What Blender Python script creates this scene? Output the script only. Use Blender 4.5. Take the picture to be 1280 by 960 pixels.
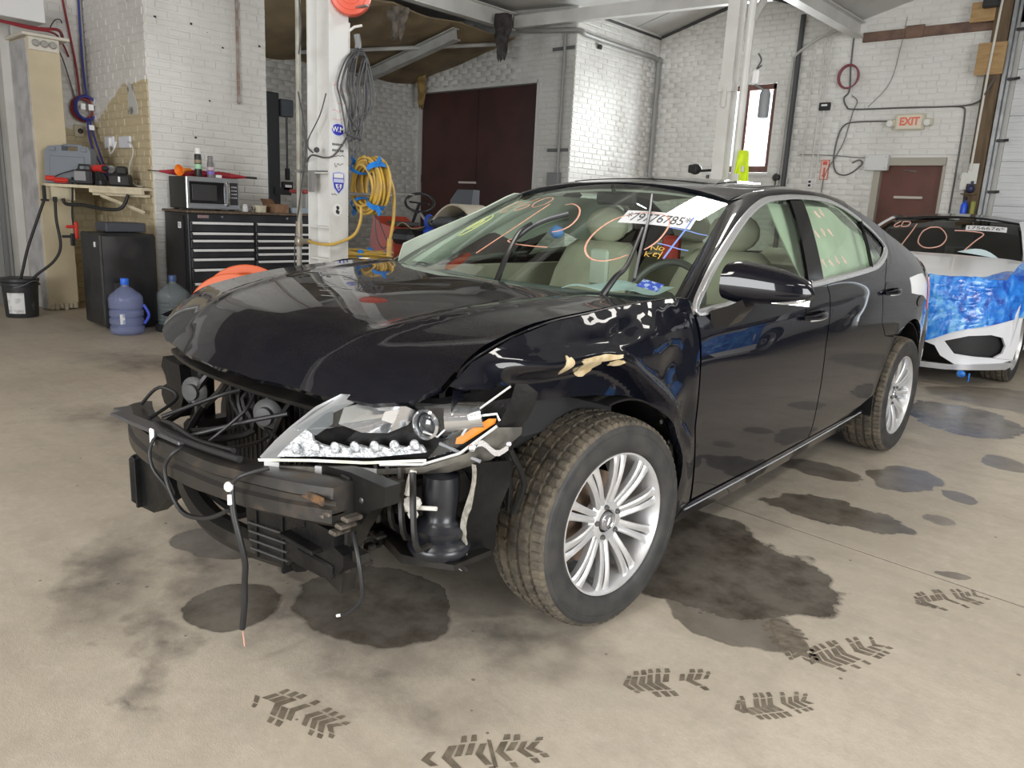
import bpy, bmesh, math, random
from mathutils import Vector, Matrix, noise
from mathutils.geometry import delaunay_2d_cdt

for o in list(bpy.data.objects): bpy.data.objects.remove(o)
SC = bpy.context.scene
COL = SC.collection
random.seed(7)
PI = math.pi

# ------------------------------------------------------------ camera
CAM = Vector((2.117, -1.88, 1.265))
R0 = ((0.736429, -0.184844, 0.650773), (0.674777, 0.131786, -0.726160), (0.048464, 0.973892, 0.221780))
cd = bpy.data.cameras.new('camera'); cam = bpy.data.objects.new('camera', cd); COL.objects.link(cam)
cam.matrix_world = Matrix.Translation(CAM) @ Matrix(R0).to_4x4()
cd.sensor_fit = 'HORIZONTAL'; cd.sensor_width = 36.0; cd.lens = 36.0 * 961.0 / 1280.0
cd.clip_start = .05; cd.clip_end = 200
SC.camera = cam

# ------------------------------------------------------------ world (overcast sky), exposure
w = bpy.data.worlds.new('overcast_sky'); SC.world = w; w.use_nodes = True
bgn = w.node_tree.nodes['Background']
bgn.inputs[0].default_value = (.86, .93, 1.0, 1); bgn.inputs[1].default_value = 5.0
vs = SC.view_settings
vs.view_transform = 'Standard'; vs.look = 'None'; vs.gamma = 1.0; vs.use_curve_mapping = False
vs.exposure = -0.85

# ------------------------------------------------------------ lamps: unseen ceiling fixtures, mostly added, and daylight through open doors
def area(name, loc, rot, sx, sy, power, col=(1, 1, 1)):
    l = bpy.data.lights.new(name, 'AREA'); l.shape = 'RECTANGLE'; l.size = sx; l.size_y = sy
    l.energy = power; l.color = col
    o = bpy.data.objects.new(name, l); COL.objects.link(o); o.location = loc; o.rotation_euler = rot
    return o
DAY = (.98, .98, .97); TUBE = (1.0, .965, .90)
FIX = [(0.8, -3.4, 4.0, 0), (3.6, 0.4, 3.9, 0), (-0.72, 3.12, 4.05, 0), (-3.2, -4.6, 4.1, 0), (3.4, 4.4, 3.9, 0), (4.5, -4.0, 3.9, 0)]
FP = [110, 90, 75, 130, 60, 60]
FS = [(.4, 2.0), (.4, 2.0), (.55, .75), (.4, 2.0), (.4, 2.0), (.4, 2.0)]
for (x, y, z, r), p, (sx, sy) in zip(FIX, FP, FS):
    area('unseen_tube_light', (x, y, z - .13), (0, 0, r), sx, sy, p, TUBE)  # added to light the room; the short one mirrors in the windshield
area('daylight_front_door', (1.5, -7.3, 2.0), (PI / 2, 0, 0), 4.2, 3.4, 850, DAY)
area('daylight_side_door', (7.3, -0.6, 1.9), (0, PI / 2, 0), 3.2, 3.6, 700, DAY)
area('daylight_window', (-3.52, 9.62, 2.6), (-PI / 2, 0, 0), .9, 1.2, 380, DAY)

# ------------------------------------------------------------ materials
MATS = {}
def nodes(name):
    m = bpy.data.materials.new(name); m.use_nodes = True
    nt = m.node_tree; b = nt.nodes['Principled BSDF']
    return m, nt, b, nt.nodes.new, nt.links.new
def c4(c): return (c[0], c[1], c[2], 1)
def M(name, col, rough=.5, metal=0, col2=None, scale=8, detail=4, lo=.4, hi=.65, bump=0, bscale=60, coat=0, spec=.5, emit=None, es=1, rvar=0, stretch=None):
    """plain procedural material: two colours mixed by noise, optional bump and roughness variation"""
    if name in MATS: return MATS[name]
    m, nt, b, N, L = nodes(name)
    b.inputs['Base Color'].default_value = c4(col); b.inputs['Roughness'].default_value = rough
    b.inputs['Metallic'].default_value = metal; b.inputs['Coat Weight'].default_value = coat
    b.inputs['Specular IOR Level'].default_value = spec
    tc = N('ShaderNodeTexCoord'); src = tc.outputs['Object']
    if stretch:
        mp = N('ShaderNodeMapping'); mp.inputs['Scale'].default_value = stretch; L(src, mp.inputs[0]); src = mp.outputs[0]
    if col2 or rvar:
        n = N('ShaderNodeTexNoise'); n.inputs['Scale'].default_value = scale; n.inputs['Detail'].default_value = detail
        L(src, n.inputs['Vector'])
        mr = N('ShaderNodeMapRange'); mr.inputs[1].default_value = lo; mr.inputs[2].default_value = hi
        L(n.outputs[0], mr.inputs[0])
        if col2:
            mx = N('ShaderNodeMix'); mx.data_type = 'RGBA'; mx.inputs[6].default_value = c4(col); mx.inputs[7].default_value = c4(col2)
            L(mr.outputs[0], mx.inputs[0]); L(mx.outputs[2], b.inputs['Base Color'])
        if rvar:
            mr2 = N('ShaderNodeMapRange'); mr2.inputs[1].default_value = lo; mr2.inputs[2].default_value = hi
            mr2.inputs[3].default_value = rough; mr2.inputs[4].default_value = rough + rvar
            L(n.outputs[0], mr2.inputs[0]); L(mr2.outputs[0], b.inputs['Roughness'])
    if bump:
        n2 = N('ShaderNodeTexNoise'); n2.inputs['Scale'].default_value = bscale; n2.inputs['Detail'].default_value = 3; L(src, n2.inputs['Vector'])
        bp = N('ShaderNodeBump'); bp.inputs['Strength'].default_value = bump; bp.inputs['Distance'].default_value = .01
        L(n2.outputs[0], bp.inputs['Height']); L(bp.outputs[0], b.inputs['Normal'])
    if emit:
        b.inputs['Emission Color'].default_value = c4(emit); b.inputs['Emission Strength'].default_value = es
    MATS[name] = m
    return m
def glass(name, tint=(.9, .95, .92), rough=.0, ior=1.5, refl=1.0):
    """thin pane: fresnel reflection over tinted see-through"""
    m, nt, b, N, L = nodes(name); nt.nodes.remove(b)
    out = [n for n in nt.nodes if n.type == 'OUTPUT_MATERIAL'][0]
    t = N('ShaderNodeBsdfTransparent'); t.inputs[0].default_value = c4(tint)
    g = N('ShaderNodeBsdfGlossy'); g.inputs['Roughness'].default_value = rough; g.inputs[0].default_value = (refl, refl, refl, 1)
    f = N('ShaderNodeFresnel'); f.inputs[0].default_value = ior
    geo = N('ShaderNodeNewGeometry'); mix = N('ShaderNodeMixShader')
    inv = N('ShaderNodeMapRange'); inv.inputs[3].default_value = ior; inv.inputs[4].default_value = 1 / ior   # same reflectance from both sides of the thin pane
    L(geo.outputs['Backfacing'], inv.inputs[0]); L(inv.outputs[0], f.inputs[0])
    L(f.outputs[0], mix.inputs[0]); L(t.outputs[0], mix.inputs[1]); L(g.outputs[0], mix.inputs[2]); L(mix.outputs[0], out.inputs[0])
    MATS[name] = m
    return m

def milky(name, col, fac=.5):
    """translucent plastic: part see-through, part scattering"""
    m, nt, b, N, L = nodes(name); b.inputs['Base Color'].default_value = c4(col); b.inputs['Roughness'].default_value = .12
    t = N('ShaderNodeBsdfTransparent'); t.inputs[0].default_value = c4([min(1, c * .5 + .5) for c in col]); mx = N('ShaderNodeMixShader'); mx.inputs[0].default_value = fac
    out = [n for n in nt.nodes if n.type == 'OUTPUT_MATERIAL'][0]; L(t.outputs[0], mx.inputs[1]); L(b.outputs[0], mx.inputs[2]); L(mx.outputs[0], out.inputs[0]); MATS[name] = m
    return m

# ------------------------------------------------------------ mesh building helpers
def frame(d):
    d = d.normalized(); u = Vector((0, 0, 1)) if abs(d.z) < .9 else Vector((1, 0, 0))
    a = d.cross(u).normalized(); return a, d.cross(a).normalized()
def TR(x, y, z, rz=0, rx=0, ry=0):
    return Matrix.Translation((x, y, z)) @ Matrix.Rotation(rz, 4, 'Z') @ Matrix.Rotation(ry, 4, 'Y') @ Matrix.Rotation(rx, 4, 'X')
AX = {'x': Matrix.Rotation(PI / 2, 4, 'Y'), 'y': Matrix.Rotation(-PI / 2, 4, 'X'), 'z': Matrix.Identity(4)}
def catmull(pts, n=6, closed=False):
    P = [Vector(p) for p in pts]; out = []; m = len(P)
    for i in range(m if closed else m - 1):
        p0 = P[i - 1] if (i or closed) else P[0]; p1 = P[i]; p2 = P[(i + 1) % m]
        p3 = P[(i + 2) % m] if (closed or i + 2 < m) else P[-1]
        for k in range(n):
            t = k / n
            out.append(.5 * ((2 * p1) + (p2 - p0) * t + (2 * p0 - 5 * p1 + 4 * p2 - p3) * t * t + (3 * p1 - p0 - 3 * p2 + p3) * t ** 3))
    if not closed: out.append(P[-1])
    return out
class B:
    def __init__(s): s.v = []; s.f = []
    def add(s, vs, fs, T=None):
        n = len(s.v)
        s.v += [(T @ Vector(p)) if T else Vector(p) for p in vs]; s.f += [tuple(i + n for i in f) for f in fs]; return s
    def box(s, c, d, T=None, bev=0.0):
        hx, hy, hz = d[0] / 2, d[1] / 2, d[2] / 2; b = min(bev, hx * .9, hy * .9, hz * .9); vs = []; fs = []
        if b <= 0:
            for k in range(8): vs.append((c[0] + hx * (1 if k & 1 else -1), c[1] + hy * (1 if k & 2 else -1), c[2] + hz * (1 if k & 4 else -1)))
            fs = [(0, 2, 3, 1), (4, 5, 7, 6), (0, 1, 5, 4), (2, 6, 7, 3), (0, 4, 6, 2), (1, 3, 7, 5)]
        else:
            ix = {}
            for k in range(8):
                g = (1 if k & 1 else -1, 1 if k & 2 else -1, 1 if k & 4 else -1); h = (hx, hy, hz)
                for a in range(3):
                    p = [c[i] + g[i] * (h[i] - (0 if i == a else b)) for i in range(3)]; ix[k, a] = len(vs); vs.append(p)
            for a in range(3):
                b1, b2 = [1 << i for i in range(3) if i != a]
                for sgn in (0, 1):
                    k0 = sgn << a; q = [k0, k0 | b1, k0 | b1 | b2, k0 | b2]
                    fs.append(tuple(ix[k, a] for k in q))
            for a in range(3):
                o1, o2 = [i for i in range(3) if i != a]
                for k in range(8):
                    if k & (1 << a): continue
                    k2 = k | (1 << a); fs.append((ix[k, o1], ix[k2, o1], ix[k2, o2], ix[k, o2]))
            for k in range(8): fs.append((ix[k, 0], ix[k, 1], ix[k, 2]))
        return s.add(vs, fs, T)
    def tube(s, pts, r, n=8, closed=False, caps=True, T=None):
        P = [Vector(p) for p in pts]; m = len(P); R = r if isinstance(r, (list, tuple)) else [r] * m
        vs = []; fs = []; a = None
        for i in range(m):
            d = (P[(i + 1) % m] - P[i - 1]) if (closed or 0 < i < m - 1) else (P[1] - P[0] if i == 0 else P[-1] - P[-2])
            if d.length < 1e-9: d = Vector((0, 0, 1))
            d.normalize()
            if a is None: a, _ = frame(d)
            a = a - d * a.dot(d)
            if a.length < 1e-6: a, _ = frame(d)
            a.normalize(); b = d.cross(a)
            for k in range(n):
                t = 2 * PI * k / n; vs.append(P[i] + (a * math.cos(t) + b * math.sin(t)) * R[i])
        for i in range(m if closed else m - 1):
            j = (i + 1) % m
            for k in range(n): fs.append((i * n + k, i * n + (k + 1) % n, j * n + (k + 1) % n, j * n + k))
        if caps and not closed: fs.append(tuple(range(n - 1, -1, -1))); fs.append(tuple((m - 1) * n + k for k in range(n)))
        return s.add(vs, fs, T)
    def lathe(s, prof, n=24, T=None, closed=False, cap=True):
        vs = []; fs = []; m = len(prof)
        for (r, h) in prof:
            for k in range(n): t = 2 * PI * k / n; vs.append((r * math.cos(t), r * math.sin(t), h))
        for i in range(m if closed else m - 1):
            j = (i + 1) % m
            for k in range(n): fs.append((i * n + k, i * n + (k + 1) % n, j * n + (k + 1) % n, j * n + k))
        if cap and not closed:
            if prof[0][0] > 1e-4: fs.append(tuple(range(n - 1, -1, -1)))
            if prof[-1][0] > 1e-4: fs.append(tuple((m - 1) * n + k for k in range(n)))
        return s.add(vs, fs, T)
    def prism(s, out, d0, d1, T=None):
        """2-D outline (local xy) pulled from z=d0 to z=d1"""
        n = len(out); vs = [(p[0], p[1], d0) for p in out] + [(p[0], p[1], d1) for p in out]
        fs = [tuple(range(n - 1, -1, -1)), tuple(range(n, 2 * n))] + [(i, (i + 1) % n, n + (i + 1) % n, n + i) for i in range(n)]
        return s.add(vs, fs, T)
    def rings(s, R, closed=True, caps=True, T=None):
        n = len(R[0]); vs = [p for r in R for p in r]; fs = []
        for i in range(len(R) - 1):
            for k in range(n if closed else n - 1):
                fs.append((i * n + k, i * n + (k + 1) % n, (i + 1) * n + (k + 1) % n, (i + 1) * n + k))
        if caps and closed: fs.append(tuple(range(n - 1, -1, -1))); fs.append(tuple((len(R) - 1) * n + k for k in range(n)))
        return s.add(vs, fs, T)
    def grid(s, nu, nv, fn, T=None):
        vs = [fn(i / nu, j / nv) for j in range(nv + 1) for i in range(nu + 1)]
        fs = [(j * (nu + 1) + i, j * (nu + 1) + i + 1, (j + 1) * (nu + 1) + i + 1, (j + 1) * (nu + 1) + i) for j in range(nv) for i in range(nu)]
        return s.add(vs, fs, T)
    def ball(s, c, r, n=12, T=None):
        r = r if isinstance(r, (tuple, list)) else (r, r, r)
        m = max(4, n // 2); R = []
        for i in range(m + 1):
            a = PI * (.02 + .96 * i / m) - PI / 2
            R.append([(c[0] + r[0] * math.cos(a) * math.cos(2 * PI * k / n), c[1] + r[1] * math.cos(a) * math.sin(2 * PI * k / n), c[2] + r[2] * math.sin(a)) for k in range(n)])
        return s.rings(R, True, True, T)
    def thick(s, d):
        """give the whole (open) sheet a thickness along its vertex normals"""
        me = bpy.data.meshes.new('t'); me.from_pydata([tuple(p) for p in s.v], [], s.f); bm = bmesh.new(); bm.from_mesh(me)
        bmesh.ops.recalc_face_normals(bm, faces=bm.faces); bmesh.ops.solidify(bm, geom=bm.faces[:], thickness=d)
        bm.verts.index_update(); s.v = [p.co.copy() for p in bm.verts]; s.f = [tuple(q.index for q in f.verts) for f in bm.faces]
        bm.free(); bpy.data.meshes.remove(me); return s
    def mesh(s, name, ang=35):
        me = bpy.data.meshes.new(name); me.from_pydata([tuple(p) for p in s.v], [], s.f)
        bm = bmesh.new(); bm.from_mesh(me); bmesh.ops.recalc_face_normals(bm, faces=bm.faces); bm.to_mesh(me); bm.free()
        if ang: me.shade_smooth(); me.set_sharp_from_angle(angle=math.radians(ang))
        return me
def put(o, parent):
    if parent is not None:
        o.parent = parent; o.matrix_parent_inverse = parent.matrix_world.inverted() if parent.parent is None and parent.type == 'EMPTY' else Matrix.Identity(4)
def obj(name, b, mat, parent=None, ang=35, label=None, kind=None):
    me = b.mesh(name, ang) if isinstance(b, B) else b
    o = bpy.data.objects.new(name, me); COL.objects.link(o)
    if mat and not me.materials: me.materials.append(mat)
    put(o, parent)
    if label: o['label'] = label
    if kind: o['kind'] = kind
    return o
def tag(o, label, cat, group=None):
    o['label'] = label; o['category'] = cat
    if group: o['group'] = group
    return o
def thing(name, label, cat, loc, group=None):
    o = bpy.data.objects.new(name, None); COL.objects.link(o); o.empty_display_size = .1
    o.location = loc; o.matrix_world = Matrix.Translation(loc)
    return tag(o, label, cat, group)
def struct(name, b, mat, ang=35):
    return obj(name, b, mat, None, ang, kind='structure')
def text_mesh(txt, size, T, extrude=.0008, name='lettering', sx=1.0, align='CENTER', bold=0.0):
    cu = bpy.data.curves.new(name, 'FONT'); cu.body = txt; cu.size = size; cu.extrude = extrude; cu.align_x = align; cu.align_y = 'CENTER'; cu.offset = bold
    o = bpy.data.objects.new(name, cu); COL.objects.link(o); bpy.context.view_layer.update()
    me = bpy.data.meshes.new_from_object(o.evaluated_get(bpy.context.evaluated_depsgraph_get()))
    bpy.data.objects.remove(o); me.transform(T @ Matrix.Diagonal((sx, 1, 1, 1))); me.name = name
    return me
# text frames: +X-facing wall reads towards +Y ; -Y-facing wall reads towards +X
def TX(x, y, z): return Matrix(((0, 0, 1, x), (1, 0, 0, y), (0, 1, 0, z), (0, 0, 0, 1)))
def TY(x, y, z): return Matrix(((1, 0, 0, x), (0, 0, -1, y), (0, 1, 0, z), (0, 0, 0, 1)))
def pix(p):
    d = Matrix(R0).transposed() @ (Vector(p) - CAM)
    return (640 - 961 * d.x / d.z, 480 + 961 * d.y / d.z, -d.z)
# ============================================================ ROOM
def painted_brick(name, tan=None, base=(.66, .645, .61), dark=(.50, .49, .465), rough=.5):
    """thick old paint over brick; 'tan' adds a lower coat of tan paint below a ragged height"""
    m, nt, b, N, L = nodes(name)
    g = N('ShaderNodeNewGeometry'); n = N('ShaderNodeTexNoise'); n.inputs['Scale'].default_value = 1.7; n.inputs['Detail'].default_value = 6
    L(g.outputs['Position'], n.inputs['Vector'])
    n2 = N('ShaderNodeTexNoise'); n2.inputs['Scale'].default_value = 55; n2.inputs['Detail'].default_value = 5; L(g.outputs['Position'], n2.inputs['Vector'])
    mr = N('ShaderNodeMapRange'); mr.inputs[1].default_value = .45; mr.inputs[2].default_value = .72; L(n.outputs[0], mr.inputs[0])
    mx = N('ShaderNodeMix'); mx.data_type = 'RGBA'; mx.inputs[6].default_value = c4(base); mx.inputs[7].default_value = c4(dark); L(mr.outputs[0], mx.inputs[0])
    col = mx.outputs[2]
    sp = N('ShaderNodeMapRange'); sp.inputs[1].default_value = .70; sp.inputs[2].default_value = .76; L(n2.outputs[0], sp.inputs[0])
    mx2 = N('ShaderNodeMix'); mx2.data_type = 'RGBA'; L(sp.outputs[0], mx2.inputs[0]); L(col, mx2.inputs[6]); mx2.inputs[7].default_value = (.33, .29, .25, 1); col = mx2.outputs[2]
    if tan:
        s = N('ShaderNodeSeparateXYZ'); L(g.outputs['Position'], s.inputs[0])
        n3 = N('ShaderNodeTexNoise'); n3.inputs['Scale'].default_value = 5; L(g.outputs['Position'], n3.inputs['Vector'])
        def math_(op, a, bb):
            q = N('ShaderNodeMath'); q.operation = op
            for i, v in enumerate((a, bb)):
                if isinstance(v, (int, float)): q.inputs[i].default_value = v
                else: L(v, q.inputs[i])
            return q.outputs[0]
        # edge height rises from x=-7 to x=-6.35, then stays level
        xr = math_('MINIMUM', math_('MULTIPLY', math_('ADD', s.outputs[0], 7.0), .45), .3)
        edge = math_('ADD', math_('ADD', xr, tan), math_('MULTIPLY', math_('SUBTRACT', n3.outputs[0], .5), .10))
        k = N('ShaderNodeMapRange'); k.inputs[1].default_value = 0; k.inputs[2].default_value = .012
        L(math_('SUBTRACT', edge, s.outputs[2]), k.inputs[0])
        mx3 = N('ShaderNodeMix'); mx3.data_type = 'RGBA'; L(k.outputs[0], mx3.inputs[0]); L(col, mx3.inputs[6]); mx3.inputs[7].default_value = (.52, .44, .29, 1); col = mx3.outputs[2]
    L(col, b.inputs['Base Color']); b.inputs['Roughness'].default_value = rough
    bp = N('ShaderNodeBump'); bp.inputs['Strength'].default_value = .35; bp.inputs['Distance'].default_value = .004
    n4 = N('ShaderNodeTexNoise'); n4.inputs['Scale'].default_value = 38; n4.inputs['Detail'].default_value = 3; L(g.outputs['Position'], n4.inputs['Vector'])
    L(n4.outputs[0], bp.inputs['Height']); L(bp.outputs[0], b.inputs['Normal'])
    return m
BR = painted_brick('painted_white_brick', base=(.70, .69, .66), dark=(.60, .585, .55), rough=.42)
BRN = painted_brick('painted_brick_tan_dado', tan=2.0, base=(.68, .66, .63), dark=(.58, .56, .53))
BRG = painted_brick('painted_grey_brick', base=(.52, .515, .49), dark=(.43, .425, .40))
PLAIN = M('rough_wall_paint', (.55, .54, .51), .7, col2=(.45, .44, .41), scale=2, bump=.2, bscale=30)

CH, CL = .0755, .213      # course height, brick pitch
def brick_mesh(seed):
    rnd = random.Random(seed); b = B(); L_, H_, D_ = 1.0, 1.0, 1.0
    def j(a): return rnd.uniform(-a, a)
    out = [(-.5, -.5), (.5, -.5), (.5, .5), (-.5, .5)]
    inn = [(-.47, -.38), (.47, -.38), (.47, .38), (-.47, .38)]
    vs = [(x + j(.006), -.6, z + j(.03)) for x, z in out] + [(x * .995 + j(.008), .45 + j(.1), z * .97 + j(.03)) for x, z in out] + [(x + j(.012), 1 + j(.22), z + j(.05)) for x, z in inn]
    fs = [(8, 9, 10, 11)] + [(i, (i + 1) % 4, 4 + (i + 1) % 4, 4 + i) for i in range(4)] + [(4 + i, 4 + (i + 1) % 4, 8 + (i + 1) % 4, 8 + i) for i in range(4)]
    return vs, fs
BRICKS = [brick_mesh(k) for k in range(6)]
BMESH = {}
def brick_wall(name, O, U, Nn, ulen, vtop, holes, mat, nparts=300, label=None, depth=.008, slab=.12):
    """slab with recessed mortar face, every brick proud of it; O=foot corner, U=along, Nn=face normal"""
    O, U, Nn = Vector(O), Vector(U), Vector(Nn); Z = Vector((0, 0, 1))
    us = sorted({0, ulen} | {h[0] for h in holes} | {h[2] for h in holes}); vz = sorted({0, vtop} | {h[1] for h in holes} | {h[3] for h in holes})
    b = B()
    for i in range(len(us) - 1):
        for k in range(len(vz) - 1):
            cu, cv = (us[i] + us[i + 1]) / 2, (vz[k] + vz[k + 1]) / 2
            if any(h[0] < cu < h[2] and h[1] < cv < h[3] for h in holes): continue
            q = [O + U * uu + Z * vv + Nn * d for d in (-slab, 0) for uu, vv in ((us[i], vz[k]), (us[i + 1], vz[k]), (us[i + 1], vz[k + 1]), (us[i], vz[k + 1]))]
            b.add(q, [(0, 3, 2, 1), (4, 5, 6, 7), (0, 1, 5, 4), (1, 2, 6, 5), (2, 3, 7, 6), (3, 0, 4, 7)])
    wall = struct(name, b, mat, ang=0)
    if label: wall['label'] = label
    rot = Matrix((U, Nn, Z)).transposed().to_4x4()
    rnd = random.Random(name); items = []
    row = 0; v = .004
    while v < vtop - .02:
        off = (row % 2) * CL * .5 + rnd.uniform(-.008, .008)
        hdr = row % 7 == 5; pitch = CL * (.54 if hdr else 1.0)
        u = -pitch + (off % pitch)
        while u < ulen:
            a, e = max(u, .002), min(u + pitch - .0035, ulen - .002)
            for h in holes:
                if h[1] < v + CH * .5 < h[3]:
                    if a < h[0] < e: e = h[0] - .003
                    elif h[0] <= a < h[2]: a = h[2] + .003
            if e - a > .03:
                P = O + U * ((a + e) / 2) + Z * (v + CH / 2)
                px, py, dep = pix(P)
                if dep > .5 and -130 < px < 1400 and -120 < py < 620:
                    items.append((dep + (200 if not (-10 < px < 1290 and -10 < py < 600) else 0), P, e - a))
            u += pitch
        v += CH; row += 1
    items.sort(key=lambda q: q[0])
    rest = B()
    for i, (dp, P, ln) in enumerate(items):
        k = rnd.randrange(6)
        T = Matrix.Translation(P + Nn * rnd.uniform(-.0012, .0012)) @ rot @ Matrix.Rotation(rnd.uniform(-.006, .006), 4, 'Y') @ Matrix.Diagonal((ln, depth, CH - .0105 + rnd.uniform(-.003, .002), 1))
        if i < nparts:
            if (k, mat.name) not in BMESH:
                bb = B(); bb.add(*BRICKS[k]); me = bb.mesh('brick', 60); me.materials.append(mat); BMESH[k, mat.name] = me
            o = bpy.data.objects.new('brick', BMESH[k, mat.name]); COL.objects.link(o); o.parent = wall; o.matrix_basis = T
        else: rest.add(*BRICKS[k], T)
    if rest.v: obj('brickwork', rest, mat, wall, 60, kind='stuff')
    return wall

# ---------------------------------------------------------------- floor: two concrete pours with an open joint
STAINS = [  # x, y, half-length, half-width, turn, darkness, ragged
    (.93, .62, .46, .36, .35, 1, .16), (1.15, .33, .22, .16, .2, .8, .1), (.62, .86, .34, .22, .4, 1, .1),
    (1.03, 1.55, .32, .17, .15, .9, .16), (.72, 2.12, .24, .13, .1, .8, .12),
    (1.12, 2.33, .17, .24, .1, .8, .12), (1.0, 4.05, .36, .52, .5, .9, .16), (1.39, 2.25, .08, .10, .3, .75, .1), (1.42, 3.08, .10, .16, .4, .75, .1), (1.40, 1.83, .07, .05, 0, .6, .08), (1.58, 1.26, .07, .03, .3, .7, .05),
    (.02, -.80, .155, .155, .3, .95, .06), (-.44, -.60, .21, .13, .5, .95, .06), (.30, -.46, .30, .24, 0, .95, .08),
    (-.15, -.06, .8, .5, 0, .55, .2), (1.35, 5.2, .9, .5, .4, .6, .2)]
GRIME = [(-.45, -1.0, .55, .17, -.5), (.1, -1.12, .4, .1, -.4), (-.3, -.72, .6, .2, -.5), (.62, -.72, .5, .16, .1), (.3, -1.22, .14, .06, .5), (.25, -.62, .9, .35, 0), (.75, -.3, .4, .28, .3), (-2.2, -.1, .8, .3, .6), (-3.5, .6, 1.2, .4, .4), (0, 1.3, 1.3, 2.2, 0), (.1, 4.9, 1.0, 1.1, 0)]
def floor_mat():
    m, nt, b, N, L = nodes('concrete_floor')
    g = N('ShaderNodeNewGeometry'); pos = g.outputs['Position']
    def noise_(scale, det=4, vec=pos, rough=.55):
        n = N('ShaderNodeTexNoise'); n.inputs['Scale'].default_value = scale; n.inputs['Detail'].default_value = det; n.inputs['Roughness'].default_value = rough; L(vec, n.inputs['Vector']); return n
    def mth(op, a, bb=0.0):
        q = N('ShaderNodeMath'); q.operation = op
        for i, v in enumerate((a, bb)):
            if isinstance(v, (int, float)): q.inputs[i].default_value = v
            else: L(v, q.inputs[i])
        return q.outputs[0]
    def rng(v, a, c, lo=0, hi=1):
        q = N('ShaderNodeMapRange'); q.inputs[1].default_value = a; q.inputs[2].default_value = c; q.inputs[3].default_value = lo; q.inputs[4].default_value = hi
        L(v, q.inputs[0]); return q.outputs[0]
    def mix(f, a, bb):
        q = N('ShaderNodeMix'); q.data_type = 'RGBA'
        if isinstance(f, float): q.inputs[0].default_value = f
        else: L(f, q.inputs[0])
        for i, v in ((6, a), (7, bb)):
            if isinstance(v, tuple): q.inputs[i].default_value = c4(v)
            else: L(v, q.inputs[i])
        return q.outputs[2]
    wob = noise_(5.5, 5); wv = N('ShaderNodeVectorMath'); wv.operation = 'SUBTRACT'; L(wob.outputs['Color'], wv.inputs[0]); wv.inputs[1].default_value = (.5, .5, .5)
    def blob(x, y, a, bb, t, amp, soft):
        s = N('ShaderNodeVectorMath'); s.operation = 'SCALE'; s.inputs['Scale'].default_value = amp * 1.6; L(wv.outputs[0], s.inputs[0])
        ad = N('ShaderNodeVectorMath'); ad.operation = 'ADD'; L(pos, ad.inputs[0]); L(s.outputs[0], ad.inputs[1])
        mp = N('ShaderNodeMapping'); mp.vector_type = 'TEXTURE'; mp.inputs['Location'].default_value = (x, y, 0); mp.inputs['Rotation'].default_value = (0, 0, t); mp.inputs['Scale'].default_value = (a, bb, 1e3)
        L(ad.outputs[0], mp.inputs[0]); ln = N('ShaderNodeVectorMath'); ln.operation = 'LENGTH'; L(mp.outputs[0], ln.inputs[0])
        return rng(ln.outputs['Value'], 1.0, 1 - soft)
    wet = None
    for (x, y, a, bb, t, d, rg) in STAINS:
        k = mth('MULTIPLY', blob(x, y, a, bb, t, rg, .05), d); wet = k if wet is None else mth('MAXIMUM', wet, k)
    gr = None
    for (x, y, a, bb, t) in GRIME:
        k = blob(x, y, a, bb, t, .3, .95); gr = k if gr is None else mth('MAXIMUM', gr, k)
    n1 = noise_(.9, 7); n2 = noise_(6, 8, rough=.65); n3 = noise_(70, 4); n5 = noise_(260, 2); n6 = noise_(22, 6, rough=.7)
    mp = N('ShaderNodeMapping'); mp.inputs['Rotation'].default_value = (0, 0, -.75); mp.inputs['Scale'].default_value = (1.0, 9, 1); L(pos, mp.inputs[0])
    n4 = noise_(1.1, 6, mp.outputs[0])
    col = mix(rng(n1.outputs[0], .35, .68), (.42, .365, .29), (.52, .46, .375))
    col = mix(mth('MULTIPLY', rng(n2.outputs[0], .48, .75), .55), col, (.32, .28, .225))
    col = mix(mth('MULTIPLY', rng(n4.outputs[0], .54, .76), .30), col, (.59, .54, .46))
    col = mix(mth('MULTIPLY', rng(n4.outputs[0], .44, .26), .30), col, (.28, .245, .20))
    col = mix(mth('MULTIPLY', rng(n3.outputs[0], .45, .8), .35), col, (.39, .345, .28))
    col = mix(mth('MULTIPLY', rng(n6.outputs[0], .50, .72), .40), col, (.34, .30, .235)); col = mix(mth('MULTIPLY', rng(n6.outputs[0], .46, .30), .30), col, (.62, .57, .49))
    vo = N('ShaderNodeTexVoronoi'); vo.inputs['Scale'].default_value = 11; L(pos, vo.inputs['Vector']); vs_ = N('ShaderNodeSeparateColor'); L(vo.outputs['Color'], vs_.inputs[0])
    dot = mth('MULTIPLY', rng(vo.outputs['Distance'], .075, .05), rng(vs_.outputs[0], .80, .82)); col = mix(mth('MULTIPLY', dot, .8), col, (.09, .075, .06))
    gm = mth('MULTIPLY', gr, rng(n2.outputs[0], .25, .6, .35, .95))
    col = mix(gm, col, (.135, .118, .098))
    sp = mth('MULTIPLY', rng(n5.outputs[0], .74, .77), rng(n2.outputs[0], .4, .6))
    col = mix(mth('MULTIPLY', sp, .7), col, (.10, .09, .08))
    wt = mth('MULTIPLY', wet, rng(n2.outputs[0], .3, .62, .82, .97))
    wc = mix(rng(n2.outputs[0], .42, .66), (.105, .094, .080), (.062, .050, .038))
    col = mix(wt, col, wc)
    L(col, b.inputs['Base Color'])
    L(mix(wet, (.62, .62, .62), (.20, .20, .20)), b.inputs['Roughness'])
    hgt = mth('ADD', mth('MULTIPLY', n3.outputs[0], .5), mth('MULTIPLY', n5.outputs[0], .5))
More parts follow.
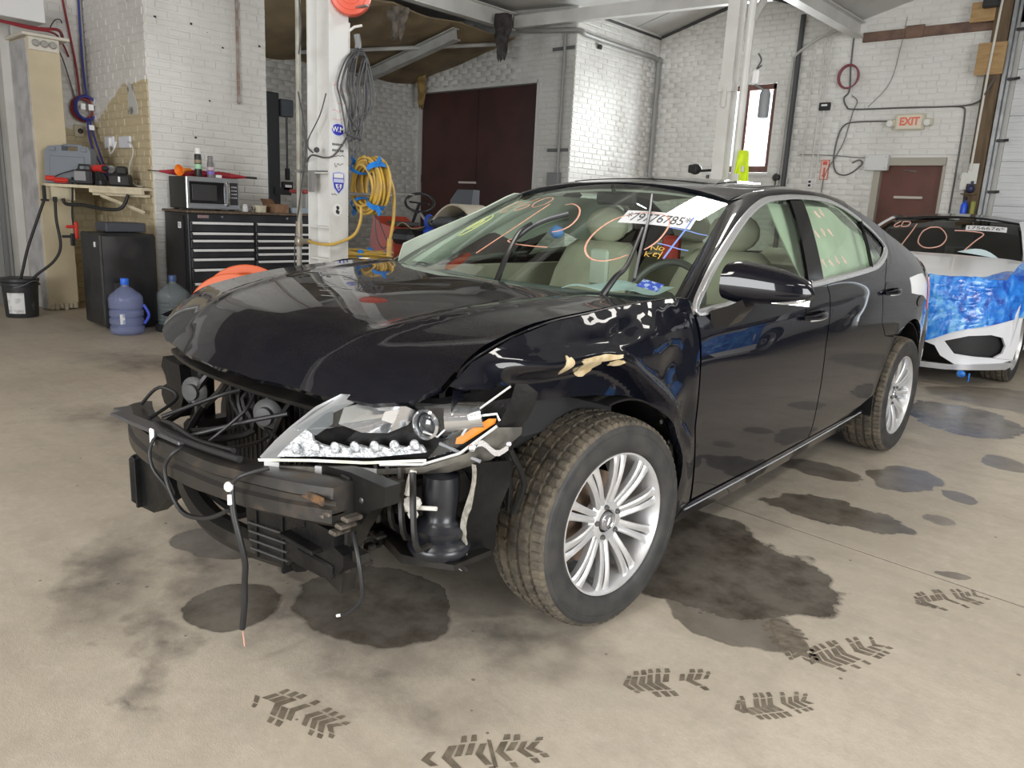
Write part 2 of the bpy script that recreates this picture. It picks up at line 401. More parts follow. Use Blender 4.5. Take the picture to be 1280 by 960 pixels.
    bp = N('ShaderNodeBump'); bp.inputs['Distance'].default_value = .004; L(mth('SUBTRACT', .35, mth('MULTIPLY', wet, .25)), bp.inputs['Strength']); L(hgt, bp.inputs['Height']); L(bp.outputs[0], b.inputs['Normal'])
    return m
FM = floor_mat()
b = B()
X0, X1, Y0, Y1 = -9.2, 8.0, -8.0, 10.2
def slab(poly): b.prism(poly, -.15, 0)
jA = lambda x: 1.243 - .06 * (x - .6)
slab([(X0, Y0), (X1, Y0), (X1, jA(X1) - 0.0065), (X0, jA(X0) - 0.0065)])
slab([(X0, jA(X0) + 0.0065), (X1, jA(X1) + 0.0065), (X1, Y1), (X0, Y1)])
b.box((-.6, 1, -.2), (17.2, 18.2, .04))
floor = struct('floor', b, FM, ang=0); floor['label'] = 'stained beige concrete floor with wet patches and a cut joint'

q = B(); q.prism([(X0, jA(X0) - .01), (X1, jA(X1) - .01), (X1, jA(X1) + .01), (X0, jA(X0) + .01)], -.02, -.004); obj('joint_dirt', q, M('joint_dirt', (.03, .026, .021), .9), floor, 0)
# wet boot prints, each a few chevrons of water lying on the concrete
WET = M('wet_print', (.12, .10, .075), .45, col2=(.22, .185, .14), scale=34, lo=.35, hi=.7)
def bootprint(x, y, ang, ln, seed, smear=0):
    rnd = random.Random(seed); b = B(); T = TR(x, y, .0006, ang)
    def tri(poly, h=.0005): b.prism(poly, 0, h, T)
    def wid(t): return 1.22 * .5 * (.098 + .016 * math.sin((t - .05) * 5.2)) * (1 if .06 < t < .95 else .72)
    n = 11
    for i in range(n):
        t = (i + .5) / n; cx = (t - .5) * ln; w_ = wid(t) * ln / .28; th = ln / n * .78
        if .50 < t < .66:
            if rnd.random() < .6: tri([(cx - th * .3, -w_ * .8), (cx + th * .2, -w_ * .8), (cx + th * .25, w_ * .7), (cx - th * .2, w_ * .75)])
            continue
        for s in (-1, 1):
            if rnd.random() < .12: continue
            e = rnd.uniform(.5, .62); k = rnd.uniform(.8, 1.15) * th
            tri([(cx - k * .9, 0), (cx + k * .1, 0), (cx + k * 1.0, s * w_ * e), (cx + k * .1, s * w_ * e)])
            if rnd.random() < .85: tri([(cx + k * .4, s * w_ * (e + .1)), (cx + k * 1.3, s * w_ * (e + .1)), (cx + k * 1.5, s * w_), (cx + k * .8, s * w_)])
    if smear:
        tri([(.02 + .05 * math.cos(a) * (1 + .3 * rnd.random()), -.0 + .045 * math.sin(a) * (1 + .3 * rnd.random())) for a in [k * PI / 6 for k in range(12)]], .0002)
    obj('boot_print', b, WET, floor, ang=0)
for i, (x0, y0, x1, y1, sm) in enumerate([(1.115, -.245, 1.275, -.03, 0), (1.385, -.115, 1.51, .075, 0), (1.25, .43, 1.43, .25, 1), (1.445, .25, 1.55, .53, 0), (1.555, .90, 1.70, 1.15, 0), (.47, -.985, .73, -.91, 0), (.955, -.835, 1.12, -.60, 0)]):
    bootprint((x0 + x1) / 2, (y0 + y1) / 2, math.atan2(y1 - y0, x1 - x0), math.hypot(x1 - x0, y1 - y0) * .97, 40 + i, sm)

# ---------------------------------------------------------------- brick walls
brick_wall('wall_pier_front', (-5.75, 1.486, 0), (0, 1, 0), (1, 0, 0), 1.244, 4.4, [], BR, label='white painted brick pier behind the tool chest')
brick_wall('wall_pier_side', (-7.28, 1.48, 0), (1, 0, 0), (0, -1, 0), 1.524, 4.4, [], BRN, label='brick pier side painted tan below and white above')
brick_wall('wall_alcove', (-7.28, .80, 0), (0, 1, 0), (1, 0, 0), .68, 4.4, [], BRN, slab=.10)
brick_wall('wall_back', (-8.54, 2.75, 0), (0, 1, 0), (1, 0, 0), 4.4, 4.4, [], BRG, nparts=150)
brick_wall('wall_door', (-8.54, 7.15, 0), (1, 0, 0), (0, -1, 0), 3.444, 4.4, [(.12, 0, 2.79, 3.09)], BRG, nparts=220)
brick_wall('wall_window_side', (-5.09, 7.156, 0), (0, 1, 0), (1, 0, 0), 2.144, 4.4, [], BR, nparts=300)
brick_wall('wall_exit', (-5.09, 9.3, 0), (1, 0, 0), (0, -1, 0), 4.66, 4.8, [(1.12, 1.97, 2.02, 3.22), (3.53, 0, 4.40, 2.17)], BR, nparts=300)
b = B(); b.box((-6.5, 2.66, 2.2), (1.36, .12, 4.4)); struct('wall_pier_far_side', b, BRG)
# hidden sides of the room
b = B(); b.box((-7.62, -3.4, 2.2), (.2, 8.2, 4.4)); struct('wall_left', b, PLAIN)
b = B(); b.box((-7.6, .735, 2.2), (.62, .08, 4.4)); struct('wall_left_return', b, PLAIN)
b = B(); b.box((-4.1, -7.55, 2.4), (7.2, .2, 4.8)); b.box((5.8, -7.55, 2.4), (4.0, .2, 4.8)); b.box((1.6, -7.55, 4.3), (5.2, .2, 1.0)); struct('wall_front', b, PLAIN)
b = B(); b.box((7.6, -4.9, 2.4), (.2, 5.2, 4.8)); b.box((7.6, 5.3, 2.4), (.2, 9.0, 4.8)); b.box((7.6, -.7, 4.3), (.2, 3.6, 1.0)); struct('wall_right', b, M('right_wall_paint', (.20, .21, .23), .7, col2=(.13, .135, .15), scale=1))
b = B(); b.box((-.27, 9.38, 2.2), (.34, .12, 4.4)); b.box((1.6, 9.42, 4.3), (3.6, .2, 1.2)); b.box((5.6, 9.42, 2.4), (4.4, .2, 4.8)); struct('wall_rear', b, BRG)

# ---------------------------------------------------------------- ceiling: sawtooth roof of white panels, brown insulated bay at the left
PROF = [(-8.7, 4.10), (-6.25, 4.12), (-5.09, 4.05), (-3.5, 4.46), (-2.0, 3.92), (1.0, 4.75), (4.2, 4.0), (7.7, 4.8)]
def zc(x):
    for (a, za), (c, zb_) in zip(PROF, PROF[1:]):
        if a <= x <= c: return za + (zb_ - za) * (x - a) / (c - a)
    return 4.0
WP = M('white_roof_panel', (.60, .60, .58), .65, col2=(.52, .51, .48), scale=1.5)
def roof_deck(y0, y1):
    b = B()
    for (a, za), (c, z2) in list(zip(PROF, PROF[1:])):
        b.add([(a, y0, za), (c, y0, z2), (c, y1, z2), (a, y1, za), (a, y0, za + .1), (c, y0, z2 + .1), (c, y1, z2 + .1), (a, y1, za + .1)],
              [(0, 1, 2, 3), (7, 6, 5, 4), (0, 4, 5, 1), (2, 6, 7, 3), (1, 5, 6, 2), (3, 7, 4, 0)])
    return b
struct('unseen_ceiling_front_bay', roof_deck(-7.6, 2.6), M('dark_roof_deck', (.13, .105, .08), .8, col2=(.07, .055, .045), scale=2), ang=0)  # unseen bay, darkened so the hood mirrors a dark ceiling
b = roof_deck(2.6, 9.5)
ceil = struct('ceiling', b, WP, ang=0)
SEAM = M('panel_seam', (.46, .455, .43), .6)
for y in (7.9, 8.6):
    for (a, za), (c, z2) in list(zip(PROF, PROF[1:]))[2:4]:
        q = B(); q.tube([(a, y, za - .004), (c, y, z2 - .004)], .008, 6); obj('panel_seam', q, SEAM, ceil)
q = B(); q.tube([(-5.09, 7.2, 4.0), (-5.09, 9.28, 4.0)], .022, 6); q.tube([(-5.06, 9.28, 4.02), (-3.5, 9.28, 4.44), (-2.02, 9.28, 3.9)], .022, 6); obj('edge_angle', q, M('dark_edge', (.05, .05, .05), .6), ceil)
INS = M('stained_insulation', (.25, .185, .10), .85, col2=(.11, .08, .05), scale=1.6, detail=7, lo=.35, hi=.7, bump=.5, bscale=9)
b = B()
def sag(u, v):
    x = -8.7 + 2.45 * u; y = 2.5 + 4.65 * v
    return (x, y, 3.24 + .212 * (x + 8.7) - .05 * abs(math.sin(y * 2.6)) - .05 * noise.noise((x * 1.6, y * 1.6, 3)))
b.grid(26, 46, sag); b.thick(.02); struct('ceiling_left_bay', b, INS)
# rafters of the left bay and roof beams (each a beam of its own)
STEELW = M('white_painted_steel', (.66, .655, .63), .42, col2=(.58, .57, .54), scale=3, bump=.08, bscale=25)
STEELG = M('grey_painted_steel', (.36, .36, .34), .5, col2=(.28, .27, .25), scale=4)
def ibeam(p0, p1, h, wf, t=.014, up=(0, 0, 1)):
    p0, p1 = Vector(p0), Vector(p1); d = (p1 - p0).normalized(); up = Vector(up); s = d.cross(up).normalized(); u = s.cross(d).normalized()
    prof = [(-wf / 2, -h / 2), (wf / 2, -h / 2), (wf / 2, -h / 2 + t), (t / 2, -h / 2 + t), (t / 2, h / 2 - t), (wf / 2, h / 2 - t), (wf / 2, h / 2), (-wf / 2, h / 2), (-wf / 2, h / 2 - t), (-t / 2, h / 2 - t), (-t / 2, -h / 2 + t), (-wf / 2, -h / 2 + t)]
    return B().rings([[p + s * a + u * c for a, c in prof] for p in (p0, p1)])
def boxbeam(p0, p1, h, w_):
    p0, p1 = Vector(p0), Vector(p1); d = (p1 - p0).normalized(); s = d.cross(Vector((0, 0, 1))).normalized(); u = s.cross(d)
    return B().rings([[p + s * a + u * c for a, c in ((-w_ / 2, -h / 2), (w_ / 2, -h / 2), (w_ / 2, h / 2), (-w_ / 2, h / 2))] for p in (p0, p1)])
o = obj('roof_rafter', ibeam((-8.5, 5.95, 3.13), (-6.25, 5.95, 3.58), .16, .12), STEELG); tag(o, 'grey steel rafter under the brown insulation of the left bay', 'beam')
o = obj('roof_beam', ibeam((-6.2, 2.8, 3.93), (-6.2, 7.02, 3.93), .24, .14), STEELW); tag(o, 'white steel beam edging the brown insulated bay', 'beam')
o = obj('roof_beam', boxbeam((-6.13, 7.02, 3.92), (-2.2, 7.02, 3.80), .16, .10), STEELW); tag(o, 'white horizontal beam running from the bay edge towards the far post', 'beam')
o = obj('roof_beam', ibeam((-2.0, -7.4, 3.80), (-2.0, 9.28, 3.80), .19, .14), STEELW); tag(o, 'white roof beam from the far post into the exit wall', 'beam')
o = obj('roof_tie', ibeam((-7.6, 4.4, 3.62), (-5.6, 3.4, 3.72), .14, .10), M('dark_red_steel', (.10, .035, .03), .55)); tag(o, 'dark red steel beam at the top of the insulated bay', 'beam')
b = B(); b.tube([(-8.1, 4.6, 3.28), (-6.3, 6.9, 3.62)], .028, 8); o = obj('roof_pipe', b, STEELG); tag(o, 'thin grey pipe slung below the brown insulation', 'pipe')
def rag(name, label, x, y, z0, z1, w_, mat, seed):
    b = B(); rnd = random.Random(seed)
    def fn(u, v):
        a = u * 2 * PI; r = w_ * (1 - .55 * v ** 1.5) * (.75 + .5 * noise.noise((math.cos(a) * 1.7, math.sin(a) * 1.7, v * 3 + seed)))
        return (x + r * math.cos(a), y + r * .6 * math.sin(a), z0 + (z1 - z0) * v * (1 + .25 * noise.noise((math.cos(a) * 2, math.sin(a) * 2, seed))))
    b.grid(28, 14, fn); tag(obj(name, b, mat), label, 'insulation')
rag('torn_insulation', 'ragged grey brown clump of insulation hanging from the roof', -6.36, 5.0, 3.72, 3.36, .22, M('ragged_insulation', (.16, .135, .11), .9, col2=(.05, .04, .03), scale=9, bump=.8, bscale=25), 3)
rag('hanging_cloth', 'dark torn cloth hanging below the beam corner', -6.0, 6.6, 3.93, 3.36, .19, M('dark_rag', (.055, .05, .048), .9, col2=(.025, .02, .02), scale=14, bump=.8, bscale=30), 8)
rag('foam_drip', 'yellow brown strip of insulation drooping over the brown door', -8.15, 6.98, 3.38, 2.84, .12, M('yellow_foam', (.26, .18, .06), .9, col2=(.14, .09, .03), scale=10), 5)
# ============================================================ BLACK SEDAN: body surfaces (front axle at y=0, nose towards -y, metres)
def interp(xs,ys,x):
    # monotone cubic (Fritsch-Carlson) interpolation
    n=len(xs)
    if x<=xs[0]: return ys[0]+(ys[1]-ys[0])/(xs[1]-xs[0])*(x-xs[0])
    if x>=xs[-1]: return ys[-1]+(ys[-1]-ys[-2])/(xs[-1]-xs[-2])*(x-xs[-1])
    k=0
    while x>xs[k+1]: k+=1
    def sl(i): return (ys[i+1]-ys[i])/(xs[i+1]-xs[i])
    def tan(i):
        if i==0: return sl(0)
        if i==n-1: return sl(n-2)
        a,b=sl(i-1),sl(i)
        return 0.0 if a*b<=0 else 2*a*b/(a+b)
    h=xs[k+1]-xs[k]; t=(x-xs[k])/h
    m0,m1=tan(k)*h,tan(k+1)*h
    return (2*t**3-3*t*t+1)*ys[k]+(t**3-2*t*t+t)*m0+(-2*t**3+3*t*t)*ys[k+1]+(t**3-t*t)*m1
def sstep(a,b,x):
    t=min(1,max(0,(x-a)/(b-a))); return t*t*(3-2*t)
PY=[-1.0,-.9,-.8,-.65,-.5,-.3,0,.3,1.3,2.3,2.8,3.0,3.2,3.4,3.6,3.8,3.92]
PX=[.60,.74,.83,.905,.945,.975,.99,.997,1,.997,.99,.977,.945,.895,.83,.74,.64]
SZ=[-.85,-.78,-.68,-.55,-.4,-.28,-.18,-.1,-.04,0,.1,.2,.3,.38,.46]
SX=[.79,.84,.880,.898,.909,.912,.910,.903,.888,.868,.812,.750,.680,.612,.52]
def zbelt(y): return interp([-1,0,.42,.61,1.26,1.52,2.05,2.4,3.2,3.9],[.80,.93,.965,.975,1.005,1.02,1.05,1.06,1.04,.98],y)
def side(y,z):
    zb=zbelt(y); d=z-zb
    x=interp(SZ,SX,d)*interp(PY,PX,y)
    if d>0:
        x-=.07*sstep(2.0,3.3,y)*min(d/.25,1)
    for wy in (0.0,2.80):
        r=math.hypot(y-wy,z-.34)
        x+=.012*math.exp(-((r-.37)/.06)**2)*(1 if z<.8 else max(0,1-(z-.8)/.1))
    return x
def yhood(x): return -.83+.30*x*x
HV=[-.12,-.03,0,.05,.1,.2,.35,.5,.7,1.0,1.25]; HZ=[.66,.745,.775,.828,.863,.908,.943,.967,.985,1.0,.995]
def hood(x,y):
    v=y-yhood(x); a=abs(x)
    z=interp(HV,HZ,v)-(.022 if x>0 else -.004)*(a/.72)**2+(.016*sstep(.02,.2,v) if x<0 else .016*sstep(.02,.2,v)*(1-sstep(0,.5,x)))
    xc=.36+.22*min(1,max(0,v))
    z+=.007*math.exp(-((a-xc)/.035)**2)*sstep(0,.25,v)*(1-sstep(.9,1.15,v))
    return z
def wind(x,y):
    t=(y-.2-.5*x*x)/.95
    return .985+.5*t-.08*t*t
RY=[1.0,1.12,1.3,1.6,1.9,2.2,2.45,2.6]; RZ=[1.372,1.404,1.433,1.456,1.461,1.447,1.412,1.38]
def roof(x,y):
    a=abs(x)/.58
    return interp(RY,RZ,y-.25*x*x*(1 if y<1.6 else 0)*(1-sstep(1.0,1.6,y)))-.032*a*a-.014*a**6
def rearw(x,y):
    t=(y-2.42+.45*x*x)/.85
    return 1.41-.22*t-.12*t*t-.05*(x/.6)**2
def trunk(x,y):
    return interp([3.0,3.25,3.5,3.75,3.86,3.95],[1.09,1.075,1.065,1.05,1.02,.93],y+.18*x*x)-.05*(x/.75)**2
def ylamp(x): return -.86+.72*(x-.36)
# ---------------------------------------------------------------- car materials
def carpaint():
    m, nt, b, N, L = nodes('black_car_paint')
    b.inputs['Base Color'].default_value = (.004, .0045, .008, 1); b.inputs['Roughness'].default_value = .3; b.inputs['Specular IOR Level'].default_value = .05
    b.inputs['Coat Weight'].default_value = 1.0; b.inputs['Coat Roughness'].default_value = .015; b.inputs['Coat IOR'].default_value = 1.48
    tc = N('ShaderNodeTexCoord'); g = N('ShaderNodeNewGeometry')
    n = N('ShaderNodeTexNoise'); n.inputs['Scale'].default_value = 420; n.inputs['Detail'].default_value = 4; L(tc.outputs['Object'], n.inputs['Vector'])
    n2 = N('ShaderNodeTexNoise'); n2.inputs['Scale'].default_value = 3.2; n2.inputs['Detail'].default_value = 5; L(tc.outputs['Object'], n2.inputs['Vector'])
    # dust that has settled on upward faces
    s = N('ShaderNodeSeparateXYZ'); L(g.outputs['Normal'], s.inputs[0])
    up = N('ShaderNodeMapRange'); up.inputs[1].default_value = .45; up.inputs[2].default_value = 1.0; L(s.outputs[2], up.inputs[0])
    a = N('ShaderNodeMapRange'); a.inputs[1].default_value = .30; a.inputs[2].default_value = .85; L(n.outputs[0], a.inputs[0])
    a2 = N('ShaderNodeMapRange'); a2.inputs[1].default_value = .35; a2.inputs[2].default_value = .65; a2.inputs[3].default_value = .25; a2.inputs[4].default_value = 1; L(n2.outputs[0], a2.inputs[0])
    m1 = N('ShaderNodeMath'); m1.operation = 'MULTIPLY'; L(up.outputs[0], m1.inputs[0]); L(a.outputs[0], m1.inputs[1])
    m2 = N('ShaderNodeMath'); m2.operation = 'MULTIPLY'; L(m1.outputs[0], m2.inputs[0]); L(a2.outputs[0], m2.inputs[1])
    m3 = N('ShaderNodeMath'); m3.operation = 'MULTIPLY'; L(m2.outputs[0], m3.inputs[0]); m3.inputs[1].default_value = .055
    d = N('ShaderNodeBsdfDiffuse'); d.inputs[0].default_value = (.40, .37, .32, 1)
    mix = N('ShaderNodeMixShader'); L(m3.outputs[0], mix.inputs[0]); L(b.outputs[0], mix.inputs[1]); L(d.outputs[0], mix.inputs[2])
    out = [q for q in nt.nodes if q.type == 'OUTPUT_MATERIAL'][0]; L(mix.outputs[0], out.inputs[0])
    return m
PAINT = carpaint()
BLK = M('black_plastic', (.006, .006, .0066), .4, col2=(.013, .0125, .012), scale=12, bump=.15, bscale=80, spec=.22)
BLKG = M('gloss_black', (.006, .006, .007), .08)
BLKD = M('dirty_black_metal', (.0065, .0062, .006), .42, spec=.4, col2=(.032, .026, .02), scale=7, detail=7, lo=.48, hi=.75, rvar=.2)
RUB = M('black_rubber', (.014, .014, .014), .6)
CHROME = M('chrome', (.82, .83, .85), .07, 1)
SATIN = M('satin_chrome_trim', (.80, .81, .83), .22, .8)
GLASS = glass('car_glass', (.84, .93, .87), 0, 1.5)
GLASS2 = glass('door_glass', (.78, .87, .78), 0, 1.5)
CLEAR = glass('clear_lens', (.93, .95, .96), .0, 1.45)
PALE = M('airbag_curtain', (.56, .62, .53), .8, col2=(.49, .55, .46), scale=5, bump=.3, bscale=14)
BEIGE = M('beige_leather', (.46, .43, .34), .5, col2=(.40, .37, .29), scale=7, bump=.1, bscale=60)
DASH = M('dash_plastic', (.10, .13, .135), .6, col2=(.14, .17, .17), scale=30)
DARKIN = M('dark_interior', (.02, .02, .02), .8)
car = thing('sedan', 'black four-door sedan with its front bumper missing, headlight broken and fender crumpled', 'car', (0, 1.4, 0))

def pin(p, poly):
    x, y = p; c = False; j = len(poly) - 1
    for i in range(len(poly)):
        xi, yi = poly[i]; xj, yj = poly[j]
        if (yi > y) != (yj > y) and x < (xj - xi) * (y - yi) / (yj - yi) + xi: c = not c
        j = i
    return c
def sdist(p, a, b):
    ax, ay = a; bx, by = b; dx, dy = bx - ax, by - ay; L2 = dx * dx + dy * dy
    t = 0 if L2 == 0 else max(0, min(1, ((p[0] - ax) * dx + (p[1] - ay) * dy) / L2))
    return math.hypot(p[0] - ax - t * dx, p[1] - ay - t * dy)
def panel(name, out, fn, mat, parent, step=.04, thick=.018, nsign=1, normals=True, label=None):
    """sheet-metal panel: 2-D outline filled with a grid and lifted onto the surface fn(a,b), edges turned in by 'thick'"""
    o2 = []
    for i in range(len(out)):
        a, b_ = out[i], out[(i + 1) % len(out)]; d = math.hypot(b_[0] - a[0], b_[1] - a[1]); n = max(1, int(d / (step * .8)))
        for k in range(n): o2.append((a[0] + (b_[0] - a[0]) * k / n, a[1] + (b_[1] - a[1]) * k / n))
    x0, x1 = min(p[0] for p in o2), max(p[0] for p in o2); y0, y1 = min(p[1] for p in o2), max(p[1] for p in o2)
    ins = []; nx = int((x1 - x0) / step) + 1; ny = int((y1 - y0) / step) + 1
    for i in range(nx + 1):
        for j in range(ny + 1):
            p = (x0 + i * step + (step / 2 if j % 2 else 0), y0 + j * step)
            if pin(p, out) and min(sdist(p, out[k], out[(k + 1) % len(out)]) for k in range(len(out))) > step * .45: ins.append(p)
    n = len(o2); V = [Vector(p) for p in o2 + ins]; E = [(i, (i + 1) % n) for i in range(n)]
    v2, e2, f2, *_ = delaunay_2d_cdt(V, E, [], 1, 1e-5)
    P = [Vector(fn(p.x, p.y)) for p in v2]
    h = .004
    def nrm(p):
        da = Vector(fn(p.x + h, p.y)) - Vector(fn(p.x - h, p.y)); db = Vector(fn(p.x, p.y + h)) - Vector(fn(p.x, p.y - h))
        q = da.cross(db) * nsign; return q.normalized()
    Nn = [nrm(p) for p in v2]
    faces = []
    for f in f2:
        a, b_, c = (P[k] for k in f[:3])
        faces.append(tuple(f) if (b_ - a).cross(c - a).dot(Nn[f[0]]) > 0 else tuple(reversed(f)))
    cnt = {}
    for f in faces:
        for i in range(len(f)):
            e = (f[i], f[(i + 1) % len(f)]); cnt[e] = 1
    bd = [e for e in cnt if (e[1], e[0]) not in cnt]
    base = len(P); idx = {}; vs = list(P); ns = list(Nn)
    def low(k):
        if k not in idx:
            idx[k] = (len(vs), len(vs) + 1); vs.append(P[k].copy()); vs.append(P[k] - Nn[k] * thick); ns.append(Nn[k]); ns.append(Nn[k])
        return idx[k]
    rim = []
    for a, b_ in bd:
        (ta, la), (tb, lb) = low(a), low(b_); rim.append((tb, ta, la, lb))
    me = bpy.data.meshes.new(name); me.from_pydata([tuple(p) for p in vs], [], faces + rim); me.shade_smooth()
    nf = len(faces); q = [0] * len(me.polygons)
    nl = []
    for pi, po in enumerate(me.polygons):
        if pi < nf:
            for vi in po.vertices: nl.append(ns[vi])
        else:
            fn_ = po.normal.copy()
            for vi in po.vertices: nl.append(fn_)
    if normals: me.normals_split_custom_set([tuple(v) for v in nl])
    me.materials.append(mat)
    return obj(name, me, None, parent, label=label)
def sidefn(sg, off=0.0, f=side):
    return lambda y, z: (sg * (f(y, z) + off), y, z)
def loft(name, A, Bp, bulge, mat, parent, n=8, m=40):
    """strip between two 3-D edge lines, bulging along 'bulge'"""
    def res(P):
        P = [Vector(p) for p in P]; d = [0]
        for a, c in zip(P, P[1:]): d.append(d[-1] + (c - a).length)
        out = []
        for i in range(m + 1):
            s = d[-1] * i / m; k = 0
            while k < len(d) - 2 and s > d[k + 1]: k += 1
            t = (s - d[k]) / max(1e-9, d[k + 1] - d[k]); out.append(P[k].lerp(P[k + 1], t))
        return out
    a = res(catmull(A, 6)); c = res(catmull(Bp, 6)); bl = Vector(bulge)
    b = B(); b.grid(n, m, lambda u, v: (lambda i: a[i].lerp(c[i], u) + bl * (4 * u * (1 - u)))(round(v * m)))
    return obj(name, b, mat, parent, 60)
SG = (1, -1)

# ---------------------------------------------------------------- crash damage on the near fender
def dent(y, z):
    k = sstep(-.55, -.35, y) * (1 - sstep(.36, .41, y))
    if k <= 0: return 0
    zc_ = interp([-.6, -.45, -.3, -.12, .0, .1, .2, .4], [.90, .875, .862, .868, .828, .765, .70, .50], y)   # folded edge
    d = -.055 * sstep(.0, .05, zc_ - z) * (1 - sstep(.12, .26, y))
    d += .014 * math.exp(-((z - zc_ - .012) / .018) ** 2)
    d += .009 * math.sin(8 * y + 15 * z) * sstep(-.3, .1, y) * sstep(.42, .6, z) * (1 - sstep(.93, .99, z))
    d += -.026 * math.exp(-((y - .25) / .10) ** 2 - ((z - .80) / .075) ** 2) - .016 * math.exp(-((y - .33) / .05) ** 2 - ((z - .62) / .08) ** 2)
    d += -.020 * math.exp(-((y + .02 - (z - .9) * .7) / .06) ** 2 - ((z - .93) / .03) ** 2)
    d += .006 * noise.noise((y * 6, z * 7, 1.3)) + .0012 * noise.noise((y * 22, z * 25, 4))
    return d * k
def side_d(y, z): return side(y, z) + dent(y, z)

# ---------------------------------------------------------------- outer panels
FRONTCUT = [(.393, .955), (.395, .925), (.408, .573), (.49, .284)]
def arch(cy, cz, ry, rz, a0, a1, n=14):
    return [(cy + ry * math.cos(math.radians(a0 + (a1 - a0) * i / n)), cz + rz * math.sin(math.radians(a0 + (a1 - a0) * i / n))) for i in range(n + 1)]
FENDER = [(.388, 1.005), (.389, .925), (.403, .573), (.482, .262), (.34, .222), (.352, .334)] + arch(-.03, .36, .385, .375, 3, 84, 14) + \
         [(-.09, .748), (-.205, .758), (-.33, .764), (-.43, .785), (-.50, .822), (-.585, .83), (-.624, .844), (-.557, .89), (-.421, .939), (-.259, .972), (-.091, .988), (.113, 1.003), (.30, 1.008)]
DOORF = [(.400, .957), (.402, .925), (.413, .573), (.492, .288), (1.0, .297), (1.548, .313), (1.548, .35), (1.496, .745), (1.519, 1.008), (1.254, 1.002), (.9, .982), (.592, .962)]
DOORR = [(1.527, 1.010), (1.506, .745), (1.558, .35), (1.558, .313), (2.05, .323)] + arch(2.80, .345, .435, .44, 180, 128, 8)[1:] + [(2.52, .80)][:0] + \
        [(2.325, .72), (2.235, .80), (2.205, .93), (2.27, 1.03), (2.385, 1.10), (2.245, 1.075), (2.054, 1.052), (1.8, 1.034)]
QUART = [(2.391, 1.098), (2.277, 1.028), (2.213, .93), (2.243, .80), (2.333, .722)] + arch(2.80, .345, .425, .43, 122, 8, 18) + \
        [(3.62, .42), (3.66, .70), (3.70, .90), (3.66, 1.0), (3.45, 1.035), (3.3, 1.055), (3.1, 1.105), (2.8, 1.205), (2.5, 1.305), (2.2, 1.368), (2.03, 1.385), (2.16, 1.347), (2.37, 1.264), (2.487, 1.180), (2.425, 1.126)]
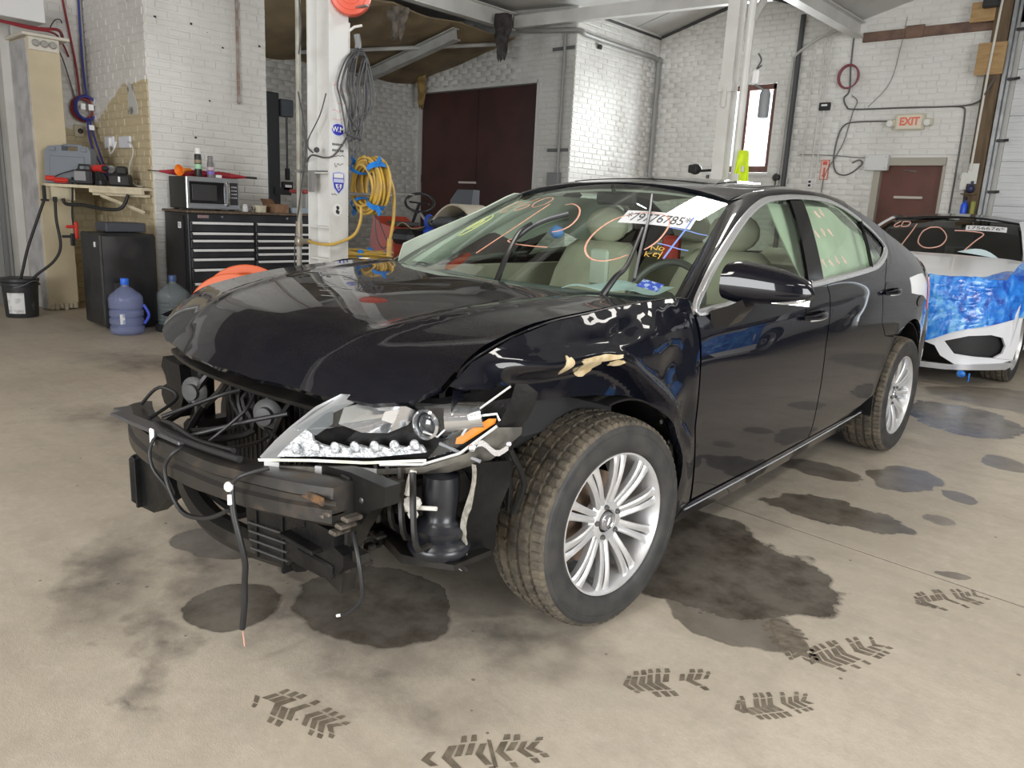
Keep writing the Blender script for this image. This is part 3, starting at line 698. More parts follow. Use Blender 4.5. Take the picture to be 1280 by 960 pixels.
for sg in SG:
    near = sg > 0; f = side_d if near else side
    if near: panel('front_fender', FENDER, sidefn(sg, 0, f), PAINT, car, .0125, .022, sg, label='crumpled left front fender with scraped filler patches')
    else: panel('front_fender', [(y, z - .06 * sstep(.78, .9, z) * (1 - sstep(-.1, .25, y))) for y, z in FENDER], sidefn(sg), PAINT, car, .05, .02, sg)
    d = panel('front_door', DOORF, sidefn(sg), PAINT, car, .045, .02, sg)
    d2 = panel('rear_door', DOORR, sidefn(sg), PAINT, car, .045, .02, sg)
    q = panel('quarter_panel', QUART, sidefn(sg), PAINT, car, .04, .02, sg)
    if near: fd, rd, qp = d, d2, q
    # rocker and pillars
    panel('rocker_panel', [(.40, .20), (2.30, .20), (2.36, .30), (2.05, .317), (1.55, .307), (.49, .276), (.44, .262)], sidefn(sg, .003), PAINT, car, .05, .03, sg)
    b = B(); pts = [(sg * (side(y, z) + .006), y, z) for y, z in [(.45, .258), (.8, .264), (1.4, .277), (2.05, .296), (2.28, .31)]]
    b.tube(catmull(pts, 4), .004, 6); obj('rocker_trim', b, SATIN, car)
    panel('door_pillar', [(1.355, 1.012), (1.515, 1.024), (1.70, 1.372), (1.57, 1.372)], sidefn(sg, -.004), BLKG, car, .05, .02, sg)
    # window frames and glass
    GF = [(.44, .972), (.55, 1.052), (.746, 1.148), (1.053, 1.272), (1.296, 1.340), (1.492, 1.364), (1.575, 1.366), (1.355, 1.014), (.9, .985)]
    GR = [(1.515, 1.026), (1.695, 1.372), (1.949, 1.372), (2.1, 1.346), (2.275, 1.292), (2.12, 1.068), (1.8, 1.038)]
    GQ = [(2.145, 1.073), (2.295, 1.283), (2.37, 1.243), (2.46, 1.172), (2.41, 1.128), (2.245, 1.084)]
    panel('front_door_glass', GF, sidefn(sg, -.012), GLASS2, d, .06, .004, sg, label='greenish front door window')
    panel('rear_door_glass', GR, sidefn(sg, -.012), GLASS2, d2, .06, .004, sg)
    panel('quarter_glass', GQ, sidefn(sg, -.012), GLASS2, d2, .05, .004, sg)
    b = B(); b.tube([(sg * (side(y, z) - .003), y, z) for y, z in [(2.13, 1.070), (2.2, 1.17), (2.285, 1.288)]], .010, 6); obj('window_divider', b, BLKG, d2)
    dlo = [(.413, .966), (.542, 1.054), (.746, 1.155), (1.053, 1.281), (1.296, 1.350), (1.492, 1.372), (1.665, 1.382), (1.949, 1.380), (2.159, 1.340), (2.37, 1.258), (2.482, 1.175), (2.425, 1.133), (2.245, 1.083), (2.054, 1.060), (1.515, 1.024), (1.254, 1.010), (.592, .971)]
    def trimstrip(loop, w_, pr):
        P = catmull([(y, z, 0) for y, z in loop], 5, True); R = []
        for i, p in enumerate(P):
            t = (P[(i + 1) % len(P)] - P[i - 1]).normalized(); nn = Vector((-t.y, t.x, 0)); q = []
            for o_, h_ in ((-.5, -.006), (-.5, pr * .6), (-.25, pr), (.25, pr), (.5, pr * .6), (.5, -.006)):
                r_ = p + nn * w_ * o_; q.append((sg * (side(r_.x, r_.y) + h_), r_.x, r_.y))
            R.append(q)
        R.append(R[0]); return B().rings(R, closed=True, caps=False)
    obj('window_trim', trimstrip(dlo if near else [(y + .10 * (1 - sstep(.4, 1.2, y)), z) for y, z in dlo], .021, .006), SATIN, car, 50, label='bright metal window surround')
    # pillars and roof rail between glass edges
    Wl = [(sg * x, y, wind(x, y)) for x, y in ((.735, .485), (.70, .63), (.66, .80), (.615, .97), (.575, 1.125))]
    Dl = [(sg * side(y, z), y, z) for y, z in ((.418, .975), (.542, 1.060), (.746, 1.162), (1.053, 1.288), (1.27, 1.352))]
    if not near: Dl = [(x + .035, y + .07, z - .005) for x, y, z in Dl]
    loft('windshield_pillar', Wl, Dl, (.012, -.010, .012) if near else (0, 0, 0), PAINT, car)
    El = [(sg * .575, y, roof(.575, y)) for y in (1.115, 1.3, 1.6, 1.9, 2.15, 2.33)]
    Dt = [(sg * side(y, z), y, z) for y, z in ((1.255, 1.350), (1.36, 1.366), (1.6, 1.386), (1.9, 1.389), (2.05, 1.381), (2.2, 1.366))]
    loft('roof_rail', El, Dt, (sg * .006, 0, .012), PAINT, car)
    Rl = [(sg * (.575 + .10 * t), 2.32 + .95 * t, rearw(.575 + .10 * t, 2.32 + .95 * t) + .012 * (1 - t)) for t in (0, .25, .5, .75, 1)]
    Sl = [(sg * side(y, z), y, z) for y, z in ((2.19, 1.369), (2.5, 1.304), (2.8, 1.204), (3.1, 1.104), (3.32, 1.053))]
    loft('rear_pillar', Rl, Sl, (sg * .014, 0, .012), PAINT, car)
    Tl = [(sg * x, y, trunk(x, y)) for x, y in ((.675, 3.27), (.66, 3.45), (.63, 3.6), (.60, 3.70))]
    Ul = [(sg * side(y, z), y, z) for y, z in ((3.32, 1.052), (3.45, 1.034), (3.58, 1.015), (3.66, 1.0))]
    loft('trunk_edge', Tl, Ul, (0, 0, .006), PAINT, car)
# hood, windshield, roof, rear glass, trunk
half = [(0, -.83), (.2, -.818), (.45, -.769), (.60, -.715), (.685, -.665), (.732, -.60), (.725, -.53), (.70, -.42), (.682, -.2), (.688, 0), (.695, .2), (.69, .375), (.45, .235), (.2, .155), (0, .135)]
mir = lambda H: H + [(-x, y) for x, y in reversed(H) if x > 1e-6]
hd = panel('hood', mir(half), lambda x, y: (x, y, hood(x, y)), PAINT, car, .03, .022, 1, label='black hood filmed with dust and bent at its front edge')
b = B()
for k in range(6):
    x, y = (-.18 + .035 * k, -.36 - .02 * k * (k % 2)); z = hood(x, y) + .0012
    b.add([(x, y, z), (x + .05, y + .012, hood(x + .05, y + .012) + .0012), (x + .052, y + .018, hood(x + .052, y + .018) + .0012), (x + .003, y + .007, hood(x, y + .007) + .0012)], [(0, 1, 2, 3)])
obj('hood_scratches', b, M('bare_scratch', (.35, .35, .35), .5), hd, kind='stuff')
ws = [(0, .215), (.3, .262), (.55, .37), (.735, .487), (.70, .63), (.66, .80), (.615, .97), (.575, 1.118), (.3, 1.135), (0, 1.142)]
wsd = panel('windshield', mir(ws), lambda x, y: (x, y, wind(x, y)), GLASS, car, .06, .005, 1, label='windshield covered with marker writing')
rf = panel('roof', mir([(0, 1.150), (.3, 1.143), (.572, 1.124), (.578, 1.6), (.578, 2.0), (.574, 2.31), (.3, 2.40), (0, 2.43)]), lambda x, y: (x, y, roof(x, y)), PAINT, car, .05, .02, 1)
panel('sunroof_glass', mir([(0, 1.30), (.36, 1.29), (.40, 1.33), (.40, 1.66), (.37, 1.70), (0, 1.72)]), lambda x, y: (x, y, roof(x, y) + .003), BLKG, rf, .06, .008, 1)
panel('rear_window', mir([(0, 2.44), (.3, 2.41), (.57, 2.33), (.675, 3.25), (.3, 3.30), (0, 3.31)]), lambda x, y: (x, y, rearw(x, y)), GLASS2, car, .08, .005, 1)
panel('trunk_lid', mir([(0, 3.315), (.3, 3.305), (.67, 3.265), (.655, 3.45), (.60, 3.69), (.3, 3.79), (0, 3.82)]), lambda x, y: (x, y, trunk(x, y)), PAINT, car, .06, .02, 1)
def rear_ring(u, z, grow=0):
    t = u * 2 - 1; a = t * PI / 2; x = .80 * math.sin(a) if abs(t) < 1 else .8 * t
    return ((.80 + grow) * (abs(math.sin(a)) ** .8) * (1 if a > 0 else -1), 3.42 + (.46 + grow) * max(0, math.cos(a)) ** .55, z)
b = B(); b.grid(40, 10, lambda u, v: (lambda z: rear_ring(u, z, -.05 * abs(v - .6) ** 2 + .0))(.24 + .56 * v)); obj('rear_bumper', b, PAINT, car, 60)
b = B(); b.grid(40, 5, lambda u, v: rear_ring(u, .80 + .21 * v, -.03 - .05 * v)); obj('trunk_face', b, PAINT, car, 60)
for sg in SG:
    b = B(); b.grid(12, 6, lambda u, v: (sg * (side(3.22 + .42 * u, .80 + .19 * v) + .006), 3.22 + .42 * u, .80 + .19 * v)); b.thick(.012)
    tl = obj('tail_lamp', b, M('red_lens', (.35, .012, .012), .1, coat=1), car)
    if sg > 0:
        panel('glare_patch', [(2.685, 1.008), (2.85, 1.02), (2.98, 1.022), (3.08, .96), (3.12, .86), (2.95, .900), (2.80, .912), (2.715, .922)], sidefn(1, .003), M('glare_white', (.92, .93, .95), .25, coat=.6), qp, .03, .003, 1, label='painted white reflection beside the tail lamp')  # white panel paints the daylight glint on the tail lamp
        panel('fuel_flap', [(2.93 + .09 * math.cos(k * PI / 10), .868 + .032 * math.sin(k * PI / 10)) for k in range(20)], sidefn(1, .004), BLKG, qp, .03, .004, 1)

# front inner structure ---------------------------------------------------------------
b = B(); b.box((0, 1.9, .23), (1.50, 3.3, .10), bev=.03); obj('underbody', b, DARKIN, car)
b = B(); b.box((0, .22, .62), (1.30, .14, .62), bev=.03); obj('firewall', b, DARKIN, car)
b = B(); b.box((0, -.12, .55), (.62, .55, .36), bev=.06); b.box((.05, -.2, .76), (.5, .34, .08), bev=.03); b.tube([(-.3, -.35, .66), (.1, -.4, .70), (.3, -.3, .6)], .035, 10); obj('engine', b, BLKD, car, label='dark engine seen behind the missing grille')
for sg in SG:
    b = B(); b.box((sg * .60, -.03, .71), (.22, .54, .28), bev=.05); obj('inner_apron', b, DARKIN, car)
    b = B(); b.box((sg * .47, -.35, .42), (.09, .70, .12), bev=.015); obj('frame_rail', b, BLKD, car)
    f = side_d if sg > 0 else side
    b = B(); P = [(-.60, .858), (-.557, .892), (-.421, .941), (-.259, .974), (-.091, .99), (.113, 1.005), (.30, 1.010), (.39, 1.006)]
    P = [(p.x, p.y - (0 if sg > 0 else .06 * (1 - sstep(-.1, .25, p.x)))) for p in catmull([(y, z, 0) for y, z in P], 4)]
    b.rings([[(sg * (f(y, z) - o_), y, z - h_) for o_, h_ in ((.002, .002), (.009, .000), (.017, .008), (.023, .03), (.026, .06), (.028, .10))] for y, z in P], closed=False)
    obj('fender_flange', b, PAINT, car, 60)
    # wheel-house liners
    for cy, rr in ((0, .372), (2.80, .40)):
        sp_ = 112 if cy == 0 and sg > 0 else 204
        b = B(); b.grid(20, 4, lambda u, v: (sg * (.50 + .375 * v), cy + rr * math.cos(math.radians(-12 + sp_ * u)), .355 + rr * math.sin(math.radians(-12 + sp_ * u)))); b.thick(.006)
        ln_ = obj('wheel_liner', b, BLK, car, 60)
        if cy == 0 and sg > 0:
            for a in (8, 22, 36, 52):
                q = B(); q.lathe([(.0, .004), (.008, .003), (.009, 0)], 10, Matrix.Translation((.868, .36 * math.cos(math.radians(a - 6)), .355 + .36 * math.sin(math.radians(a - 6)))) @ AX['x'])
                obj('liner_clip', q, M('clip_black', (.05, .05, .05), .35), ln_)
        q = B(); q.box((sg * .44, cy, .5), (.05, .72, .62)); obj('wheel_house', q, DARKIN, car)
b = B(); b.box((.868, .335, .30), (.03, .05, .30), bev=.01); b.box((.862, .35, .45), (.03, .06, .2), bev=.01); obj('splash_guard', b, BLK, car)

# crash beam with a stepped face, rusty scrapes
def rust_metal():
    return M('scraped_crash_beam', (.018, .0165, .015), .4, col2=(.060, .042, .028), scale=9, detail=8, lo=.52, hi=.72, rvar=.25)
sec = [(0, .055), (-.035, .052), (-.052, .047), (-.056, .020), (-.046, .012), (-.046, -.004), (-.058, -.012), (-.058, -.045), (-.04, -.058), (0, -.06), (.03, -.055), (.03, .05)]
rg = []
for i in range(33):
    x = -.635 + 1.25 * i / 32; yb = -.905 + .12 * (abs(x) / .62) ** 2.2; zb_ = .478 + .05 * (x + .6) / 1.2
    rg.append([(x, yb + dy, zb_ + dz + .004 * noise.noise((x * 6, dz * 30, 0))) for dy, dz in sec])
cb = obj('crash_beam', B().rings(rg), rust_metal(), car, 40, label='bare dark crash beam with rusty scrapes')
b = B(); b.box((-.20, -.93, .565), (.5, .05, .012), bev=.004, T=Matrix.Rotation(-.04, 4, 'Y')); b.box((-.52, -.86, .545), (.16, .06, .012), bev=.004, T=Matrix.Rotation(-.04, 4, 'Y')); obj('beam_lip', b, M('dull_steel', (.12, .12, .13), .35, .6), cb)
RUST = M('orange_rust', (.15, .075, .03), .8, col2=(.03, .025, .02), scale=30, lo=.42, hi=.6)
b = B(); b.box((.545, -.866, .545), (.13, .010, .022), T=TR(.02, .42, 0, .0) @ Matrix.Translation((-.02, -.42, 0)), bev=.003); obj('rust_patch', b, RUST, cb)
b = B(); rnd = random.Random(5)
for k in range(9): b.box((.50 + .02 * k, -.85 + .004 * k, .49 + rnd.uniform(-.03, .02)), (.03, .05, .012), T=None, bev=.004)
obj('torn_metal', b, M('torn_steel', (.16, .14, .12), .4, .6, col2=(.06, .05, .04), scale=30), cb)
# upper tie bar (radiator support), radiator pack, horns
b = B(); rg = []
for i in range(25):
    x = -.68 + 1.12 * i / 24; y = -.70 + .10 * (abs(x) / .68) ** 2.2; z = .705 + .012 * x
    rg.append([(x, y - .05, z - .010), (x, y - .052, z + .002), (x, y - .045, z + .006), (x, y + .06, z + .02), (x, y + .06, z - .02), (x, y - .03, z - .016)])
obj('radiator_support', B().rings(rg), BLKD, car, 40)
b = B(); b.box((0, -.67, .715), (1.1, .03, .05), bev=.01); b.box((-.02, -.60, .735), (.9, .10, .05), bev=.01)
for k in range(8): b.box((-.42 + .12 * k, -.662, .735), (.05, .02, .03), bev=.005)
obj('grille_shroud', b, BLK, car)
b = B(); b.box((0, -.56, .48), (.84, .05, .42), bev=.01); rad = obj('radiator', b, BLKD, car)
b = B()
for k in range(26): b.box((-.38 + .0304 * k, -.588, .48), (.004, .006, .38))
obj('radiator_fins', b, M('dark_fin', (.03, .03, .03), .5), rad, kind='stuff')
b = B(); b.box((-.02, -.63, .58), (.05, .03, .26), bev=.008); b.tube([(-.1, -.66, .70), (-.04, -.68, .62), (.04, -.67, .55), (.12, -.67, .52)], .012, 8); b.tube([(-.26, -.64, .70), (-.22, -.66, .60), (-.12, -.66, .52)], .010, 8); obj('latch_support', b, BLK, car)
for (x, y, z) in ((-.47, -.665, .585), (.02, -.665, .605)):
    b = B(); b.lathe([(0, -.012), (.045, -.012), (.05, -.004), (.052, .006), (.046, .014), (.03, .020), (.028, .034), (0, .036)], 24, Matrix.Translation((x, y, z)) @ Matrix.Rotation(PI / 2, 4, 'X') @ Matrix.Rotation(.5, 4, 'Y'))
    b.box((x - .015, y + .01, z - .065), (.028, .01, .07), bev=.004); obj('horn', b, M('horn_grey', (.085, .085, .085), .5), car)
# ragged right lamp carrier
b = B(); b.prism([(-.66, .66), (-.71, .67), (-.73, .63), (-.70, .60), (-.69, .57), (-.735, .55), (-.74, .52), (-.72, .49), (-.60, .46), (-.56, .54), (-.58, .66)], 0, .05, Matrix.Translation((0, -.62, 0)) @ Matrix.Rotation(PI / 2, 4, 'X'))
b.box((-.56, -.60, .55), (.10, .06, .24), bev=.01); obj('lamp_carrier', b, BLK, car)
# brake duct hanging at the far corner
b = B(); b.prism([(-.765, .115), (-.76, .10), (-.60, .115), (-.46, .21), (-.42, .22), (-.415, .25), (-.46, .29), (-.52, .31), (-.66, .315), (-.755, .30), (-.765, .285), (-.755, .22)], 0, .05, Matrix.Translation((0, -.73, 0)) @ Matrix.Rotation(PI / 2, 4, 'X'))
b.box((-.70, -.79, .205), (.012, .02, .19)); b.box((-.745, -.785, .205), (.03, .03, .19), bev=.012); obj('brake_duct', b, BLK, car)
# lower cross-member and undertray
b = B(); b.tube(catmull([(-.52, -.66, .33), (-.38, -.74, .28), (-.15, -.78, .235), (.1, -.78, .24), (.35, -.76, .27)], 6), .042, 8); b.box((-.30, -.70, .27), (.5, .1, .02), T=Matrix.Rotation(.08, 4, 'Y')); obj('lower_crossmember', b, BLKD, car)
b = B(); b.prism([(.13, .44), (.15, .27), (.21, .238), (.36, .268), (.385, .290), (.53, .296), (.60, .335), (.62, .36), (.62, .39), (.58, .40), (.58, .44)], 0, .06, Matrix.Translation((0, -.755, 0)) @ Matrix.Rotation(PI / 2, 4, 'X')); ut = obj('undertray', b, BLK, car)
for k in range(4):
    q = B(); q.box((.265, -.818, .272 + .026 * k), (.20, .008, .006), Matrix.Translation((.265, 0, .3)) @ Matrix.Rotation(-.14, 4, 'Y') @ Matrix.Translation((-.265, 0, -.3))); obj('tray_rib', q, M('tray_edge', (.05, .05, .052), .35), ut)
for x in (.20, .34):
    b = B(); b.box((x, -.78, .34), (.012, .08, .2)); obj('tray_web', b, BLK, ut)
# left frame end plate with holes, lamp bracket
b = B(); b.prism([(.46, .585), (.47, .27), (.56, .25), (.575, .36), (.63, .45), (.68, .52), (.74, .55), (.74, .60), (.6, .60)], 0, .045, Matrix.Translation((0, -.735, 0)) @ Matrix.Rotation(PI / 2, 4, 'X'))
b.box((.50, -.765, .42), (.012, .03, .30), bev=.003); b.box((.565, -.775, .44), (.05, .02, .25), bev=.006); ep = obj('frame_end_plate', b, BLKD, car)
for x, z in ((.53, .52), (.59, .56), (.60, .50), (.54, .40), (.52, .33), (.65, .54)):
    q = B(); q.lathe([(0, .004), (.006, .003), (.009, 0)], 8, Matrix.Translation((x, -.782, z)) @ Matrix.Rotation(PI / 2, 4, 'X')); obj('plate_bolt', q, M('bolt_dark', (.1, .095, .09), .35, .7), ep)
# washer tank / strut bellows behind, lower arm, bolts
T = Matrix.Translation((.71, -.57, .362)) @ Matrix.Diagonal((.82, .82, .86, 1))
b = B(); b.lathe([(0, 0), (.095, 0), (.105, .02), (.10, .035), (.075, .05), (.085, .07), (.09, .085), (.07, .10), (.055, .115), (.058, .14), (.062, .20), (.058, .25), (0, .26)], 22, T); obj('washer_tank', b, M('scuffed_black_plastic', (.008, .009, .012), .3, col2=(.018, .019, .023), scale=10), car, 50)
b = B(); b.rings([[(x, y, z) for x, y, z in r] for r in ([(.46, -.62, .36), (.46, -.5, .36), (.46, -.5, .39), (.46, -.62, .39)], [(.66, -.66, .335), (.66, -.48, .335), (.66, -.48, .36), (.66, -.66, .36)], [(.80, -.60, .345), (.80, -.46, .345), (.80, -.46, .36), (.80, -.60, .36)])]); obj('lower_arm', b, BLKD, car)
b = B(); b.box((.53, -.56, .50), (.10, .02, .12), bev=.01); obj('rusty_bracket', b, RUST, car)
WB = M('white_fitting', (.62, .60, .55), .5)
b = B(); b.tube([(.68, -.64, .595), (.675, -.65, .56), (.672, -.655, .53)], .009, 8); b.ball((.672, -.655, .505), (.026, .02, .022), 10); b.ball((.70, -.65, .515), (.02, .016, .018), 8); b.ball((.695, -.652, .482), (.016, .014, .014), 8); b.tube([(.70, -.65, .502), (.76, -.63, .512)], .006, 8); obj('level_sensor', b, WB, car, label='broken white sensor fitting')
# torn fender-liner flap between lamp and tyre
def flap(u, v):
    z = .63 - .32 * v; x = .835 - .075 * v + .045 * (u - .5) * (1 - .55 * v); y = -.555 + .10 * u + .01 * math.sin(9 * v)
    return (x, y + .02 * v, z)
b = B(); b.grid(6, 14, flap); b.thick(.004); fl = obj('liner_flap', b, BLK, car, 60)
b = B(); rg = []
for i in range(19):
    v = i / 18; p = Vector(flap(0, v)); w_ = .012 + .010 * abs(noise.noise((v * 9, 0, 2))) + .008 * (v > .3); rg.append([p + Vector((-.003, -.004, 0)), p + Vector((w_ * .8, -.006, 0)), p + Vector((w_ * .8, -.001, 0))])
obj('torn_edge', B().rings(rg), M('torn_felt', (.34, .32, .28), .9, col2=(.20, .19, .16), scale=60), fl, label='pale torn edge')
# black debris behind the lamp
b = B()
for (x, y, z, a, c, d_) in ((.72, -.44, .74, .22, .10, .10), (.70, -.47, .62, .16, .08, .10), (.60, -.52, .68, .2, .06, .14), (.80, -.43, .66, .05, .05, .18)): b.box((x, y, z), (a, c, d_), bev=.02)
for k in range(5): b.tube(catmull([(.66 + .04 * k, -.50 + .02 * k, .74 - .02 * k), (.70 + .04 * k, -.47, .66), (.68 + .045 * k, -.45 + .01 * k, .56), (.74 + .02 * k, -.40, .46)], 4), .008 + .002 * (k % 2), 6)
obj('lamp_bracket', b, M('debris_black', (.008, .008, .008), .5, spec=.3), car, kind='stuff')
b = B(); b.grid(8, 2, lambda u, v: (.80 + .075 * u, -.545 + .05 * u, .662 + .012 * math.sin(u * 7) + .016 * v)); b.thick(.004); b.ball((.80, -.55, .668), .011, 8); b.ball((.875, -.495, .686), .008, 8); obj('bracket_clip', b, M('zinc', (.62, .62, .64), .25, .8), car, label='silver clip bracket')

# ---------------------------------------------------------------- broken left headlight
def lp(x, z, d=0.0): return (x + .58 * d, ylamp(x) + .81 * d, z)        # point on the lamp face, d = depth behind it
OUT = [(.345, .585), (.38, .635), (.414, .676), (.47, .735), (.525, .778), (.634, .782), (.723, .790), (.80, .815), (.879, .842), (.872, .80), (.856, .754), (.82, .70), (.788, .655), (.73, .622), (.663, .606), (.56, .598), (.469, .592)]
b = B(); n = len(OUT); c_ = (.62, .69)
b.rings([[lp(x, z, .0) for x, z in OUT], [lp(x, z, .03) for x, z in OUT], [lp(c_[0] + (x - c_[0]) * .82, c_[1] + (z - c_[1]) * .82, .12) for x, z in OUT]], caps=False)
b.add([lp(c_[0] + (x - c_[0]) * .82, c_[1] + (z - c_[1]) * .82, .12) for x, z in OUT], [tuple(range(n))])
lamp = obj('headlight', b, BLK, car, 40, label='broken left headlight with a clear shattered lens')
SIL = M('lamp_reflector', (.62, .63, .65), .14, .85)
b = B(); pr = [(.50, .70), (.512, .745), (.56, .765), (.634, .766), (.622, .72), (.606, .686), (.55, .682)]
b.rings([[lp(x, z, .012) for x, z in pr], [lp(.56 + (x - .56) * .55, .725 + (z - .725) * .5, .09) for x, z in pr]], caps=False); b.add([lp(.56 + (x - .56) * .55, .725 + (z - .725) * .5, .09) for x, z in pr], [tuple(range(len(pr)))])
obj('high_beam_reflector', b, SIL, lamp, 40)
LT = Matrix(((.812, .583, 0, 0), (-.583 * -1, .812, 0, 0), (0, 0, 1, 0), (0, 0, 0, 1)))
def lampT(x, z, d):  # frame whose +z looks out of the lamp, turned a little outwards
    p = lp(x, z, d); return Matrix.Translation(p) @ Vector((.25, -.95, .05)).to_track_quat('Z', 'Y').to_matrix().to_4x4()
b = B(); b.lathe([(.030, -.02), (.036, 0), (.040, .006), (.040, .012), (.034, .016), (.031, .010)], 28, lampT(.672, .717, .035), closed=True); b.lathe([(.026, -.11), (.044, -.06), (.047, -.02), (.04, 0)], 24, lampT(.70, .722, .035), cap=False); obj('projector_ring', b, SIL, lamp, 40)
b = B(); b.ball((0, 0, -.008), (.031, .031, .02), 20, lampT(.672, .717, .035)); obj('projector_lens', b, M('projector_glass', (.03, .035, .04), .03, 0, coat=1), lamp)
b = B(); b.tube([lp(.715, .735, .03), lp(.76, .742, .04)], [.036, .030], 18); b.tube([lp(.772, .742, .02), lp(.79, .75, .03)], [.026, .03], 16); obj('chrome_bezel', b, SIL, lamp)
lt = [(.37, .597), (.455, .607), (.581, .617), (.699, .644), (.69, .660), (.672, .664), (.655, .652), (.635, .655), (.62, .645), (.599, .652), (.578, .642), (.553, .648), (.53, .638), (.507, .646), (.49, .636), (.469, .642), (.455, .650), (.452, .668), (.430, .688), (.412, .670), (.39, .645)]
b = B(); b.prism(lt, -.012, .0, Matrix(((1, 0, .583, 0), (.72, 0, -.812, -.86 - .72 * .36), (0, 1, 0, 0), (0, 0, 0, 1))))
CRYS = M('crystal_lens', (.78, .80, .82), .18, .35, col2=(.38, .40, .42), scale=70, detail=6, lo=.4, hi=.62, bump=1.0, bscale=110)
ls = obj('running_light_strip', b, CRYS, lamp, 30)
for k in range(7):
    x = .425 + .043 * k; z = .625 + .006 * k
    q = B(); q.ball(lp(x, z, -.010), (.017, .010, .016), 12); obj('running_light', q, CRYS, ls)
b = B(); b.rings([[lp(x, z + h, d) for h, d in ((-.004, -.014), (.004, -.016), (.004, .0), (-.004, .0))] for x, z in ((.345, .586), (.46, .597), (.58, .603), (.70, .622))]); obj('lens_rim', b, M('yellowed_lens_rim', (.62, .60, .50), .25, col2=(.70, .70, .66), scale=20), lamp)
b = B(); am = [(.752, .672), (.754, .688), (.820, .746), (.818, .733)]; b.add([lp(x, z, .01) for x, z in am] + [lp(x, z, .03) for x, z in am], [(0, 1, 2, 3), (4, 5, 6, 7), (0, 1, 5, 4), (1, 2, 6, 5), (2, 3, 7, 6), (3, 0, 4, 7)]); obj('amber_reflector', b, M('amber_lens', (.75, .26, .03), .2, coat=.6), lamp, label='amber side reflector')
b = B(); b.rings([[lp(x + dx, z + dz, d) for dx, dz, d in ((-.006, .006, -.004), (.010, -.008, -.008), (.016, -.014, .006), (-.004, .004, .02))] for x, z in ((.345, .588), (.38, .637), (.414, .678), (.47, .737), (.525, .776))]); obj('lens_bezel', b, M('clear_grey_bezel', (.22, .225, .23), .2, .3), lamp)
b = B(); b.add([lp(*p) for p in ((.39, .655, -.004), (.46, .728, -.008), (.505, .765, -.006), (.49, .70, .01), (.455, .665, .008))], [(0, 1, 2, 3, 4)]); b.thick(.004); obj('inner_bezel', b, M('frosted_bezel', (.13, .14, .15), .25, .4), lamp)
def shard(poly, d0, nm):
    b = B(); n = len(poly); b.add([lp(x, z, d0 - .006 * math.sin(i)) for i, (x, z) in enumerate(poly)], [tuple(range(n))]); b.thick(.003); return obj(nm, b, CLEAR, lamp)
shard([(.42, .675), (.52, .755), (.62, .76), (.60, .72), (.50, .69)], -.015, 'lens_shard')
shard([(.70, .765), (.78, .785), (.83, .79), (.80, .72), (.74, .69), (.72, .73)], -.01, 'lens_shard')
shard([(.72, .63), (.78, .66), (.83, .72), (.80, .73), (.74, .67)], -.02, 'lens_shard')
b = B(); b.tube([lp(.70, .70, -.01), lp(.735, .69, -.015), lp(.755, .72, -.012), lp(.745, .76, -.01)], .003, 6); b.tube([lp(.60, .60, 0), lp(.70, .612, -.01), lp(.78, .65, -.012), lp(.85, .73, -.005)], .004, 6); b.tube([lp(.76, .71, -.01), lp(.80, .755, -.01), lp(.87, .835, 0)], .003, 6); b.tube([lp(.79, .70, -.02), lp(.815, .752, -.02), lp(.852, .762, -.01), lp(.858, .745, -.01)], .0035, 6); obj('lens_crack', b, M('bright_crack', (.75, .75, .75), .2, .5), lamp)
TABM = M('grey_tab', (.52, .52, .52), .35, .3)
for x0, x1, z in ((.352, .385, .573), (.465, .50, .572), (.50, .60, .578)):
    b = B(); b.add([lp(x0, z - .012, -.008), lp(x1, z - .010, -.008), lp(x1, z + .010, -.008), lp(x0, z + .010, -.008)], [(0, 1, 2, 3)]); b.thick(.004); obj('mounting_tab', b, TABM, lamp)
b = B(); b.rings([[lp(x, z + h, d) for h, d in ((-.010, -.004), (.006, -.006), (.006, .06), (-.012, .06))] for x, z in ((.352, .566), (.46, .572), (.60, .582), (.70, .600), (.79, .645), (.85, .72))]); obj('lower_bezel', b, M('dirty_bezel', (.045, .042, .038), .4, col2=(.14, .13, .11), scale=14), lamp)

# ---------------------------------------------------------------- filler / primer patches where the paint is scraped off
PRIM = M('tan_primer', (.48, .36, .19), .6, col2=(.60, .50, .33), scale=45, detail=6, lo=.38, hi=.62)
def patch(poly, off=.003): return panel('scraped_paint', poly, sidefn(1, off, side_d), PRIM, FEND, .01, .003, 1, normals=False)
FEND = [o for o in car.children if o.name.startswith('front_fender') and 'label' in o][0]
def blotch(cy, cz, ry, rz, seed, n=26):
    return [(cy + ry * math.cos(2 * PI * k / n) * (1 + .45 * noise.noise((math.cos(2 * PI * k / n) * 2, math.sin(2 * PI * k / n) * 2, seed))), cz + rz * math.sin(2 * PI * k / n) * (1 + .45 * noise.noise((math.cos(2 * PI * k / n) * 2 + 5, math.sin(2 * PI * k / n) * 2, seed)))) for k in range(n)]
patch(blotch(-.135, .868, .085, .012, 3)); patch(blotch(-.150, .838, .042, .030, 9)); patch(blotch(-.265, .858, .018, .026, 5)); patch(blotch(-.06, .846, .02, .010, 2))

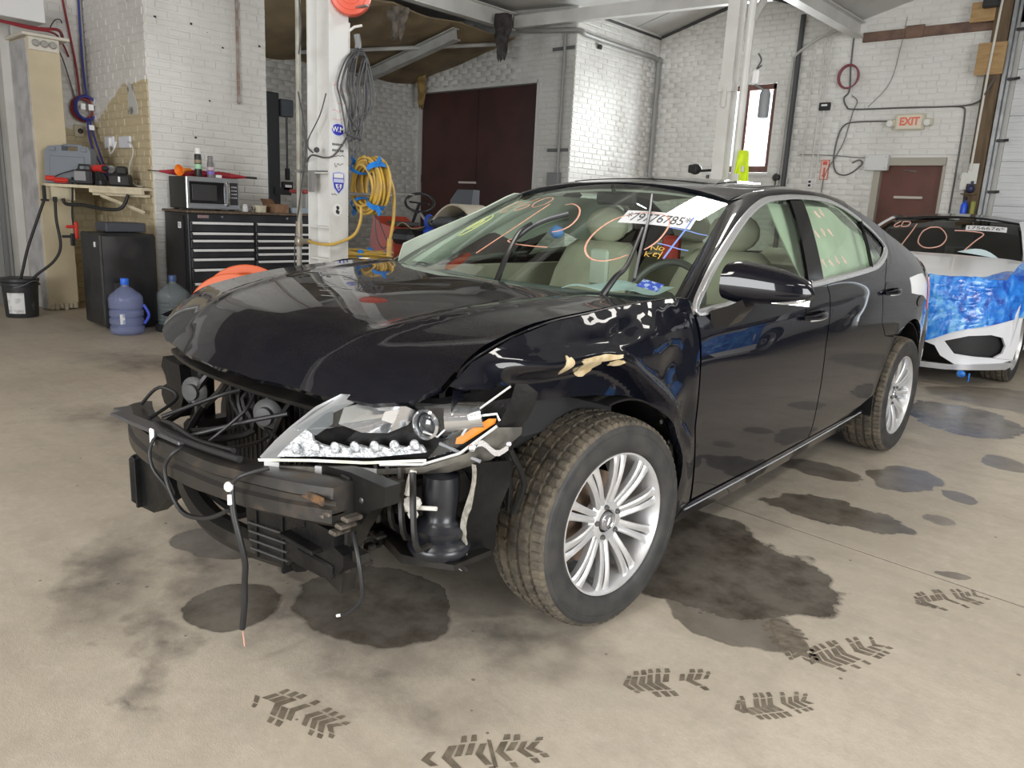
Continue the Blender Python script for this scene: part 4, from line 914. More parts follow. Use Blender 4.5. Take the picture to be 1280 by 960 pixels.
# ---------------------------------------------------------------- door handles, mirror
for par, ys, zs in ((fd, (1.218, 1.426), (.889, .902)), (rd, (2.222, 2.40), (.945, .958))):
    (y0, y1), (z0, z1) = ys, zs; ym, zm = (y0 + y1) / 2, (z0 + z1) / 2
    panel('handle_cup', [(ym - .01 + .062 * math.cos(a), zm + .012 + .036 * math.sin(a)) for a in [k * PI / 12 for k in range(24)]], sidefn(1, .0015), BLKG, par, .02, .004, 1)
    b = B(); P = [(side(y0 + (y1 - y0) * t, z0 + (z1 - z0) * t) + .006 + .034 * math.sin(PI * min(1, max(0, t))) ** .6, y0 + (y1 - y0) * t, z0 + (z1 - z0) * t) for t in [k / 12 for k in range(13)]]
    b.tube(P, [.009 + .006 * math.sin(PI * k / 12) for k in range(13)], 10); h_ = obj('door_handle', b, PAINT, par)
    q = B(); q.tube([(p[0] + .008, p[1], p[2] - .010) for p in P[1:-1]], .0035, 6); obj('handle_trim', q, SATIN, h_)
b = B(); MC = (1.03, .53, 1.045)
def mir_pt(u, v):
    a = 2 * PI * u; t = v
    x = .905 + .27 * t; hh = .076 * (1 - .34 * t) * (max(0, 1 - t ** 5)) ** .5 * (.86 + .14 * min(1, t / .12)); zc2 = 1.050 + .006 * (1 - t) - .006 * t * t
    cx, sy = math.cos(a), math.sin(a)
    yy = .56 + .045 * t - .085 * (max(0, -cx) ** .8) * (1 - .35 * t) * (max(0, 1 - t ** 5)) ** .5 + .035 * max(0, cx) ** .3 * (max(0, 1 - t ** 5)) ** .5
    return (x, yy, zc2 + hh * (abs(sy) ** .75) * (1 if sy > 0 else -1) * (1.10 if sy > 0 else .84))
b.rings([[mir_pt(k / 28, v / 18) for k in range(28)] for v in range(19)]); mr_ = obj('door_mirror', b, PAINT, fd, 60, label='black door mirror housing')
b = B(); b.rings([[(.885, .47, .965), (.885, .60, .968), (.885, .60, .91), (.885, .49, .905)], [(.935, .49, .985), (.935, .60, .985), (.935, .60, .925), (.935, .51, .915)], [(.975, .51, 1.01), (.975, .60, 1.01), (.985, .60, .99), (.985, .52, .985)]]); obj('mirror_foot', b, BLKG, fd, 40)
b = B(); b.tube([(1.085, .492, 1.012), (1.12, .503, 1.015), (1.155, .522, 1.022), (1.168, .545, 1.028)], [.002, .005, .0055, .003], 8); obj('mirror_signal', b, SIL, fd)
b = B(); b.grid(2, 2, lambda u, v: (.93 + .22 * u, .605 + .03 * u, 1.0 + .085 * v)); b.thick(.004); obj('mirror_glass', b, CHROME, fd)

# ---------------------------------------------------------------- wheels
def tyre_mat():
    return M('dusty_tyre', (.055, .047, .036), .85, col2=(.115, .095, .068), scale=26, detail=7, lo=.38, hi=.66, bump=.4, bscale=120)
TYRE = tyre_mat(); SIDEW = M('tyre_sidewall', (.022, .022, .022), .62, col2=(.038, .036, .033), scale=18)
ALLOY = M('silver_alloy', (.64, .64, .65), .30, .6, col2=(.60, .60, .60), scale=30, rvar=.1)
DUSTY = M('brake_dust_barrel', (.10, .10, .10), .4, .5)
def wheel_meshes():
    b = B(); N_ = 288
    # tread: ribs with grooves, shoulder lugs
    prof = []
    for (x, r, k) in [(-.100, .300, 0), (-.108, .313, 0), (-.100, .325, 1), (-.078, .331, 1), (-.074, .331, 1), (-.072, .323, 0), (-.062, .323, 0), (-.060, .333, 2), (-.030, .334, 2), (-.028, .325, 0), (-.016, .325, 0), (-.014, .334, 3), (.014, .334, 3), (.016, .325, 0), (.028, .325, 0), (.030, .334, 2), (.060, .333, 2), (.062, .323, 0), (.072, .323, 0), (.074, .331, 1), (.078, .331, 1), (.100, .325, 1), (.108, .313, 0), (.100, .300, 0)]: prof.append((x, r, k))
    R = []
    for i in range(N_):
        a = 2 * PI * i / N_; r_ = []
        for x, r, k in prof:
            d = 0
            if k == 1 and i % 4 == 0: d = .007
            if k == 2 and (i + (2 if x > 0 else 0)) % 5 == 0: d = .006
            if k == 3 and i % 7 == 3: d = .005
            r_.append((x, (r - d) * math.cos(a), (r - d) * math.sin(a)))
        R.append(r_)
    n = len(prof); b.add([p for r in R for p in r], [(i * n + k, i * n + k + 1, ((i + 1) % N_) * n + k + 1, ((i + 1) % N_) * n + k) for i in range(N_) for k in range(n - 1)])
    tread = b.mesh('tread', 30)
    s = B(); T = AX['x']
    s.lathe([(.3135, .1075), (.311, .1105), (.302, .1125), (.296, .1125), (.2955, .1135), (.288, .1135), (.2875, .1125), (.262, .115), (.240, .112), (.232, .107), (.2275, .099), (.2265, .094)], 72, T, cap=False)
    s.lathe([(.3135, -.1075), (.296, -.1125), (.262, -.115), (.235, -.108), (.2265, -.094)], 60, T, cap=False)
    sw = s.mesh('tyre', 40)
    q = B(); q.lathe([(.2275, .100), (.2265, .104), (.222, .1045), (.2195, .100), (.214, .085), (.206, .06), (.203, .02), (.203, -.09), (.222, -.10)], 72, T, cap=False)
    rim = q.mesh('wheel', 40)
    h = B(); h.lathe([(.036, .066), (.040, .073), (.066, .071), (.078, .062), (.080, .04), (.05, .03)], 40, T, cap=False); hub = h.mesh('hub', 40)
    sp = B()  # one slim spoke along +z (twin spokes are two of these)
    Rr = []
    for i in range(11):
        t = i / 10; rad = .060 + .156 * t; w_ = .0102 - .0012 * math.sin(PI * t) + .0025 * t + .004 * max(0, t - .85) / .15; xx = .070 + .018 * math.sin(t * 2.2) - .004 * t + .010 * t; dep = .026 - .006 * t
        cy = .0115 + .0135 * t ** 1.3
        Rr.append([(xx - .003, cy - w_, rad), (xx + .001, cy - w_ * .55, rad), (xx + .0015, cy + w_ * .55, rad), (xx - .003, cy + w_, rad), (xx - dep, cy + w_ * .9, rad), (xx - dep, cy - w_ * .9, rad)])
    sp.rings(Rr); spoke = sp.mesh('spoke', 40)
    l = B(); l.lathe([(0, .083), (.006, .082), (.0085, .077), (.0085, .04)], 8, T); lug = l.mesh('lug_nut', 30)
    cc = B(); cc.lathe([(0, .078), (.024, .0775), (.029, .075), (.031, .068)], 28, T); cap_ = cc.mesh('centre_cap', 30)
    dsk = B(); dsk.lathe([(.0, .012), (.148, .012), (.148, -.012), (0, -.012)], 48, T); disc = dsk.mesh('brake_disc', 30)
    em = B(); em.lathe([(.019, .0782), (.0215, .0795), (.0225, .0782)], 30, T, closed=True)
    em.tube([(.0795, .005, .013), (.0795, -.001, .004), (.0795, -.009, -.007), (.0795, .003, -.0075), (.0795, .013, -.006)], .0022, 6)
    emb = em.mesh('cap_emblem', 30)
    for me, m_ in ((tread, TYRE), (sw, SIDEW), (rim, ALLOY), (hub, ALLOY), (spoke, ALLOY), (lug, DUSTY), (cap_, M('cap_grey', (.30, .30, .31), .3, .6)), (disc, M('rusty_disc', (.20, .14, .10), .5, .5)), (emb, CHROME)): me.materials.append(m_)
    return tread, sw, rim, hub, spoke, lug, cap_, disc, emb
WM = wheel_meshes()
def put_wheel(parent, x, y, z, sg, steer, spin, camber=0, near=True, k=1.0):
    tread, sw, rim, hub, spoke, lug, cap_, disc, emb = WM
    W = Matrix.Translation((x, y, z)) @ Matrix.Rotation(steer, 4, 'Z') @ Matrix.Rotation(camber, 4, 'Y') @ (Matrix.Rotation(PI, 4, 'Z') if sg < 0 else Matrix.Identity(4)) @ Matrix.Rotation(spin, 4, 'X') @ Matrix.Diagonal((k, k, k, 1))
    r = bpy.data.objects.new('wheel', rim); COL.objects.link(r); r.parent = parent; r.matrix_parent_inverse = Matrix.Translation(-parent.location); r.matrix_basis = W
    def ch(nm, me, T=None):
        o = bpy.data.objects.new(nm, me); COL.objects.link(o); o.parent = r; o.matrix_basis = T if T else Matrix.Identity(4); return o
    ch('tread', tread); ch('tyre', sw); ch('hub', hub); ch('brake_disc', disc)
    if near:
        for i in range(10):
            for s in (-1, 1):
                a = 2 * PI * (i + .5) / 10
                ch('spoke', spoke, Matrix.Rotation(a, 4, 'X') @ (Matrix.Diagonal((1, s, 1, 1))) @ Matrix.Rotation(.035, 4, 'X'))
        for i in range(5):
            a = 2 * PI * i / 5; ch('lug_nut', lug, Matrix.Translation((0, .050 * math.sin(a), .050 * math.cos(a))))
        ch('centre_cap', cap_); ch('cap_emblem', emb)
    return r
put_wheel(car, .790, 0, .334, 1, math.radians(-5), .2, math.radians(-1.2))
put_wheel(car, .795, 2.80, .334, 1, 0, .5)
put_wheel(car, -.79, 0, .334, -1, math.radians(-5), 0, near=False)
put_wheel(car, -.795, 2.80, .334, -1, 0, 0, near=False)

# ---------------------------------------------------------------- cowl, wipers, marker writing on the windshield
b = B(); b.grid(40, 3, lambda u, v: (lambda x: (x, .14 + .5 * x * x + .085 * v, .972 - .05 * abs(x) * abs(x) - .012 * math.sin(v * PI) + .012 * v))(-.69 + 1.38 * u)); b.thick(.006); cw_ = obj('cowl_panel', b, BLK, car, 60)
b = B()
for k in range(40):
    x = -.6 + 1.2 * k / 39; b.box((x, .16 + .5 * x * x, .976 - .05 * x * x), (.012, .03, .004))
obj('cowl_vents', b, DARKIN, cw_, kind='stuff')
WIP = M('wiper_black', (.02, .02, .021), .35)
def onw(x, y, h=.012): return (x, y, wind(x, y) + h)
for arm, blade in (((( .529, .335, .975), (.540, .40, 1.045), (.528, .49, 1.09), (.43, .72, 1.215)), ((.585, .455), (.50, .61), (.43, .745), (.36, .87), (.28, 1.0))),
                   (((.114, .235, .985), (.05, .36, 1.09), (-.037, .525, 1.175), (-.041, .60, 1.21)), ((-.03, .50), (-.041, .60), (-.02, .67), (.01, .705), (.042, .738)))):
    b = B(); b.tube(catmull(arm, 5), [.013 - .0004 * k for k in range(16)], 8); b.ball(arm[0], (.02, .02, .016), 10)
    w_ = obj('wiper_arm', b, WIP, car)
    b = B(); P = catmull([onw(x, y, .010) for x, y in blade], 5); b.tube(P, .006, 6); obj('wiper_blade', b, RUB, w_)
    b = B(); P = catmull([onw(x, y, .019) for x, y in blade], 5); b.tube(P, .005, 6); obj('blade_spoiler', b, M('wiper_grey', (.16, .16, .17), .3), w_)
ORG = M('orange_marker', (.80, .34, .22), .6, col2=(.85, .50, .38), scale=60); YEL = M('yellow_marker', (.75, .80, .25), .6); AMB = M('amber_marker', (.85, .50, .08), .6); BLU = M('blue_marker', (.20, .32, .75), .6)
def marker(polys, mat, r=.0035, nm='marker_writing', label=None, surf=None, par=None):
    b = B()
    for P in polys:
        Q = catmull([(x, y, 0) for x, y in P], 6); b.tube([onw(q.x, q.y, .0015) for q in Q], r, 6)
        b.v = b.v
    for i, v in enumerate(b.v):
        h_ = v.z - wind(v.x, v.y); v.z = wind(v.x, v.y) + max(0, h_) * .35
    return obj(nm, b, mat, wsd, 60, label=label)
marker([[(-.50, .90), (-.49, .955), (-.45, .98), (-.42, .95), (-.43, .90), (-.40, .86)][:4] + [(-.44, .90), (-.47, .85), (-.40, .85)],
        [(-.33, .98), (-.37, .90), (-.36, .84), (-.31, .86), (-.32, .90), (-.36, .89)], [(-.27, .86), (-.30, .92), (-.27, .975), (-.22, .95), (-.21, .89), (-.24, .85), (-.27, .86)]], ORG, .003, label='orange 260 written at the top corner of the glass')
marker([[(-.16, .398), (-.157, .487), (-.157, .614), (-.165, .738), (-.177, .878)], [(-.074, .86), (-.041, .873), (.029, .829), (.085, .754), (.11, .681), (.104, .631), (.074, .60)],
        [(.145, .487), (.069, .479), (-.019, .482), (-.076, .50), (-.075, .518), (-.034, .514)],
        [(.469, .574), (.445, .528), (.41, .494), (.36, .487), (.307, .522), (.272, .581), (.252, .664), (.252, .749), (.273, .809), (.33, .87), (.40, .89), (.452, .871), (.485, .817), (.507, .727), (.507, .667), (.50, .633)]], ORG, .0042, label='large orange strokes reading /20 across the glass')
marker([[(-.50, .62), (-.535, .70), (-.53, .80), (-.49, .83), (-.455, .78), (-.455, .68), (-.48, .62), (-.50, .62)], [(-.505, .68), (-.515, .74), (-.495, .78), (-.48, .74), (-.485, .69)]], YEL, .0035, label='pale yellow circled mark')
marker([[(.523, .644), (.512, .667)], [(.512, .667), (.54, .656)], [(.54, .656), (.529, .684)], [(.542, .677), (.545, .665), (.556, .665), (.559, .679), (.547, .683), (.542, .677)],
        [(.514, .629), (.525, .600)], [(.5195, .6145), (.538, .629)], [(.5195, .6145), (.542, .606)], [(.546, .627), (.555, .638), (.546, .639), (.55, .62), (.562, .624)], [(.557, .644), (.571, .635)], [(.564, .663), (.571, .635), (.576, .613)]], AMB, .0017, label='amber writing: No Key')
marker([[(.528, .932), (.553, .826), (.573, .719), (.591, .627)], [(.49, .815), (.561, .832), (.607, .838), (.64, .849)], [(.518, .696), (.555, .704), (.601, .71), (.637, .722)]], BLU, .004, label='blue hash mark')
# lot label behind the glass, blue permit, paper on the dash
LBL = M('white_label', (.82, .83, .85), .5); INK = M('black_ink', (.03, .03, .03), .6)
def wquad(P, h): return [(x, y, wind(x, y) + h) for x, y in P]
b = B(); A_, Bq, C_, D_ = (.258, .865), (.285, .755), (.565, .845), (.538, .945)
def lab(u, v, h): 
    p = Vector(A_).lerp(Vector(D_), u); q = Vector(Bq).lerp(Vector(C_), u); r_ = q.lerp(p, v); return (r_.x, r_.y, wind(r_.x, r_.y) + h)
b.grid(14, 4, lambda u, v: lab(u, v, .001)); b.thick(.0006); lb = obj('stock_label', b, LBL, wsd, label='white label with the black number 79776785')
me = text_mesh('*79776785*', 1.0, Matrix.Identity(4), 0, sx=1.0); xs = [v.co.x for v in me.vertices]; ys = [v.co.y for v in me.vertices]
for v in me.vertices:
    u = (v.co.x - min(xs)) / (max(xs) - min(xs)); q = (v.co.y - min(ys)) / (max(ys) - min(ys)); v.co = lab(.05 + .9 * u, .16 + .66 * q, .0022)
me.materials.append(INK); obj('lettering', me, None, wsd, ang=0)
b = B(); b.grid(6, 4, lambda u, v: (lambda x, y: (x, y, wind(x, y) - .006))(.595 + .075 * u, .455 + .045 * v + .02 * u)); b.thick(.001); obj('parking_permit', b, M('blue_permit', (.05, .09, .60), .5, col2=(.5, .55, .85), scale=60, lo=.5, hi=.6), wsd, label='blue permit sticker in the lower corner')
# ---------------------------------------------------------------- interior
b = B(); b.grid(20, 8, lambda u, v: (-.68 + 1.36 * u, .30 + .35 * (2 * u - 1) ** 2 * (1 - v) + .52 * v, .955 + .02 * math.sin(v * PI) - .03 * v + .02 * math.exp(-((u - .77) / .12) ** 2) * sstep(.5, 1, v))); b.thick(.02)
b.box((0, .86, .80), (1.30, .08, .26), bev=.03); b.box((0, 1.1, .66), (.28, .7, .22), bev=.04); obj('dashboard', b, DASH, car, 60)
b = B(); P = [(.37 + .185 * math.cos(a), 1.02 + .07 * math.sin(a), .90 + .175 * math.sin(a)) for a in [k * PI / 14 for k in range(28)]]; b.tube(P, .016, 8, closed=True); b.ball((.37, 1.0, .89), (.09, .05, .07), 12); b.tube([(.2, 1.02, .90), (.54, 1.02, .90)], .012, 6); obj('steering_wheel', b, M('wheel_grey', (.09, .085, .08), .5), car)
def seat(x, y, w_, back, head):
    b = B()
    b.rings([[(x + dx * w_ * s, y + dy, z) for dx, dy in ((-.5, -.27), (.5, -.27), (.5, .2), (-.5, .2))] for z, s in ((.42, .9), (.56, 1), (.62, .94))])
    R = []
    for t, zz, ww, th in ((0, .55, 1.0, .16), (.35, .75, 1.03, .16), (.7, .95, .98, .14), (.92, 1.08, .84, .11), (1, 1.12, .66, .06)):
        yy = y + .16 + .20 * t; R.append([(x - .5 * w_ * ww, yy - th * .3, zz), (x - .38 * w_ * ww, yy - th * .5, zz), (x + .38 * w_ * ww, yy - th * .5, zz), (x + .5 * w_ * ww, yy - th * .3, zz), (x + .46 * w_ * ww, yy + th * .5, zz), (x - .46 * w_ * ww, yy + th * .5, zz)])
    b.rings(R); s_ = obj('seat', b, BEIGE, car, 60)
    b = B(); b.ball((x, y + .385, 1.205), (.135, .055, .095), 14); b.tube([(x - .05, y + .39, 1.08), (x - .05, y + .39, 1.2)], .007, 6); b.tube([(x + .05, y + .39, 1.08), (x + .05, y + .39, 1.2)], .007, 6); obj('headrest', b, BEIGE, s_, 60)
seat(.37, 1.22, .50, 0, 0); seat(-.37, 1.22, .50, 0, 0); seat(.36, 2.10, .55, 0, 0); seat(-.36, 2.10, .55, 0, 0)
b = B(); b.grid(10, 12, lambda u, v: (lambda x, y: (x, y, roof(x, y) - .035))(-.53 + 1.06 * u, 1.17 + 1.16 * v)); b.thick(.01); obj('headliner', b, M('headliner_grey', (.34, .34, .30), .9), car)
b = B(); b.box((0, 2.62, 1.03), (1.2, .55, .03), bev=.01); obj('parcel_shelf', b, BEIGE, car)
for sg in SG:
    ys0, ys1 = (.52, 2.25) if sg < 0 else (1.42, 2.36)
    b = B(); b.grid(30, 8, lambda u, v: (lambda y, z: (sg * (side(y, z) - .05 - .02 * math.sin(y * 9 + v * 3)), y, z))(ys0 + (ys1 - ys0) * u, (lambda y: min(1.345, .86 + .47 * (y - .05)) if y < 1.3 else 1.345 - max(0, y - 2.0) * .35)(ys0 + (ys1 - ys0) * u) - (.22 + (.13 if sg > 0 else .0) + .03 * math.sin(u * 17)) * v)); b.thick(.006)
    obj('curtain_airbag', b, PALE, car, 60, label='deployed pale curtain airbag')
    b = B(); b.grid(10, 3, lambda u, v: (sg * (side(.5 + 1.7 * u, .55 + .42 * v) - .06), .5 + 1.7 * u, .55 + .42 * v)); b.thick(.02); obj('door_lining', b, BEIGE, car, 60)
Al = [(x, y, wind(x, y) - .014) for x, y in ((-.700, .51), (-.675, .64), (-.635, .81), (-.592, .98), (-.555, 1.10))]
loft('pillar_trim', Al, [(p[0] - .02, p[1] + .20, p[2] - .02) for p in Al], (.03, 0, 0), PALE, car)
b = B(); b.grid(10, 6, lambda u, v: (lambda x, y: (x, y, .985 + .045 * u * (1 - u) + .008 * math.sin(9 * u + 5 * v) + .012 * v))(.30 + .30 * u, .40 + .05 * v + .10 * u + .16 * v)); b.thick(.0015); obj('crumpled_paper', b, M('pale_blue_paper', (.62, .76, .80), .8), car, 60, label='pale crumpled sheet lying on the dashboard')
b = B(); b.box((0.07, .95, 1.03), (.10, .03, .16), bev=.01); obj('display_panel', b, M('screen_beige', (.45, .46, .40), .5), car)
b = B(); b.box((0, 1.14, 1.335), (.22, .03, .06), bev=.012); b.tube([(0, 1.12, 1.36), (0, 1.10, 1.395)], .01, 6); obj('rear_view_mirror', b, DARKIN, car)
b = B(); b.box((-.05, 1.75, 1.1), (.10, .07, .14), bev=.02); obj('red_bag', b, M('red_cloth', (.55, .06, .04), .7), car, label='red triangular bag on the seat')
b = B(); b.ball((-.47, 1.30, 1.16), (.045, .03, .035), 12); obj('blue_tape_roll', b, M('blue_tape', (.12, .26, .62), .5), car)

# ---------------------------------------------------------------- loose wires at the nose
WIRE = M('black_wire', (.016, .016, .017), .45)
def wire(pts, r=.005, mat=WIRE, label=None, par=None, n=6):
    b = B(); b.tube(catmull(pts, n), r, 7); return obj('wire', b, mat, par or car, 60, label=label)
wire([(-.12, -.955, .56), (-.10, -.985, .52), (-.08, -.985, .47), (-.02, -.975, .43), (.08, -.975, .385), (.19, -.965, .395)], .0055)
w1 = wire([(.01, -.90, .56), (.03, -.965, .55), (0, -.985, .50), (.02, -.985, .44), (.09, -.98, .385), (.2, -.965, .40), (.30, -.955, .45)], .006)
wire([(.42, -.90, .59), (.38, -.955, .57), (.34, -.965, .535)], .006)
w2 = wire([(.345, -.965, .535), (.36, -.97, .47), (.38, -.965, .40), (.385, -.955, .33), (.37, -.95, .27), (.365, -.95, .20), (.35, -.95, .125)], .0085, label='thick black cable hanging to near the floor')
b = B(); b.ball((.345, -.972, .535), (.014, .012, .014), 10); b.tube([(.35, -.972, .515), (.356, -.975, .49)], .007, 8); obj('connector', b, M('white_connector', (.75, .74, .70), .4), w2, label='white connector')
b = B(); b.tube(catmull([(.35, -.95, .125), (.345, -.945, .10), (.35, -.945, .07)], 4), .002, 5); obj('bare_strand', b, M('copper_strand', (.55, .30, .22), .4), w2)
w3 = wire([(.62, -.785, .445), (.66, -.80, .40), (.675, -.80, .34), (.67, -.795, .285), (.63, -.80, .235), (.60, -.805, .215)], .006, label='short grey cable hanging beside the frame end')
b = B(); b.tube([(.60, -.805, .215), (.585, -.81, .208)], .004, 6); obj('bare_strand', b, M('white_strand', (.8, .8, .8), .4), w3)
wire([(-.55, -.82, .545), (-.45, -.80, .62), (-.36, -.78, .60), (-.30, -.90, .56)], .006); wire([(-.30, -.86, .56), (-.22, -.72, .62), (-.12, -.68, .66)], .007)
wire([(-.26, -.90, .555), (-.1, -.93, .565), (.1, -.93, .575), (.3, -.915, .585)], .010); wire([(-.25, -.88, .56), (-.12, -.90, .58), (.05, -.91, .575), (.24, -.90, .59)], .008)
wire([(-.02, -.90, .57), (.10, -.80, .62), (.22, -.72, .66)], .007); wire([(.06, -.88, .57), (.12, -.80, .66), (.05, -.72, .70)], .005)
wire([(.70, -.57, .66), (.75, -.55, .645), (.82, -.54, .635)], .005, M('grey_wire', (.25, .25, .26), .5))
b = B(); b.box((-.125, -.965, .555), (.022, .008, .05), bev=.003); obj('wire_tag', b, M('white_tag', (.8, .8, .8), .5), car)

# small brackets, hoses and pipe ends filling the dark nose
b = B(); rnd = random.Random(21)
for k in range(26):
    x = rnd.uniform(.44, .66); z = rnd.uniform(.34, .58); y = -.74 + rnd.uniform(-.04, .10)
    b.box((x, y, z), (rnd.uniform(.015, .05), rnd.uniform(.015, .04), rnd.uniform(.008, .05)), TR(0, 0, 0), bev=.004)
for k in range(8):
    x = -.4 + .1 * k; b.tube(catmull([(x, -.60, .70), (x + rnd.uniform(-.05, .05), -.66, .62), (x + rnd.uniform(-.1, .1), -.68, .54), (x + rnd.uniform(-.1, .1), -.80, .50)], 4), rnd.uniform(.006, .014), 6)
for k in range(5): b.tube(catmull([(.50 + .05 * k, -.66, .60), (.54 + .05 * k, -.68, .50 - .02 * k), (.50 + .06 * k, -.62, .40), (.56 + .06 * k, -.55, .33)], 4), .009, 6)
obj('nose_clutter', b, BLKD, car, kind='stuff')
b = B(); b.box((.45, -.80, .375), (.16, .10, .012), bev=.003); b.box((.30, -.815, .435), (.30, .012, .05), bev=.004); b.box((.50, -.815, .33), (.16, .02, .04), bev=.006); obj('tray_flange', b, BLK, car)

PNK = M('pink_marker', (.62, .42, .37), .6)
def scribble(P, par):
    b = B(); b.tube([(side(q.x, q.y) - .009, q.x, q.y) for q in catmull([(y, z, 0) for y, z in P], 5)], .0015, 5); obj('marker_scribble', b, PNK, par)
rg_ = [o for o in car.children if o.name.startswith('rear_door')][0]
for k, (y0, z0) in enumerate(((1.60, 1.10), (1.68, 1.10), (1.76, 1.11), (1.84, 1.11), (1.66, 1.22), (1.74, 1.23), (1.82, 1.23), (1.78, 1.31), (1.84, 1.32))):
    rnd = random.Random(60 + k); scribble([(y0 + .012 * math.cos(t * 1.9 + k) * (1.4 if t % 2 else .7), z0 + .017 * math.sin(t * 1.5 + k)) for t in range(6)], rg_)
# ============================================================ DOORS, WINDOW, GATE
BROWN = M('dark_brown_door_paint', (.052, .016, .013), .38, col2=(.036, .012, .010), scale=2, rvar=.1)
BROWN2 = M('brown_door_paint', (.135, .048, .034), .42, col2=(.10, .036, .026), scale=3, rvar=.1)
GREYM = M('grey_metal', (.34, .34, .34), .4, .6)
BLACKM = M('black_metal', (.02, .02, .022), .4)
b = B(); b.box((-7.09, 7.30, 1.55), (2.72, .04, 3.10)); d1 = struct('door_1', b, M('door_back_dark', (.02, .008, .007), .7)); d1['label'] = 'tall dark brown double door in the grey brick wall'
for k in (0, 1):
    b = B(); b.box((-7.74 + 1.335 * k, 7.255, 1.54), (1.322, .05, 3.07), bev=.006); lf = obj('door_leaf', b, BROWN, d1)
    for z in (.4, 1.7, 2.9):
        q = B(); q.tube([(-8.385 + 2.605 * k, 7.225, z - .06), (-8.385 + 2.605 * k, 7.225, z + .06)], .012, 8); obj('hinge', q, BROWN, lf)
b = B(); b.box((-7.08, 7.222, 1.54), (.05, .012, 3.06)); obj('meeting_strip', b, BROWN, d1)
b = B(); b.tube([(-7.42, 7.20, 1.65), (-7.04, 7.20, 1.65)], .018, 8); b.box((-7.40, 7.215, 1.65), (.03, .03, .03)); b.box((-7.06, 7.215, 1.65), (.03, .03, .03)); obj('door_handle', b, M('pale_bar', (.55, .5, .46), .4), d1, label='pale push bar')
b = B(); b.box((-5.73, 7.145, 1.56), (.04, .05, 3.12)); b.box((-7.09, 7.145, 3.11), (2.72, .05, .05)); struct('trim_1', b, BRG)
b = B(); b.box((-1.09, 9.41, 1.06), (.86, .05, 2.11), bev=.005); d2_ = struct('door_2', b, BROWN2); d2_['label'] = 'brown metal exit door with a pale push bar'
b = B(); b.box((-1.10, 9.365, 1.665), (.36, .05, .035), bev=.008); obj('push_bar', b, M('pale_push_bar', (.55, .50, .45), .4), d2_)
b = B(); b.tube([(-1.2, 9.385, 2.02), (-1.13, 9.35, 2.005), (-1.05, 9.385, 2.0)], .009, 6); obj('door_closer_arm', b, GREYM, d2_)
TAN = M('tan_frame_paint', (.40, .37, .31), .5)
b = B(); b.box((-1.125, 9.34, 2.12), (.86, .10, .10)); b.box((-1.515, 9.34, 1.04), (.08, .10, 2.08)); b.box((-.705, 9.34, 1.04), (.035, .10, 2.08)); struct('trim_2', b, TAN)
# window with reddish frame
WF = M('red_brown_frame', (.16, .075, .06), .5, col2=(.11, .05, .04), scale=8)
b = B(); x0, x1, z0, z1, y = -3.965, -3.075, 1.975, 3.215, 9.36
for c, d in (((x0 + .035, y, (z0 + z1) / 2), (.07, .07, z1 - z0)), ((x1 - .03, y, (z0 + z1) / 2), (.06, .07, z1 - z0)), (((x0 + x1) / 2, y, z0 + .045), (x1 - x0, .08, .09)), (((x0 + x1) / 2, y, z1 - .04), (x1 - x0, .07, .08)), (((x0 + x1) / 2, y, 2.6), (.05, .05, z1 - z0))): b.box(c, d, bev=.008)
w1 = struct('window_1', b, WF); w1['label'] = 'bright window with a reddish brown frame'
for k in (0, 1):
    q = B(); q.box((-3.74 + .44 * k, 9.37, 2.6), (.40, .005, 1.09)); obj('pane', q, CLEAR, w1)
b = B(); b.box((-3.52, 9.285, 1.945), (.98, .07, .05), bev=.01); struct('window_sill', b, BR)['label'] = 'white painted sill under the window'
# sectional garage door at the right edge, steel track, timber post
GW = M('white_garage_door', (.66, .67, .68), .5, col2=(.60, .61, .62), scale=3)
b = B(); b.box((1.6, 9.40, 1.85), (3.45, .02, 3.7)); d3 = struct('door_3', b, GW); d3['label'] = 'white ribbed sectional garage door at the right edge'
for k in range(7):
    b = B(); z = .53 * k + .265; b.box((1.6, 9.375, z), (3.42, .03, .522), bev=.004)
    for j in range(6): b.box((1.6, 9.358, z - .215 + .086 * j), (3.40, .010, .055), bev=.004)
    obj('door_panel', b, GW, d3)
WOOD = M('brown_timber', (.16, .105, .055), .7, col2=(.09, .06, .033), scale=4, stretch=(6, 6, .6), detail=7)
PLY = M('raw_plywood', (.42, .27, .12), .7, col2=(.33, .20, .085), scale=6, stretch=(1, 1, 5))
b = B(); b.box((-.315, 9.21, 2.12), (.17, .14, 4.24), bev=.01); tag(obj('timber_post', b, WOOD), 'brown timber post between the exit wall and the garage door', 'post')
b = B(); b.box((-.20, 9.20, 2.1), (.05, .05, 4.2), bev=.006); b.box((-.155, 9.24, 2.1), (.03, .04, 4.2)); t_ = obj('door_track', b, M('galvanised_steel', (.34, .35, .36), .35, .8, col2=(.26, .27, .28), scale=8)); tag(t_, 'grey steel track upright beside the timber post', 'track')
for z in (1.75, 2.35, 3.05, 3.6):
    q = B(); q.box((-.11, 9.20, z), (.10, .04, .03), bev=.004); q.tube([(-.08, 9.18, z), (-.03, 9.18, z + .005)], .016, 8); obj('track_bracket', q, BLACKM, t_)
b = B(); b.box((-.36, 9.125, 3.285), (.30, .02, .36)); tag(obj('plywood_patch', b, PLY), 'tan plywood square screwed across the timber post', 'board')
b = B(); b.box((-.52, 9.12, 3.82), (.26, .02, .22)); pl_ = obj('plywood_patch', b, PLY); tag(pl_, 'small plywood board behind the black box at the top corner', 'board')
b = B(); b.box((-.44, 9.07, 3.93), (.17, .08, .17), bev=.01); q_ = obj('control_box', b, BLACKM); tag(q_, 'black control box on plywood at the top right corner', 'box')
b = B(); b.box((-.45, 9.025, 3.96), (.09, .01, .03)); obj('label_strip', b, LBL, q_)
